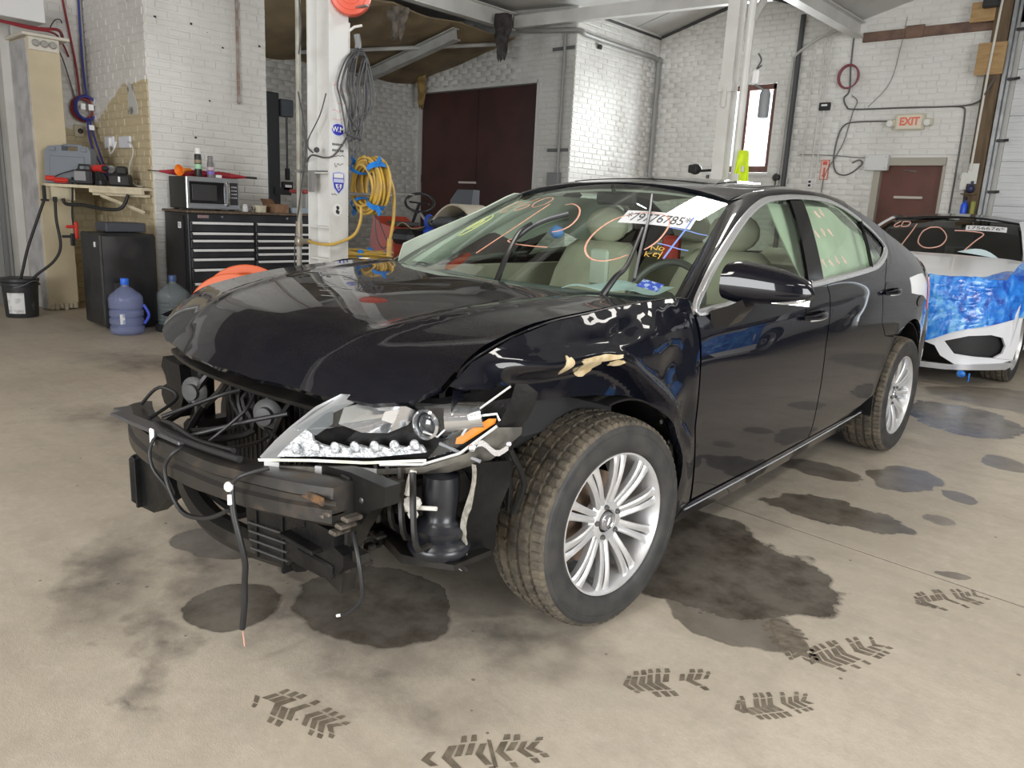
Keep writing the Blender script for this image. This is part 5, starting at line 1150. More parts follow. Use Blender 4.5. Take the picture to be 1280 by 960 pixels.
b = B(); b.tube([(-.36, 9.10, 2.0), (-.355, 9.10, 3.1), (-.33, 9.10, 4.2)], .014, 8); tag(obj('white_conduit', b, M('white_pvc', (.66, .64, .58), .45)), 'thin white conduit running up the timber post', 'pipe')
b = B(); b.box((-1.175, 9.285, 3.70), (1.53, .05, .12), bev=.008); b.box((-1.30, 9.27, 3.71), (.22, .05, .15), bev=.008); tag(obj('steel_lintel', b, M('rusty_lintel', (.20, .12, .085), .75, col2=(.11, .07, .055), scale=7, bump=.3)), 'rusty brown steel lintel set in the white exit wall', 'beam')

# ============================================================ COLUMNS
PW = M('chipped_white_paint', (.72, .72, .70), .4, col2=(.60, .59, .56), scale=5, detail=8, lo=.5, hi=.75, bump=.1, bscale=30)
b = B()
b.box((-3.105, 1.79, 1.75), (.016, .175, 3.5)); b.box((-3.385, 1.79, 1.75), (.016, .175, 3.5)); b.box((-3.245, 1.79, 1.75), (.27, .014, 3.5)); b.box((-3.245, 1.79, 3.6), (.32, .22, .2))
c1 = obj('steel_column', b, PW, ang=0); tag(c1, 'white steel column covered in stickers and hung with cables', 'column')
for z in (1.47, .80, 1.05):
    q = B(); q.box((-3.245, 1.745, z), (.24, .075, .012)); obj('stiffener', q, PW, c1)
def sticker(nm, poly, mat, off, z0, y0, label=None, par=c1):
    b = B(); b.prism(poly, 0, .0012, Matrix.Translation((0, 0, 0)) @ TX(-3.0965 + off, y0, z0)); return obj(nm, b, mat, par, ang=0, label=label)
SB = M('sticker_blue', (.045, .05, .42), .4); SW = M('sticker_white', (.80, .80, .80), .4); SK = M('marker_black', (.03, .03, .035), .6); SR = M('faded_red_ink', (.72, .36, .36), .7); SWG = M('sticker_pale_blue', (.55, .60, .82), .4)
ell = lambda a, c, n=24: [(a * math.cos(2 * PI * k / n), c * math.sin(2 * PI * k / n)) for k in range(n)]
s_ = sticker('oval_sticker', ell(.062, .050), SWG, 0, 1.795, 1.782); sticker('oval_inner', ell(.056, .042), SB, .0014, 1.795, 1.782)
o = obj('sticker_lettering', text_mesh('W.M', .055, TX(-3.0935, 1.782, 1.795), bold=.001), SW, c1, 0)
sh = [(-.055, .075), (0, .085), (.055, .075), (.058, .02), (.045, -.045), (0, -.092), (-.045, -.045), (-.058, .02)]
sticker('shield_sticker', sh, SWG, 0, 1.40, 1.785); sticker('shield_border', [(x * .9, y * .9) for x, y in sh], SB, .0014, 1.40, 1.785); sticker('shield_field', [(-.044, .035), (-.044, .066), (0, .072), (.044, .066), (.044, .035)], SW, .0028, 1.40, 1.785); sticker('shield_band', [(-.046, -.0), (-.046, .028), (.046, .028), (.046, -.0)], SWG, .0028, 1.40, 1.785); sticker('shield_swirl', [(-.03, -.012), (.03, -.012), (.022, -.04), (0, -.065), (-.022, -.04)], SW, .0028, 1.40, 1.785)
o = obj('sticker_lettering', text_mesh('S', .05, TX(-3.0918, 1.785, 1.365), bold=.002), SB, c1, 0)
sticker('round_sticker', ell(.045, .048), SW, 0, 1.19, 1.775); sticker('crescent_mark', [(-.005, .034), (.014, .026), (.016, .008), (.002, .0), (.02, -.012), (.012, -.034), (-.012, -.026), (-.018, -.006), (-.004, .004), (-.014, .018)], SK, .0014, 1.19, 1.775)
for j in range(2):
    for k in range(6): sticker('ink_dot', ell(.0065, .010, 8), SK, 0, 1.685 - .045 * j, 1.735 + .018 * k)
for z, t, m_ in ((1.575, 'x-ʎ', SK), (1.535, '~+', SK), (2.02, 'ㅡ', SR)): pass
def scrawl(z, y0, w_, seed, mat, r=.0018, h=.014):
    rnd = random.Random(seed); P = [(-3.0962, y0 + w_ * k / 9, z + rnd.uniform(-h, h)) for k in range(10)]; b = B(); b.tube(catmull(P, 3), r, 5); obj('ink_scrawl', b, mat, c1)
for z, y0, w_, m_, h in ((2.13, 1.74, .05, SR, .02), (2.08, 1.78, .09, SR, .012), (1.99, 1.78, .06, SR, .01), (1.93, 1.73, .08, SR, .012), (1.87, 1.73, .10, SR, .010), (1.60, 1.74, .10, SK, .010), (1.53, 1.75, .08, SK, .016), (1.31, 1.72, .05, SK, .008)): scrawl(z, y0, w_, int(z * 100), m_, .002, h)
b = B(); b.tube([(-3.11, 1.885, 2.33), (-3.06, 1.91, 2.34), (-3.03, 1.93, 2.375)], .012, 8); b.tube([(-3.11, 1.885, 2.52), (-3.05, 1.90, 2.55), (-3.0, 1.93, 2.56)], .010, 8); b.box((-3.10, 1.885, 2.45), (.012, .01, .26)); hk = obj('cable_hook', b, PW, c1)
b = B(); b.box((-2.98, 1.86, 2.665), (.28, .03, .012)); b.box((-3.06, 1.86, 2.70), (.06, .03, .08)); obj('reel_bracket', b, GREYM, c1)
# orange-red reel at the top of the column
RT = Matrix.Translation((-3.02, 1.84, 2.765)) @ Vector((.80, -.60, -.05)).to_track_quat('Z', 'Y').to_matrix().to_4x4()
b = B(); b.lathe([(0, -.06), (.15, -.06), (.155, -.045), (.155, .03), (.148, .045), (.12, .05), (.115, .046), (.08, .05), (.075, .046), (.04, .05), (0, .05)], 36, RT); rl = obj('cord_reel', b, M('orange_red_plastic', (.72, .10, .05), .35)); tag(rl, 'round orange red cord reel at the top of the white column', 'reel')
CAB = M('grey_cable', (.07, .07, .075), .5); CABL = M('light_grey_cable', (.20, .20, .21), .5)
b = B(); rnd = random.Random(11)
for k in range(9):
    y0 = 1.80 + .02 * k; zt = 2.40 - .006 * k; dx = rnd.uniform(-.01, .05); zb_ = rnd.uniform(1.60, 1.85); yl = rnd.uniform(1.74, 1.88); yr = rnd.uniform(1.93, 2.10)
    b.tube(catmull([(-3.05 + dx, 1.915, zt), (-3.045 + dx, (yl + 1.9) / 2, zt - .06), (-3.05 + dx, yl, zt - .25), (-3.05 + dx, yl + .03, 2.0), (-3.045 + dx, 1.86 + rnd.uniform(-.03, .03), zb_), (-3.05 + dx, 1.93 + rnd.uniform(-.03, .03), zb_ + .05), (-3.06 + dx, yr, 2.0), (-3.06 + dx, yr, zt - .22), (-3.05 + dx, 1.98, zt - .03)], 5, True), .006, 6, closed=True)
b.tube(catmull([(-3.03, 1.80, 1.78), (-3.02, 1.85, 1.755), (-3.03, 1.95, 1.74)], 4), .012, 6)
cc = obj('cable_bundle', b, CAB); tag(cc, 'looped bundle of grey cables hanging from the column hook', 'cable')
q = B(); q.tube(catmull([(-3.08, 1.86, 1.76), (-3.07, 1.80, 1.68), (-3.08, 1.73, 1.60), (-3.13, 1.68, 1.58), (-3.3, 1.68, 1.60), (-3.38, 1.685, 1.55)], 5), .007, 6); q.ball((-3.25, 1.69, 1.64), (.03, .02, .022), 8); q.tube(catmull([(-3.30, 1.69, 1.62), (-3.37, 1.69, 1.66), (-3.38, 1.69, 1.72)], 4), .006, 6); obj('plug_lead', q, CAB, cc)
q = B(); q.tube(catmull([(-3.02, 1.96, 1.74), (-3.0, 2.0, 1.55), (-3.02, 2.05, 1.30), (-3.02, 2.16, 1.05), (-3.02, 2.22, .93), (-3.02, 2.16, .90), (-3.02, 2.10, 1.0), (-3.02, 2.08, 1.2)], 5), .005, 6); obj('hanging_lead', q, CAB, cc)
q = B(); q.tube(catmull([(-3.05, 1.92, 2.50), (-3.045, 1.93, 2.44), (-3.05, 1.93, 2.40)], 4), .024, 8); obj('plug', q, CABL, cc)
b = B(); b.tube(catmull([(-3.52, 1.70, 2.9), (-3.46, 1.70, 2.55), (-3.52, 1.69, 2.2), (-3.44, 1.69, 1.9), (-3.40, 1.69, 1.65), (-3.47, 1.68, 1.3), (-3.56, 1.68, .9), (-3.56, 1.68, .6)], 6), .006, 6); b.tube(catmull([(-3.12, 1.69, 2.05), (-3.2, 1.69, 1.9), (-3.34, 1.69, 1.75), (-3.39, 1.69, 1.68)], 5), .005, 6); tag(obj('loose_cable', b, CAB), 'thin black cable snaking between the pipe and the column', 'cable')
# air line pipe with valve
PP = M('dull_pipe_paint', (.40, .39, .34), .5, col2=(.27, .25, .21), scale=6)
b = B(); b.tube([(-3.53, 1.70, .02), (-3.53, 1.70, .88)], .021, 10); b.tube([(-3.52, 1.70, .94), (-3.50, 1.70, 3.45)], .021, 10); pp = obj('air_pipe', b, PP); tag(pp, 'thin upright pipe with a valve left of the white column', 'pipe')
q = B(); q.ball((-3.525, 1.70, .92), (.045, .04, .05), 10); q.tube([(-3.525, 1.70, .92), (-3.36, 1.69, .93)], .022, 8); q.tube([(-3.525, 1.70, .98), (-3.525, 1.70, 1.08)], .027, 10); obj('valve', q, M('dull_brass', (.36, .33, .27), .4, .5), pp)
q = B(); q.tube([(-3.53, 1.70, 1.48), (-3.12, 1.70, 1.48)], .006, 6); q.box((-3.51, 1.70, 1.48), (.06, .06, .02)); q.box((-3.33, 1.695, 1.40), (.05, .03, .16)); obj('pipe_clamp', q, GREYM, pp)
YEL2 = M('yellow_hose', (.62, .40, .06), .5, col2=(.50, .33, .10), scale=12); BTAPE = M('blue_masking_tape', (.02, .22, .68), .5)
b = B(); b.tube(catmull([(-3.36, 1.685, .93), (-3.20, 1.67, .92), (-3.06, 1.72, .93), (-3.0, 1.86, 1.0), (-2.99, 1.92, 1.12), (-3.0, 1.93, 1.22)], 6), .012, 8); tag(obj('air_hose', b, YEL2), 'short yellow hose running from the pipe valve across the column foot', 'hose')
# yellow hose coil taped with blue tape
CT = Matrix.Translation((-3.10, 2.13, 1.345)) @ Vector((.05, -.97, .0)).to_track_quat('Z', 'Y').to_matrix().to_4x4() @ Matrix.Rotation(.5, 4, 'X')
CT = Matrix.Translation((-3.05, 2.04, 1.39)) @ Vector((-.10, -.98, -.02)).to_track_quat('Z', 'Y').to_matrix().to_4x4() @ Matrix.Diagonal((.92, .92, .92, 1))
b = B(); rnd = random.Random(4)
for k in range(13):
    R_ = .165 + .022 * (k % 4) + rnd.uniform(-.006, .006); h0 = -.075 + .05 * (k // 4) + rnd.uniform(-.006, .006)
    P = [(R_ * math.cos(t), R_ * 1.03 * math.sin(t), h0 + .012 * math.sin(t * 2 + k)) for t in [2 * PI * i / 40 for i in range(40)]]; b.tube(P, .0125, 7, closed=True, T=CT)
hc = obj('hose_coil', b, YEL2); tag(hc, 'coil of yellow air hose bound with blue tape beside the column', 'hose')
for a in (.75, 2.3, 4.0, 5.5):
    q = B(); P = []
    for i in range(13):
        t = 2 * PI * i / 12; P.append((.198 + .066 * math.cos(t), .098 * math.sin(t)))
    rg = [[(p[0] * math.cos(a + d) , p[0] * math.sin(a + d) * 1.03, p[1]) for p in P[:-1]] for d in (-.11, .11)]; q.rings(rg, True, False, T=CT); q.box((.29, 0, .03), (.09, .045, .012), T=CT @ Matrix.Rotation(a, 4, 'Z')); obj('blue_tape', q, BTAPE, hc)
q = B(); q.tube(catmull([(-2.95, 2.12, 1.52), (-2.90, 2.17, 1.38), (-2.90, 2.18, 1.15), (-2.92, 2.16, .97)], 6), .013, 8); q.tube([(-2.92, 2.16, .98), (-2.925, 2.155, .84)], .022, 8); obj('hose_tail', q, YEL2, hc)
q = B(); q.tube([(-3.11, 1.88, 1.32), (-3.08, 2.3, 1.32)], .014, 8); q.tube([(-3.08, 2.28, 1.34), (-3.08, 2.55, 1.34)], .006, 6); obj('coil_hanger', q, GREYM, c1)
# far column with knee brace and bracket
b = B(); b.box((-2.0, 5.798, 1.85), (.13, .014, 3.7)); b.box((-2.0, 5.932, 1.85), (.13, .014, 3.7)); b.box((-1.99, 5.865, 1.85), (.014, .13, 3.7)); b.box((-2.0, 5.80, 2.60), (.16, .05, .09)); b.box((-1.99, 5.77, 2.50), (.04, .02, .20))
c2 = obj('steel_column', b, STEELW, ang=0); tag(c2, 'white steel column standing in front of the bright window', 'column')
q = B(); q.tube([(-1.90, 6.0, 0), (-1.90, 6.0, 3.70)], .042, 10); q.tube([(-1.91, 6.02, 3.25), (-1.98, 6.5, 3.68)], .04, 8); obj('knee_brace', q, STEELW, c2)
q = B(); q.box((-1.80, 6.04, 2.72), (.07, .04, .14), bev=.01); obj('white_switch', q, SW, c2)
q = B(); q.tube(catmull([(-1.80, 6.04, 2.95), (-1.76, 6.04, 2.88), (-1.80, 6.04, 2.80), (-1.75, 6.04, 2.83)], 4), .008, 6); obj('column_wire', q, CAB, c2)
q = B(); q.lathe([(0, -.02), (.05, -.02), (.055, .0), (.055, .22), (.04, .26), (0, .27)], 16, Matrix.Translation((-1.77, 6.24, 2.36))); q.tube([(-1.77, 6.24, 2.6), (-1.82, 6.06, 2.66)], .012, 6); obj('grey_sensor', q, M('grey_housing', (.22, .23, .24), .5), c2)
HV_ = M('high_visibility_yellow', (.62, .80, .02), .7, col2=(.55, .70, .03), scale=9, bump=.4, bscale=14)
b = B(); b.grid(10, 14, lambda u, v: (-1.80 + (.03 + .13 * v ** .8) * (u - .5) * 1.2 + .01, 5.87 + .06 * math.sin(u * 9 + v * 2) * v + .12 * u, 1.98 - .50 * v)); b.thick(.012); hv = obj('safety_vest', b, HV_); tag(hv, 'high visibility yellow vest hanging on the far column', 'vest')
q = B(); q.box((-1.81, 5.865, 1.70), (.05, .02, .08), bev=.004); q.box((-1.765, 5.90, 1.79), (.03, .02, .06), bev=.004); obj('reflective_patch', q, M('reflective_grey', (.6, .6, .58), .3), hv, kind='stuff')

# ============================================================ LEFT CORNER
CREAM = M('cream_boxing_paint', (.56, .48, .33), .55, col2=(.49, .42, .29), scale=3, detail=7, bump=.1, bscale=20)
PLAST = M('flaking_plaster', (.50, .49, .50), .8, col2=(.36, .35, .35), scale=6, detail=8, bump=.5, bscale=18)
b = B(); b.box((-7.04, .935, 1.34), (.48, .29, 2.66), bev=.006); pl = obj('pilaster', b, CREAM); tag(pl, 'cream boxed pilaster beside the grey door', 'pilaster')
q = B(); q.box((-7.05, .785, 1.33), (.46, .012, 2.64)); obj('plaster_face', q, PLAST, pl)
q = B(); q.box((-7.02, .95, 2.685), (.56, .42, .03), bev=.006); obj('cap_plate', q, M('pale_cap', (.62, .58, .50), .5), pl)
q = B(); q.box((-6.79, .935, 2.61), (.02, .27, .12), bev=.004); fr = obj('bulb_strip', q, M('pale_strip', (.60, .57, .50), .5), pl)
for k in range(3):
    q = B(); q.lathe([(0, .03), (.025, .028), (.034, .01), (.034, 0)], 14, Matrix.Translation((-6.78, .86 + .075 * k, 2.615)) @ AX['x']); obj('round_boss', q, M('grey_boss', (.34, .33, .31), .5), fr)
b = B()
for k in range(6): b.box((-6.795, .82 + .045 * k, .03 + .008 * (k % 3)), (.03, .035, .05 + .02 * (k % 2)), bev=.006)
obj('broken_foot', b, M('crumbled_plaster', (.48, .42, .32), .9, bump=.5, bscale=30), pl)
b = B(); b.box((-6.95, -.6, 2.92), (.32, 3.14, .22), bev=.006); tag(obj('overhead_duct', b, M('white_duct', (.74, .74, .74), .45)), 'white boxed duct above the grey door at the left', 'duct')
b = B(); b.box((-7.50, .0, 1.30), (.03, 1.36, 2.6)); gd = struct('door_4', b, M('grey_sliding_door', (.24, .24, .23), .6, col2=(.20, .20, .19), scale=2, stretch=(1, 1, .3))); gd['label'] = 'flat grey sliding door at the left edge'
q = B(); q.box((-7.475, .62, 1.30), (.02, .04, 2.5)); obj('edge_strip', q, M('grey_edge', (.15, .15, .15), .5), gd)
# corner shelf
SHW = M('cream_shelf_board', (.60, .53, .38), .6, col2=(.50, .43, .30), scale=4, stretch=(4, 1, 1))
b = B(); sp = [(-6.77, .80), (-6.48, .74), (-6.10, 1.06), (-5.76, 1.37), (-5.76, 1.473), (-6.77, 1.473)]; b.prism(sp, 1.262, 1.29); sf = obj('corner_shelf', b, SHW); tag(sf, 'cream painted shelf carrying tools in the brick corner', 'shelf')
q = B(); q.prism([(-6.15, 1.03), (-5.77, 1.375), (-5.77, 1.40), (-6.17, 1.05)], 1.225, 1.262); q.prism([(-6.18, 1.07), (-5.78, 1.43), (-5.78, 1.46), (-6.18, 1.10)], 1.20, 1.225); obj('ledger', q, SHW, sf)
q = B(); q.tube([(-6.10, 1.12, 1.20), (-5.80, 1.41, 1.05)], .018, 6); obj('brace', q, SHW, sf)
q = B(); q.box((-6.50, .88, 1.195), (.20, .22, .13), bev=.008); bx = obj('beam_stub', q, SHW, sf)
SHELF = 1.29
# tools on the shelf
def blow_case(x, y, rz):
    t = thing('tool_case', 'grey plastic tool case standing upright on the corner shelf', 'case', (x, y, SHELF)); T = TR(x, y, SHELF, rz, -.10) @ Matrix.Diagonal((1.15, 1.1, 1.2, 1))
    m_ = M('grey_case_plastic', (.20, .22, .25), .45, bump=.1)
    b = B(); b.prism([(-.20, 0), (.20, 0), (.205, .02), (.20, .26), (.18, .30), (.09, .31), (.09, .265), (-.05, .265), (-.05, .31), (-.16, .30), (-.20, .26)], -.05, .05, T @ Matrix.Rotation(PI / 2, 4, 'X')); obj('case_body', b, m_, t)
    q = B(); q.box((0, -.053, .13), (.30, .012, .18), T, bev=.006); q.box((-.125, -.055, .275), (.05, .02, .03), T, bev=.004); q.box((.145, -.055, .275), (.05, .02, .03), T, bev=.004); obj('case_panel', q, m_, t)
    q = B(); q.tube([T @ Vector(p) for p in ((-.06, 0, .285), (-.06, 0, .315), (.10, 0, .315), (.10, 0, .285))], .014, 8); obj('case_handle', q, m_, t)
blow_case(-6.50, .99, .72)
REDP = M('red_plastic', (.58, .035, .025), .4); BKP = M('tool_black', (.022, .022, .024), .5); GRYP = M('tool_grey', (.25, .25, .26), .5)
t = thing('jump_starter', 'black and red jump starter pack at the front of the shelf', 'jump starter', (-6.16, 1.12, SHELF)); T = TR(-6.23, 1.03, SHELF, .75)
b = B(); b.box((0, 0, .075), (.17, .10, .15), T, bev=.02); obj('pack_body', b, BKP, t)
b = B(); b.box((-.02, -.052, .085), (.11, .008, .09), T, bev=.003); obj('pack_panel', b, GRYP, t)
b = B(); b.tube([T @ Vector(p) for p in ((-.06, 0, .14), (-.05, 0, .19), (.05, 0, .19), (.06, 0, .14))], .011, 8); obj('pack_handle', b, BKP, t)
t = thing('jumper_clamp', 'red jumper clamp lying on the shelf before the grey case', 'clamp', (-6.38, .86, SHELF)); T = TR(-6.38, .86, SHELF, .75)
b = B(); b.box((0, 0, .035), (.15, .05, .05), T, bev=.02); b.box((-.10, .0, .05), (.10, .04, .05), T, bev=.015); obj('clamp_grip', b, REDP, t)
b = B(); b.box((.12, 0, .03), (.09, .03, .03), T, bev=.006); b.tube([T @ Vector(p) for p in ((-.12, .02, .04), (-.02, .06, .10), (.10, .07, .14))], .006, 6); obj('clamp_jaw', b, BKP, t)
def drill(x, y, rz, nm, lab):
    t = thing('cordless_drill', lab, 'drill', (x, y, SHELF)); T = TR(x, y, SHELF, rz)
    b = B(); b.box((0, 0, .03), (.10, .075, .06), T, bev=.012); b.rings([[T @ Vector(p) for p in r] for r in ([(-.02, -.022, .05), (.03, -.022, .05), (.03, .022, .05), (-.02, .022, .05)], [(-.04, -.022, .14), (.02, -.022, .14), (.02, .022, .14), (-.04, .022, .14)])]); obj('drill_handle', b, BKP, t)
    b = B(); b.tube([T @ Vector(p) for p in ((-.09, 0, .165), (.07, 0, .165))], .036, 12); obj('motor_housing', b, REDP if nm else GRYP, t)
    b = B(); b.tube([T @ Vector(p) for p in ((.07, 0, .165), (.10, 0, .165), (.13, 0, .165))], [.03, .026, .012], 12); obj('chuck', b, BKP, t)
drill(-6.11, 1.13, .2, 1, 'red and black cordless drill in the middle of the shelf'); drill(-6.17, 1.27, 2.6, 0, 'dark cordless drill behind the red one on the shelf')
t = thing('battery_charger', 'black tool battery charger at the right of the shelf', 'charger', (-5.87, 1.38, SHELF)); T = TR(-5.99, 1.27, SHELF, .7)
b = B(); b.box((0, 0, .06), (.20, .12, .12), T, bev=.02); obj('charger_body', b, BKP, t); b = B(); b.box((.02, .0, .155), (.09, .08, .08), T, bev=.015); obj('battery', b, BKP, t); b = B(); b.box((.02, -.063, .07), (.02, .006, .05), T); obj('charger_label', b, LBL, t)
t = thing('glue_bottle', 'small white bottle standing behind the jump starter', 'bottle', (-6.24, 1.32, SHELF)); b = B(); b.lathe([(0, 0), (.022, 0), (.024, .01), (.024, .11), (.010, .13), (.008, .16), (0, .165)], 14, Matrix.Translation((-6.24, 1.32, SHELF))); obj('bottle_body', b, M('white_bottle', (.78, .77, .72), .4), t)
# wires, sockets and red-blue air hoses on the corner walls
b = B(); b.box((-6.70, 1.462, 1.74), (.24, .025, .12), bev=.008); s1 = obj('outlet_box', b, M('white_outlet', (.70, .72, .80), .4)); tag(s1, 'white double outlet with a plugged adapter on the tan wall', 'outlet')
q = B(); q.box((-6.62, 1.435, 1.74), (.06, .04, .09), bev=.01); q.tube(catmull([(-6.62, 1.42, 1.70), (-6.55, 1.40, 1.62), (-6.45, 1.40, 1.66), (-6.42, 1.42, 1.74)], 5), .007, 6); obj('white_plug', q, M('plug_white', (.78, .78, .80), .4), s1)
b = B(); b.box((-6.31, 1.462, 1.735), (.28, .025, .115), bev=.008); s2 = obj('outlet_box', b, M('white_outlet', (.7, .72, .8), .4)); tag(s2, 'white outlet plate with a cord hanging to the shelf', 'outlet')
q = B(); q.tube(catmull([(-6.19, 1.44, 1.73), (-6.10, 1.43, 1.72), (-6.05, 1.43, 1.63), (-6.12, 1.42, 1.52), (-6.15, 1.42, 1.42), (-6.02, 1.41, 1.32), (-5.9, 1.44, 1.305)], 5), .007, 6); obj('white_cord', q, M('cord_beige', (.55, .53, .46), .5), s2)
b = B(); b.box((-7.262, 1.36, 1.86), (.03, .10, .13), bev=.01); q = B(); bo = obj('outlet_box', b, M('beige_outlet', (.56, .50, .36), .5)); tag(bo, 'beige outlet box on the alcove wall below the hose coil', 'outlet'); q.ball((-7.235, 1.37, 1.86), (.02, .028, .028), 8); obj('plug', q, BKP, bo)
RH = M('dark_red_hose', (.26, .03, .04), .45); BH = M('blue_hose', (.035, .045, .24), .45)
b = B()
for k in range(5): b.tube([(-7.14 - .010 * k, 1.385 + (.085 + .007 * k) * math.cos(t_), 2.085 + (.10 + .006 * k) * math.sin(t_)) for t_ in [2 * PI * i / 26 for i in range(26)]], .010, 6, closed=True)
b.tube(catmull([(-7.15, 1.36, 2.19), (-7.20, 1.36, 2.5), (-7.22, 1.33, 2.8), (-7.24, 1.27, 3.3)], 5), .012, 6); rh = obj('air_hose_coil', b, RH); tag(rh, 'dark red air hose coiled on the alcove wall', 'hose')
b = B()
for k in range(3): b.tube([(-7.10 - .010 * k, 1.40 + (.10 + .008 * k) * math.cos(t_), 2.095 + (.115 + .006 * k) * math.sin(t_)) for t_ in [2 * PI * i / 26 for i in range(26)]], .009, 6, closed=True)
b.tube(catmull([(-7.13, 1.42, 2.2), (-7.18, 1.42, 2.6), (-7.2, 1.43, 3.3)], 5), .012, 6); b.tube(catmull([(-7.1, 1.42, 1.99), (-6.95, 1.40, 1.80), (-6.7, 1.36, 1.60), (-6.5, 1.34, 1.42), (-6.4, 1.36, 1.31)], 5), .011, 6); b.tube(catmull([(-7.1, 1.40, 1.99), (-6.9, 1.34, 1.75), (-6.6, 1.32, 1.5), (-6.42, 1.33, 1.31)], 5), .010, 6); bh = obj('air_hose_coil', b, BH); tag(bh, 'blue air hose coiled over the red one and dropping to the shelf', 'hose')
q = B(); q.box((-7.06, 1.35, 2.10), (.012, .045, .06)); q.box((-7.06, 1.43, 2.10), (.012, .05, .06)); q.box((-7.0, 1.40, 1.89), (.02, .05, .05)); obj('hose_tag', q, LBL, bh, kind='stuff')
b = B(); b.tube([(-7.245, 1.45, 2.2), (-7.245, 1.45, 4.2)], .022, 8); tag(obj('wall_conduit', b, M('pale_conduit', (.50, .48, .42), .5)), 'pale conduit running up the alcove corner', 'pipe')
b = B(); b.tube(catmull([(-6.78, .2, 2.77), (-6.77, .6, 2.755), (-6.77, .9, 2.75), (-6.85, 1.1, 2.78), (-7.2, 1.25, 2.74)], 5), .016, 6); b.tube(catmull([(-6.80, .2, 2.80), (-6.76, .75, 2.735), (-6.80, 1.02, 2.74), (-7.1, 1.2, 2.72), (-7.22, 1.30, 2.6)], 5), .010, 6); tag(obj('air_line', b, RH), 'dark red air line draped over the pilaster cap', 'hose')
b = B(); b.tube(catmull([(-7.0, 1.10, 2.69), (-7.1, 1.2, 2.55), (-7.2, 1.30, 2.3), (-7.22, 1.34, 2.15)], 5), .007, 6); b.tube(catmull([(-6.9, 1.03, 2.78), (-6.95, 1.1, 2.88), (-7.1, 1.2, 2.93), (-7.22, 1.26, 2.92)], 5), .006, 6); tag(obj('loose_cable', b, CAB), 'thin dark cable from the pilaster top to the hose coil', 'cable')
b = B(); b.prism([(-6.21, 2.0), (-6.0, 1.99), (-5.97, 2.05), (-6.0, 2.12), (-6.05, 2.18), (-6.06, 2.26), (-6.14, 2.30), (-6.2, 2.27), (-6.17, 2.18)], -1.473, -1.463, Matrix.Rotation(PI / 2, 4, 'X')); tag(obj('bare_patch', b, M('bare_cement', (.48, .48, .46), .8, col2=(.16, .14, .11), scale=9, lo=.5, hi=.62)), 'bare cement patch in the tan painted pier side', 'patch')
# pier front: old pipe and anchor holes
b = B(); b.tube([(-5.728, 2.40, 2.22), (-5.728, 2.41, 4.2)], .016, 8); b.ball((-5.725, 2.40, 2.21), .022, 8); tag(obj('old_pipe', b, M('red_brown_pipe', (.25, .16, .13), .6, col2=(.38, .36, .33), scale=12)), 'stained old pipe stub on the white pier', 'pipe')
for y, z in ((1.58, 2.87), (1.93, 2.88), (2.09, 2.83), (2.25, 2.71), (2.09, 2.18), (1.93, 1.87), (1.93, 1.81), (2.66, 2.80)):
    b = B(); b.lathe([(0, .004), (.010, .003), (.014, 0)], 8, Matrix.Translation((-5.7455, y, z)) @ AX['x']); obj('anchor_plug', b, BLACKM, bpy.data.objects['wall_pier_front'])
# charging station hanging below the shelf: two black hoses to the pail, clamp lead
b = B(); b.box((-6.36, .70, 1.20), (.03, .03, .14), bev=.006); b.box((-6.36, .70, 1.13), (.09, .05, .02), bev=.004); b.tube(catmull([(-6.35, .69, 1.13), (-6.35, .62, .95), (-6.36, .52, .68), (-6.37, .46, .46), (-6.40, .44, .36)], 6), .014, 8); h1 = obj('fluid_hose', b, RUB); tag(h1, 'black hose dropping into the pail, nearer the grey door', 'hose')
b = B(); b.box((-6.33, .78, 1.14), (.035, .035, .05), bev=.006); b.tube(catmull([(-6.33, .78, 1.13), (-6.31, .77, .95), (-6.28, .78, .70), (-6.31, .72, .55), (-6.36, .58, .42), (-6.40, .54, .36)], 6), .014, 8); tag(obj('fluid_hose', b, RUB), 'black hose curving from the shelf into the pail', 'hose')
b = B(); b.tube(catmull([(-6.36, .86, 1.15), (-6.33, .88, 1.10), (-6.2, .98, 1.10), (-6.0, 1.12, 1.07), (-5.88, 1.22, 1.09), (-5.85, 1.28, 1.22)], 6), .017, 8); tag(obj('black_lead', b, RUB), 'thick black lead sagging under the shelf', 'cable')
b = B(); b.tube(catmull([(-6.33, .95, 1.36), (-6.30, .93, 1.2), (-6.29, .91, 1.0), (-6.28, .91, .90)], 5), .010, 6); jl = obj('jumper_lead', b, RUB); tag(jl, 'jumper lead with red clamp dangling below the shelf', 'cable')
q = B(); q.box((-6.27, .93, .85), (.03, .035, .17), Matrix.Identity(4), bev=.01); q.box((-6.27, .88, .885), (.03, .09, .03), bev=.01); obj('red_clamp', q, REDP, jl)
q = B(); q.box((-6.27, .89, .76), (.03, .04, .12), bev=.008); q.box((-6.27, .84, .79), (.025, .09, .025), bev=.006); obj('black_clamp', q, BKP, jl)

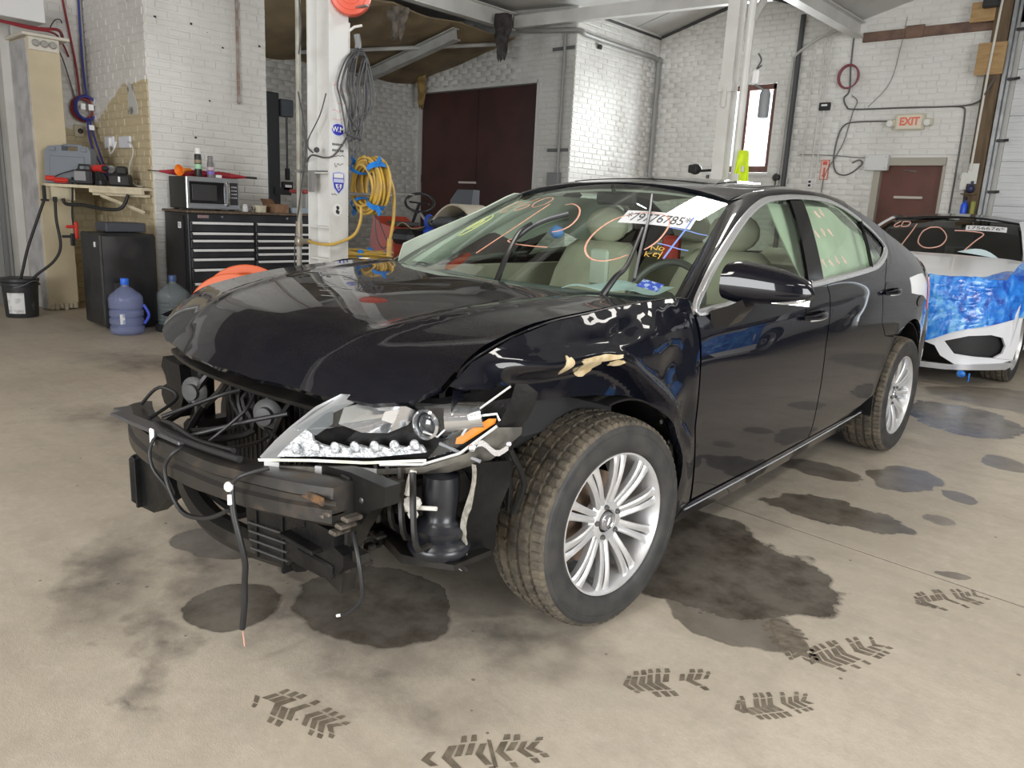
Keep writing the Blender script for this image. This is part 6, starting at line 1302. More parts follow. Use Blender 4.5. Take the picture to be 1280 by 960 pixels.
# pail with label
t = thing('pail', 'black plastic pail with a white label below the two hoses', 'pail', (-6.50, .46, 0)); T = Matrix.Translation((-6.50, .46, 0))
b = B(); b.lathe([(0, 0), (.135, 0), (.14, .01), (.155, .30), (.165, .31), (.165, .335), (.158, .34), (.168, .35), (.168, .375), (.16, .38), (0, .378)], 36, T); obj('pail_body', b, M('scuffed_pail', (.028, .03, .032), .45, col2=(.16, .16, .16), scale=7, detail=8, lo=.58, hi=.75), t)
b = B(); b.grid(10, 4, lambda u, v: (-6.50 + (.1445 + .0025 + .0155 * (.15 + .65 * v)) * math.cos(-1.05 + .95 * u), .46 + (.1445 + .0025 + .0155 * (.15 + .65 * v)) * math.sin(-1.05 + .95 * u), .045 + .20 * v)); b.thick(.001); obj('pail_label', b, M('worn_label', (.72, .72, .72), .7, col2=(.45, .45, .46), scale=18, detail=8, lo=.5, hi=.7), t)
b = B(); b.tube([(-6.50 + .17 * math.cos(a), .46 + .17 * math.sin(a), .33 + .03 * math.sin(a * 3)) for a in [PI * k / 12 - .6 for k in range(13)]], .004, 5); obj('pail_handle', b, GREYM, t)
# small fridge with a grey box on top
t = thing('mini_fridge', 'black mini fridge standing beside the tool chest', 'fridge', (-5.50, 1.04, 0)); FB = M('fridge_black', (.016, .016, .017), .3, col2=(.028, .028, .028), scale=5, rvar=.15)
b = B(); b.box((-5.54, 1.035, .45), (.46, .49, .84), bev=.012); obj('fridge_body', b, FB, t)
b = B(); b.prism([(-.235, 0), (.235, 0), (.235, .03), (.14, .052), (0, .06), (-.14, .052), (-.235, .03)], .02, .85, Matrix.Translation((-5.305, 1.035, 0)) @ Matrix.Rotation(PI / 2, 4, 'Z') @ Matrix.Diagonal((1, -1, 1, 1))); obj('fridge_door', b, FB, t)
b = B(); b.box((-5.42, .786, .77), (.03, .006, .045)); obj('fridge_label', b, LBL, t)
b = B(); b.box((-5.25, .90, .35), (.006, .05, .17), bev=.002); obj('door_badge', b, M('dark_badge', (.05, .05, .05), .3), t)
b = B(); b.box((-5.62, 1.10, .92), (.26, .36, .085), bev=.008); tag(obj('flat_box', b, M('slate_box', (.06, .065, .08), .5)), 'flat slate grey box lying on the mini fridge', 'box')
# water jugs
JB = milky('jug_blue', (.46, .52, .80), .30); JC = milky('jug_clear', (.42, .48, .50), .28)
BLUEWATER = M('blue_cap', (.03, .16, .75), .4)
def jug(x, y, mat, cap, lab, ribs, z=0):
    t = thing('water_jug', lab, 'jug', (x, y, z)); T = Matrix.Translation((x, y, z)); pr = [(0, .004), (.12, .004), (.138, .02), (.142, .05)]
    for k in range(ribs):
        zz = .07 + .21 * k / ribs; pr += [(.142, zz), (.142, zz + .001), (.130, zz + .21 / ribs * .14), (.130, zz + .21 / ribs * .26), (.142, zz + .21 / ribs * .40)]
    pr += [(.142, .31), (.141, .33), (.128, .352), (.06, .41), (.034, .425), (.030, .455)]
    b = B(); b.lathe(pr, 32, T, cap=False); obj('jug_body', b, mat, t, 50)
    b = B(); b.lathe([(0, .50), (.031, .498), (.035, .49), (.035, .45), (.030, .44)], 20, T, cap=False); b.lathe([(0, .5), (.03, .5)], 20, T, cap=False); obj('jug_cap', b, cap, t)
    return t
j1 = jug(-5.04, .88, JB, BLUEWATER, 'blue translucent water jug with a bright blue cap on the floor', 3)
b = B(); b.tube(catmull([(-4.93, .99, .10), (-4.90, 1.02, .18), (-4.93, .99, .27)], 4), .012, 6); obj('jug_handle', b, M('jug_grip', (.06, .10, .62), .4), j1)
b = B(); b.box((-4.925, .80, .15), (.006, .04, .09)); obj('jug_label', b, LBL, j1)
t = thing('drip_tray', 'black round tray under the ribbed water jug', 'tray', (-5.30, 1.35, 0)); b = B(); b.lathe([(0, 0), (.16, 0), (.165, .01), (.165, .075), (.158, .075), (.155, .015), (0, .012)], 28, Matrix.Translation((-5.02, 1.30, 0))); obj('tray_body', b, BLACKM, t)
j2 = jug(-5.02, 1.30, JC, M('cap_dark_blue', (.05, .09, .22), .4), 'ribbed clear water jug standing in a black tray', 6, .016)

# ============================================================ TOOL CHEST AND WHAT STANDS ON IT
t = thing('tool_chest', 'wide black tool chest with silver drawer pulls', 'tool chest', (-5.45, 2.6, 0)); CB = M('chest_black', (.017, .018, .022), .38, col2=(.026, .027, .032), scale=6, rvar=.12)
b = B(); b.box((-5.46, 2.47, .59), (.50, 1.82, .98), bev=.006); obj('chest_body', b, CB, t)
b = B(); b.box((-5.46, 2.47, 1.092), (.54, 1.86, .024), bev=.008); obj('chest_top', b, M('worn_wood_top', (.16, .11, .07), .7, col2=(.07, .055, .045), scale=9, stretch=(1, 6, 1), detail=6), t)
b = B(); b.box((-5.47, 1.552, .62), (.36, .008, .86)); obj('side_panel', b, CB, t); b = B(); b.box((-5.36, 1.546, .96), (.055, .006, .06)); sl = obj('side_sticker', b, LBL, t)
obj('sticker_mark', text_mesh('S', .05, TY(-5.36, 1.5425, .96)), SK, sl, 0)
PULL = M('silver_pull', (.86, .87, .88), .3, .15)
def drawers(y0, y1, zs):
    for zt, zb_ in zip(zs, zs[1:]):
        b = B(); b.box((-5.205, (y0 + y1) / 2, (zt + zb_) / 2 - .002), (.03, y1 - y0, zt - zb_ - .008), bev=.004); d = obj('drawer', b, CB, t)
        q = B(); q.prism([(0, 0), (.022, 0), (.026, -.006), (.022, -.022), (.014, -.022), (.016, -.008), (0, -.006)], y0 + .012, y1 - .012, Matrix(((1, 0, 0, -5.19), (0, 0, 1, 0), (0, 1, 0, zt - .006), (0, 0, 0, 1)))); obj('drawer_pull', q, PULL, d)
drawers(1.575, 2.225, [1.005, .905, .835, .745, .655, .555, .42, .12]); drawers(2.255, 3.32, [1.005, .905, .835, .765, .70, .625, .48, .30, .12])
for y, zl in ((1.90, 1.05), (2.62, 1.05), (2.98, 1.05)):
    q = B(); q.lathe([(0, .008), (.012, .007), (.014, 0)], 12, Matrix.Translation((-5.207, y, zl)) @ AX['x']); obj('lock', q, CHROME, t)
q = B(); q.box((-5.205, 1.71, 1.048), (.006, .11, .03), bev=.002); obj('name_plate', q, M('scratched_plate', (.30, .27, .27), .4, .5, col2=(.45, .2, .2), scale=60), t)
for y in (1.66, 3.26):
    for x in (-5.62, -5.30):
        q = B(); q.lathe([(.0, -.02), (.05, -.02), (.05, .02), (0, .02)], 16, Matrix.Translation((x, y, .052)) @ AX['x']); q.box((x, y, .085), (.06, .06, .03)); obj('caster', q, RUB, t)
TOP = 1.104
# microwave
t = thing('microwave', 'stainless microwave oven with a dark window on the tool chest', 'microwave', (-5.47, 1.86, TOP)); STN = M('stainless', (.62, .63, .64), .28, .85, col2=(.52, .53, .54), scale=3, stretch=(1, .3, 20))
b = B(); b.box((-5.49, 1.865, TOP + .165), (.36, .53, .30), bev=.006); obj('oven_case', b, M('microwave_black', (.022, .022, .022), .5), t)
b = B(); b.box((-5.30, 1.865, TOP + .165), (.03, .54, .305), bev=.008); obj('oven_front', b, STN, t)
b = B(); b.box((-5.285, 1.80, TOP + .17), (.012, .36, .205), bev=.008); dr = obj('oven_door', b, M('door_black_glass', (.012, .012, .013), .08), t)
b = B(); b.box((-5.278, 1.77, TOP + .17), (.004, .25, .15), bev=.002); obj('door_window', b, M('door_mesh', (.05, .05, .05), .15), dr)
b = B(); b.tube(catmull([(-5.283, 1.995, TOP + .275), (-5.255, 1.998, TOP + .26), (-5.245, 2.0, TOP + .17), (-5.255, 1.998, TOP + .07), (-5.283, 1.995, TOP + .055)], 5), .013, 8); obj('oven_handle', b, CHROME, dr)
b = B(); b.box((-5.284, 2.075, TOP + .17), (.010, .085, .215), bev=.004); cp = obj('control_panel', b, BKP, t)
for r_ in range(4):
    for c in range(3):
        q = B(); q.box((-5.277, 2.052 + .022 * c, TOP + .235 - .034 * r_), (.004, .014, .014)); obj('key', q, M('key_grey', (.45, .45, .46), .5), cp)
for y in (1.64, 2.08):
    q = B(); q.box((-5.34, y, TOP + .006), (.04, .04, .012)); obj('foot', q, BKP, t); q = B(); q.box((-5.62, y, TOP + .006), (.04, .04, .012)); obj('foot', q, BKP, t)
MT = TOP + .316
t = thing('umbrella', 'folded red umbrella lying across the microwave', 'umbrella', (-5.52, 1.85, MT)); U0, U1 = Vector((-5.56, 1.46, MT + .035)), Vector((-5.46, 2.30, MT + .028))
b = B(); P = [U0.lerp(U1, k / 12) for k in range(13)]; b.tube(P, [.008, .018, .028, .033, .036, .035, .036, .034, .036, .034, .028, .02, .012], 10)
for v in b.v: v += Vector((0, 0, .008 * noise.noise((v.y * 14, v.x * 30, v.z * 30))))
obj('canopy', b, M('red_nylon', (.42, .02, .035), .5, col2=(.30, .012, .025), scale=14), t, 60)
b = B(); b.tube([U1, U1 + (U1 - U0).normalized() * .12], .012, 10); obj('handle', b, BKP, t); b = B(); b.tube([U0, U0 - (U1 - U0).normalized() * .10], .005, 8); obj('ferrule', b, BLACKM, t)
t = thing('funnel', 'orange plastic funnel on top of the microwave', 'funnel', (-5.38, 1.60, MT)); FT = Matrix.Translation((-5.36, 1.60, MT + .055)) @ Vector((.35, -.9, -.10)).to_track_quat('Z', 'Y').to_matrix().to_4x4()
b = B(); b.lathe([(.052, .05), (.050, .048), (.014, -.01), (.012, -.10), (.016, -.10), (.02, -.015), (.055, .046), (.052, .05)], 24, FT, cap=False); obj('funnel_cone', b, M('orange_plastic', (.85, .24, .02), .4), t)
def spray(x, y, h, body, capm, lab, bands):
    t = thing('spray_can', lab, 'spray can', (x, y, MT)); T = Matrix.Translation((x, y, MT))
    b = B(); b.lathe([(0, 0), (.031, 0), (.033, .006), (.033, h - .07), (.028, h - .055), (0, h - .055)], 22, T); obj('can_body', b, body, t)
    b = B(); b.lathe([(.026, h - .058), (.026, h - .01), (.02, h), (0, h)], 18, T); obj('can_cap', b, capm, t)
    for z0, z1, m_ in bands:
        b = B(); b.lathe([(.0333, z0), (.0342, z0 + .002), (.0342, z1 - .002), (.0333, z1)], 22, T, cap=False); obj('can_band', b, m_, t)
spray(-5.36, 1.755, .27, M('can_black', (.02, .022, .02), .35), M('cap_white', (.8, .8, .78), .4), 'tall black spray can with a white cap on the microwave', ((.075, .12, M('green_label', (.35, .62, .40), .4)), (.13, .16, M('tan_label', (.28, .22, .14), .4))))
spray(-5.33, 1.865, .205, M('can_grey', (.16, .15, .15), .4), M('cap_grey2', (.20, .19, .19), .4), 'shorter grey spray can beside the tall black one', ((.03, .06, M('purple_label', (.20, .13, .50), .4)), (.07, .10, M('pinkish_label', (.50, .38, .44), .4))))
b = B(); b.box((-5.33, 1.94, MT + .015), (.04, .06, .03), bev=.004); tag(obj('small_box', b, M('white_carton', (.72, .70, .70), .6)), 'tiny white carton lying by the spray cans', 'box')
# odds and ends to the right of the microwave
t = thing('jar', 'small white jar on the chest beside the microwave', 'jar', (-5.34, 2.22, TOP)); b = B(); b.lathe([(0, 0), (.028, 0), (.032, .01), (.032, .05), (.024, .06), (.024, .075), (0, .075)], 18, Matrix.Translation((-5.34, 2.22, TOP))); obj('jar_body', b, M('white_jar', (.75, .75, .75), .3), t)
t = thing('knob', 'tiny silver knob on the chest', 'knob', (-5.33, 2.30, TOP)); b = B(); b.lathe([(0, 0), (.012, 0), (.012, .02), (.018, .035), (.012, .05), (0, .052)], 14, Matrix.Translation((-5.33, 2.30, TOP))); obj('knob_body', b, CHROME, t)
t = thing('tub', 'cream plastic tub standing on the chest', 'tub', (-5.36, 2.40, TOP)); b = B(); b.lathe([(0, 0), (.06, 0), (.066, .06), (.07, .062), (.07, .07), (0, .07)], 24, Matrix.Translation((-5.36, 2.40, TOP))); obj('tub_body', b, M('cream_tub', (.62, .56, .42), .5), t)
b = B(); b.box((-5.42, 2.62, TOP + .045), (.24, .17, .09), Matrix.Identity(4), bev=.004); bx = obj('carton', b, M('cardboard', (.28, .16, .09), .8, col2=(.17, .09, .05), scale=12)); tag(bx, 'brown cardboard carton with a torn top on the chest', 'box')
q = B(); q.add([(-5.54, 2.54, TOP + .092), (-5.30, 2.54, TOP + .092), (-5.28, 2.50, TOP + .14), (-5.52, 2.50, TOP + .14)], [(0, 1, 2, 3)]); q.thick(.004); obj('carton_flap', q, M('cardboard', (0, 0, 0)), bx)
b = B(); b.box((-5.40, 2.86, TOP + .03), (.22, .22, .06), bev=.006); tag(obj('drill_case', b, M('pale_blue_case', (.30, .36, .42), .5)), 'pale blue grey case at the right of the cardboard', 'box')
b = B(); b.box((-5.50, 3.10, TOP + .11), (.3, .3, .22), bev=.01); g_ = obj('storage_box', b, M('grey_storage', (.28, .28, .27), .5)); tag(g_, 'grey storage box with a red lid at the right end of the chest', 'box')
q = B(); q.box((-5.50, 3.10, TOP + .235), (.32, .34, .04), bev=.01); obj('box_lid', q, M('dull_red_lid', (.30, .04, .04), .5), g_)
# orange hose reels behind the hood
ORP = M('orange_reel_plastic', (.85, .17, .06), .4)
t = thing('cable_reel', 'orange plastic reel with two round flanges behind the hood', 'reel', (-3.45, 1.15, 0))
RA = Vector((.82, -.57, .12)).to_track_quat('Z', 'Y').to_matrix().to_4x4()
for c, R_ in (((-3.53, 1.22, .385), .345), ((-3.38, 1.02, .355), .325)):
    b = B(); b.lathe([(.05, 0), (R_ * .80, 0), (R_ * .84, .012), (R_, .012), (R_ + .008, .002), (R_, -.012), (R_ * .8, -.014), (.05, -.014)], 44, Matrix.Translation(c) @ RA, closed=True); obj('reel_flange', b, ORP, t)
b = B(); b.tube([Vector((-3.53, 1.22, .385)), Vector((-3.38, 1.02, .355))], .16, 24); obj('reel_drum', b, M('reel_cord', (.05, .05, .05), .6), t)
b = B(); b.box((-3.45, 1.18, .03), (.3, .3, .06), bev=.01); b.box((-3.46, 1.18, .2), (.06, .06, .32)); obj('reel_stand', b, BLACKM, t)

# ============================================================ BEHIND: lift post, ride-on mower, yellow hose
t = thing('lift_post', 'black vehicle lift post standing behind the tool chest', 'lift', (-7.62, 3.92, 0))
b = B(); b.box((-7.62, 3.89, 1.31), (.14, .17, 2.62), bev=.01); b.box((-7.62, 3.9, .02), (.4, .5, .04)); obj('post', b, M('lift_black', (.020, .022, .026), .45), t)
b = B(); b.box((-7.60, 4.08, 2.44), (.16, .19, .22), bev=.01); obj('motor_box', b, M('slate_housing', (.07, .08, .10), .45), t)
b = B(); b.tube([(-7.58, 4.10, 2.34), (-7.58, 4.10, 1.65)], .014, 8); b.box((-7.58, 4.10, 1.58), (.05, .06, .16), bev=.01); b.box((-7.56, 4.08, 1.42), (.06, .16, .12), bev=.01); c_ = obj('control_lead', b, BLACKM, t)
q = B(); q.box((-7.525, 4.08, 1.42), (.004, .10, .035)); obj('control_label', q, LBL, c_); b = B(); b.box((-7.58, 4.0, 1.35), (.1, .25, .1)); obj('carriage', b, BLACKM, t)
t = thing('ride_on_mower', 'ride-on mower with a red hood, black steering wheel and grey seat', 'mower', (-4.9, 4.6, 0)); RD = M('mower_red', (.42, .045, .018), .4, col2=(.34, .035, .015), scale=4)
b = B(); b.prism([(0, .30), (.03, .80), (.10, 1.10), (.24, 1.02), (.46, .98), (.55, .45), (.5, .30)], -.26, .26, Matrix.Translation((-5.84, 4.42, 0)) @ Matrix.Rotation(PI / 2, 4, 'X')); obj('red_hood', b, RD, t, 40)
b = B(); b.box((-5.48, 4.42, 1.02), (.30, .3, .05), bev=.01); b.box((-5.85, 4.35, .86), (.1, .2, .14), bev=.03); b.box((-5.72, 4.155, .48), (.10, .02, .10), bev=.006); obj('hood_fittings', b, M('mower_dark', (.05, .05, .05), .5), t)
b = B(); P = [(-5.27 + .24 * math.cos(a) , 4.50 + .10 * math.sin(a), 1.285 + .10 * math.sin(a) - .045 * math.cos(a)) for a in [2 * PI * k / 28 for k in range(28)]]; b.tube(P, .017, 8, closed=True); b.tube([(-5.42, 4.47, 1.29), (-5.12, 4.52, 1.27)], .012, 6); b.tube([(-5.27, 4.5, 1.28), (-5.38, 4.47, 1.0)], .02, 8); obj('steering_wheel', b, BLACKM, t)
b = B(); b.rings([[(-4.62, 4.42, 1.15), (-4.28, 4.42, 1.15), (-4.28, 4.56, 1.15), (-4.62, 4.56, 1.15)], [(-4.66, 4.44, 1.33), (-4.30, 4.44, 1.33), (-4.30, 4.56, 1.33), (-4.66, 4.56, 1.33)], [(-4.58, 4.48, 1.455), (-4.32, 4.48, 1.455), (-4.32, 4.58, 1.455), (-4.58, 4.58, 1.455)]]); b.box((-4.5, 4.3, 1.08), (.42, .4, .12), bev=.04); obj('seat', b, M('grey_seat_vinyl', (.085, .095, .11), .45), t, 50)
b = B(); b.grid(16, 6, lambda u, v: (-4.62 + .75 * u, 4.1 + .42 * v, .95 + .34 * math.sin(PI * (.08 + .84 * u)) ** .8)); b.thick(.02); obj('rear_fender', b, M('cream_fender', (.60, .54, .44), .45), t, 60)
b = B(); b.box((-4.95, 4.42, .45), (1.9, .5, .22), bev=.05); b.box((-4.9, 4.45, .75), (.5, .4, .4), bev=.05); obj('chassis', b, M('mower_dark', (.05, .05, .05)), t)
for x, y, r_ in ((-5.70, 4.1, .20), (-5.70, 4.72, .20), (-4.25, 4.05, .27), (-4.25, 4.75, .27)):
    q = B(); q.lathe([(.10, -.09), (r_ - .03, -.10), (r_, -.06), (r_, .06), (r_ - .03, .10), (.10, .09)], 28, Matrix.Translation((x, y, r_ + .002)) @ AX['y'], closed=True); q.lathe([(0, .04), (.1, .04), (.1, -.04), (0, -.04)], 16, Matrix.Translation((x, y, r_)) @ AX['y']); obj('tyre', q, RUB, t)
b = B(); b.tube([(-5.08, 4.35, 1.16), (-4.92, 4.33, 1.05)], .016, 8); obj('lever', b, GREYM, t); b = B(); b.ball((-4.86, 4.30, 1.06), (.07, .06, .10), 12); b.ball((-4.86, 4.30, .95), (.085, .07, .06), 12); obj('blue_rag', b, M('blue_cloth', (.03, .10, .62), .7, bump=.4, bscale=20), t, label='blue rag tied on the lever')
b = B(); b.grid(8, 5, lambda u, v: (-5.22 + .34 * u, 4.10 + .25 * v, 1.00 + .04 * math.sin(5 * u + 3 * v) - .05 * v + .03 * u)); b.thick(.01); obj('sack', b, M('sack_tan', (.30, .25, .16), .8), t); b = B(); b.box((-5.1, 4.2, .88), (.4, .3, .18), bev=.06); obj('battery_cover', b, BLACKM, t)
t = thing('hose_pile', 'heap of yellow hose with blue tape on a low dolly', 'hose', (-5.0, 3.4, 0))
b = B(); rnd = random.Random(9)
for k in range(9): 
    R_ = .17 + .02 * (k % 4); b.tube([(-4.60 + R_ * math.cos(a) * 1.35 + rnd.uniform(-.01, .01), 3.20 + R_ * math.sin(a), .70 + .022 * (k // 3) + .012 * math.sin(2 * a + k)) for a in [2 * PI * i / 30 for i in range(30)]], .012, 6, closed=True)
obj('hose_loops', b, YEL2, t)
for a in (.4, 2.2, 3.9, 5.2):
    q = B(); q.box((-4.60 + .27 * math.cos(a), 3.20 + .2 * math.sin(a), .735), (.07, .06, .09), bev=.02); obj('blue_tape', q, BTAPE, t)
b = B(); b.box((-4.60, 3.20, .66), (.7, .6, .04), bev=.01); b.box((-4.6, 3.2, .34), (.5, .45, .62), bev=.02); obj('dolly', b, M('dolly_dark', (.03, .03, .03), .6), t)
# work lamp heads behind the roof
t = thing('work_lamp', 'black twin-head work lamp on a stand behind the sedan roof', 'lamp', (-2.30, 6.15, 0))
b = B(); b.tube([(-2.30, 6.15, .04), (-2.30, 6.15, 1.74)], .018, 8); obj('lamp_stand', b, BLACKM, t)
for a in (0, 2.1, 4.2):
    q = B(); q.tube([(-2.30, 6.15, .35), (-2.30 + .35 * math.cos(a), 6.15 + .35 * math.sin(a), .012)], .012, 6); obj('leg', q, BLACKM, t)
b = B(); b.tube([(-2.44, 6.13, 1.78), (-2.17, 6.17, 1.80)], .014, 8); obj('crossbar', b, BLACKM, t)
for x, y, z in ((-2.44, 6.11, 1.80), (-2.17, 6.14, 1.83)):
    q = B(); q.ball((x, y, z), (.075, .06, .06), 12); q.box((x, y - .06, z), (.11, .03, .09), bev=.02); obj('lamp_head', q, BLACKM, t)

# ============================================================ EXIT WALL FITTINGS
t = thing('exit_sign', 'pale exit sign with red letters and two lamp heads above the brown door', 'sign', (-1.19, 9.27, 2.5)); SGN = M('sign_cream', (.62, .58, .45), .5)
b = B(); b.box((-1.19, 9.265, 2.61), (.36, .06, .20), bev=.012); obj('sign_box', b, SGN, t); b = B(); b.box((-1.19, 9.233, 2.61), (.30, .006, .165), bev=.002); fc = obj('sign_face', b, M('sign_face_white', (.74, .66, .55), .4), t)
obj('exit_lettering', text_mesh('EXIT', .135, TY(-1.19, 9.228, 2.61), .002, sx=.86, bold=.005), M('sign_red', (.80, .20, .12), .4), fc, 0)
for s in (-1, 1):
    q = B(); q.box((-1.19 + s * .225, 9.26, 2.60), (.10, .05, .09), bev=.012); hd_ = obj('lamp_head', q, SGN, t)
    q = B(); q.lathe([(0, .05), (.035, .045), (.045, .03), (.03, -.01), (0, -.02)], 16, Matrix.Translation((-1.19 + s * .225, 9.215, 2.60)) @ Matrix.Rotation(PI / 2 + .4, 4, 'X')); obj('lamp', q, M('lamp_glass', (.80, .80, .76), .15), hd_)
t = thing('arrow_sign', 'small red arrow sign on the white exit wall', 'sign', (-2.22, 9.28, 1.88)); b = B(); b.box((-2.22, 9.283, 2.01), (.115, .006, .27)); obj('sign_plate', b, M('sign_red2', (.62, .10, .06), .5), t)
b = B(); b.box((-2.22, 9.278, 2.01), (.095, .004, .25)); obj('sign_field', b, M('sign_pale', (.72, .55, .48), .5), t)
b = B(); b.prism([(-.012, .03), (.012, .03), (.012, -.07), (.03, -.07), (0, -.11), (-.03, -.07), (-.012, -.07)], 0, .003, TY(-2.22, 9.276, 2.01)); b.box((-2.22, 9.276, 2.10), (.06, .004, .05)); obj('arrow', b, M('sign_red2', (.6, .1, .06)), t, 0, kind='stuff')
t = thing('thermostat', 'black box with a white label on the exit wall', 'box', (-2.33, 9.28, 2.8)); b = B(); b.box((-2.33, 9.275, 2.855), (.155, .045, .105), bev=.008); obj('box_body', b, BLACKM, t); b = B(); b.box((-2.33, 9.251, 2.87), (.08, .004, .025)); obj('box_label', b, LBL, t)
b = B(); b.box((-1.52, 9.25, 2.10), (.30, .09, .20), bev=.008); cl_ = obj('junction_cover', b, M('white_cover', (.66, .66, .65), .45)); tag(cl_, 'white junction cover at the top left of the brown exit door', 'box')
for x, z in ((-1.64, 2.17), (-1.40, 2.17), (-1.64, 2.03), (-1.40, 2.03)):
    q = B(); q.lathe([(0, .004), (.008, 0)], 8, Matrix.Translation((x, 9.205, z)) @ Matrix.Rotation(PI / 2, 4, 'X')); obj('screw', q, GREYM, cl_)
b = B(); b.box((-2.40, 9.28, 1.82), (.07, .03, .12), bev=.006); ot = obj('outlet_box', b, SW); tag(ot, 'white duplex outlet below the arrow sign', 'outlet')
for z in (1.795, 1.845):
    q = B(); q.box((-2.40, 9.263, z), (.035, .006, .03)); obj('socket', q, BLACKM, ot)
b = B(); b.ball((-2.90, 9.26, 1.90), (.06, .04, .06), 12); b.tube(catmull([(-2.90, 9.26, 1.86), (-2.91, 9.26, 1.75), (-2.95, 9.26, 1.62)], 4), .012, 6); tag(obj('wall_plug', b, BLACKM), 'round black plug on the wall beside the dark pipe', 'plug')
b = B(); b.tube([(-2.78, 9.25, .0), (-2.78, 9.25, 4.08)], .035, 10); tag(obj('drain_pipe', b, M('dark_pipe', (.06, .06, .065), .5)), 'dark upright pipe on the exit wall right of the window', 'pipe')
b = B(); b.tube(catmull([(-2.88, 9.26, 1.2), (-2.87, 9.26, 2.4), (-2.86, 9.26, 3.4), (-2.80, 9.22, 3.56), (-2.45, 9.24, 3.78), (-2.1, 9.26, 3.86)], 5), .018, 8); tag(obj('wall_conduit', b, M('pale_conduit2', (.48, .47, .44), .45)), 'pale conduit bending away beside the dark pipe', 'pipe')
for x in (-2.55, -2.40, -2.33):
    b = B(); b.tube([(x, 9.272, 1.9), (x - .005, 9.272, 2.75), (x - .04, 9.272, 3.80)], .009, 6); o = obj('paint_conduit', b, BR); tag(o, {-2.55: 'white painted conduit nearest the dark pipe', -2.40: 'white painted conduit above the duplex outlet', -2.33: 'white painted conduit passing the black box'}[x], 'pipe')
EC = M('wall_cable', (.11, .105, .105), .5)
b = B(); b.tube(catmull([(-2.06, 9.27, 3.9), (-2.05, 9.27, 3.4), (-2.02, 9.265, 3.05), (-2.08, 9.27, 2.95), (-2.03, 9.27, 2.84), (-1.92, 9.27, 2.80), (-1.3, 9.27, 2.79), (-.65, 9.27, 2.78), (-.45, 9.2, 2.80), (-.36, 9.10, 2.86), (-.27, 9.08, 3.06)], 6), .011, 6); tag(obj('wall_cable', b, EC), 'dark cable running level above the exit sign to the post', 'cable')
b = B(); b.tube(catmull([(-.72, 9.275, 2.78), (-.60, 9.275, 2.76), (-.57, 9.275, 2.66), (-.56, 9.275, 2.2), (-.56, 9.275, 1.3)], 6), .011, 6); tag(obj('wall_cable', b, EC), 'grey cable turning down the wall right of the exit sign', 'cable')
b = B(); b.tube(catmull([(-1.42, 9.27, 2.63), (-1.85, 9.27, 2.635), (-2.02, 9.27, 2.60), (-2.09, 9.27, 2.45), (-2.11, 9.27, 2.15), (-2.05, 9.27, 1.98), (-1.92, 9.27, 1.94), (-1.80, 9.27, 2.0), (-1.72, 9.27, 2.09), (-1.76, 9.27, 2.14), (-1.85, 9.27, 2.10)], 6), .010, 6); tag(obj('wall_cable', b, EC), 'dark cable looping from the exit sign down to the white cover', 'cable')
b = B(); b.tube(catmull([(-1.98, 9.275, 2.98), (-1.90, 9.275, 2.9), (-1.94, 9.275, 2.75), (-2.0, 9.275, 2.4), (-2.08, 9.275, 2.2), (-2.2, 9.275, 1.95), (-2.22, 9.275, 1.7)], 6), .007, 6); b.tube(catmull([(-1.42, 9.275, 3.9), (-1.45, 9.275, 3.5), (-1.52, 9.275, 3.1), (-1.75, 9.275, 2.82)], 6), .004, 5); b.tube(catmull([(-2.6, 9.275, 2.22), (-2.1, 9.275, 2.2), (-1.75, 9.275, 2.17), (-1.45, 9.275, 2.19)], 6), .006, 5); tag(obj('thin_wires', b, M('thin_wire_grey', (.18, .17, .17), .5)), 'thin wires straggling over the white exit wall', 'wire')
b = B()
for k in range(4): b.tube([(-2.05 + (.125 + .012 * (k % 2)) * math.cos(a), 9.262 - .012 * k, 3.22 + (.14 + .012 * (k // 2)) * math.sin(a)) for a in [2 * PI * i / 30 for i in range(30)]], .009, 6, closed=True)
tag(obj('hose_coil', b, M('faded_red_hose', (.25, .07, .09), .5)), 'coil of faded red hose hung high on the exit wall', 'hose')
# things on the timber post
t = thing('spray_bottle', 'blue spray bottle held on the timber post', 'bottle', (-.36, 9.08, 1.46)); b = B(); b.lathe([(0, 0), (.035, 0), (.038, .02), (.038, .11), (.02, .15), (.014, .17), (0, .17)], 18, Matrix.Translation((-.36, 9.09, 1.47))); obj('bottle_body', b, M('bright_blue', (.02, .10, .72), .3), t)
b = B(); b.box((-.355, 9.08, 1.665), (.03, .07, .035), bev=.008); b.box((-.355, 9.04, 1.635), (.012, .015, .05), bev=.003); obj('trigger', b, BLACKM, t)
t = thing('dark_bottle', 'dark navy bottle above the blue spray bottle', 'bottle', (-.33, 9.08, 1.72)); b = B(); b.ball((-.325, 9.09, 1.78), (.05, .045, .055), 12); b.lathe([(0, 0), (.016, 0), (.016, .05), (0, .05)], 12, Matrix.Translation((-.315, 9.09, 1.82))); obj('bottle_body', b, M('navy_plastic', (.02, .025, .08), .4), t)
b = B(); b.box((-.34, 9.09, 1.455), (.20, .10, .025), bev=.004); b.box((-.34, 9.1, 1.715), (.16, .08, .012)); tag(obj('bottle_rack', b, WOOD), 'small wooden rack for bottles on the timber post', 'shelf')
b = B(); b.box((-.265, 9.09, 1.55), (.05, .05, .16), bev=.01); tag(obj('green_bottle', b, M('olive_plastic', (.30, .30, .06), .5)), 'olive green bottle right of the blue spray bottle', 'bottle')
b = B(); b.box((-.335, 9.125, 1.96), (.11, .006, .24), TR(0, 0, 0)); b.box((-.42, 9.13, 1.87), (.07, .006, .2)); tag(obj('paper_notice', b, M('paper_white', (.70, .70, .66), .7)), 'white paper notice pinned to the timber post', 'paper')
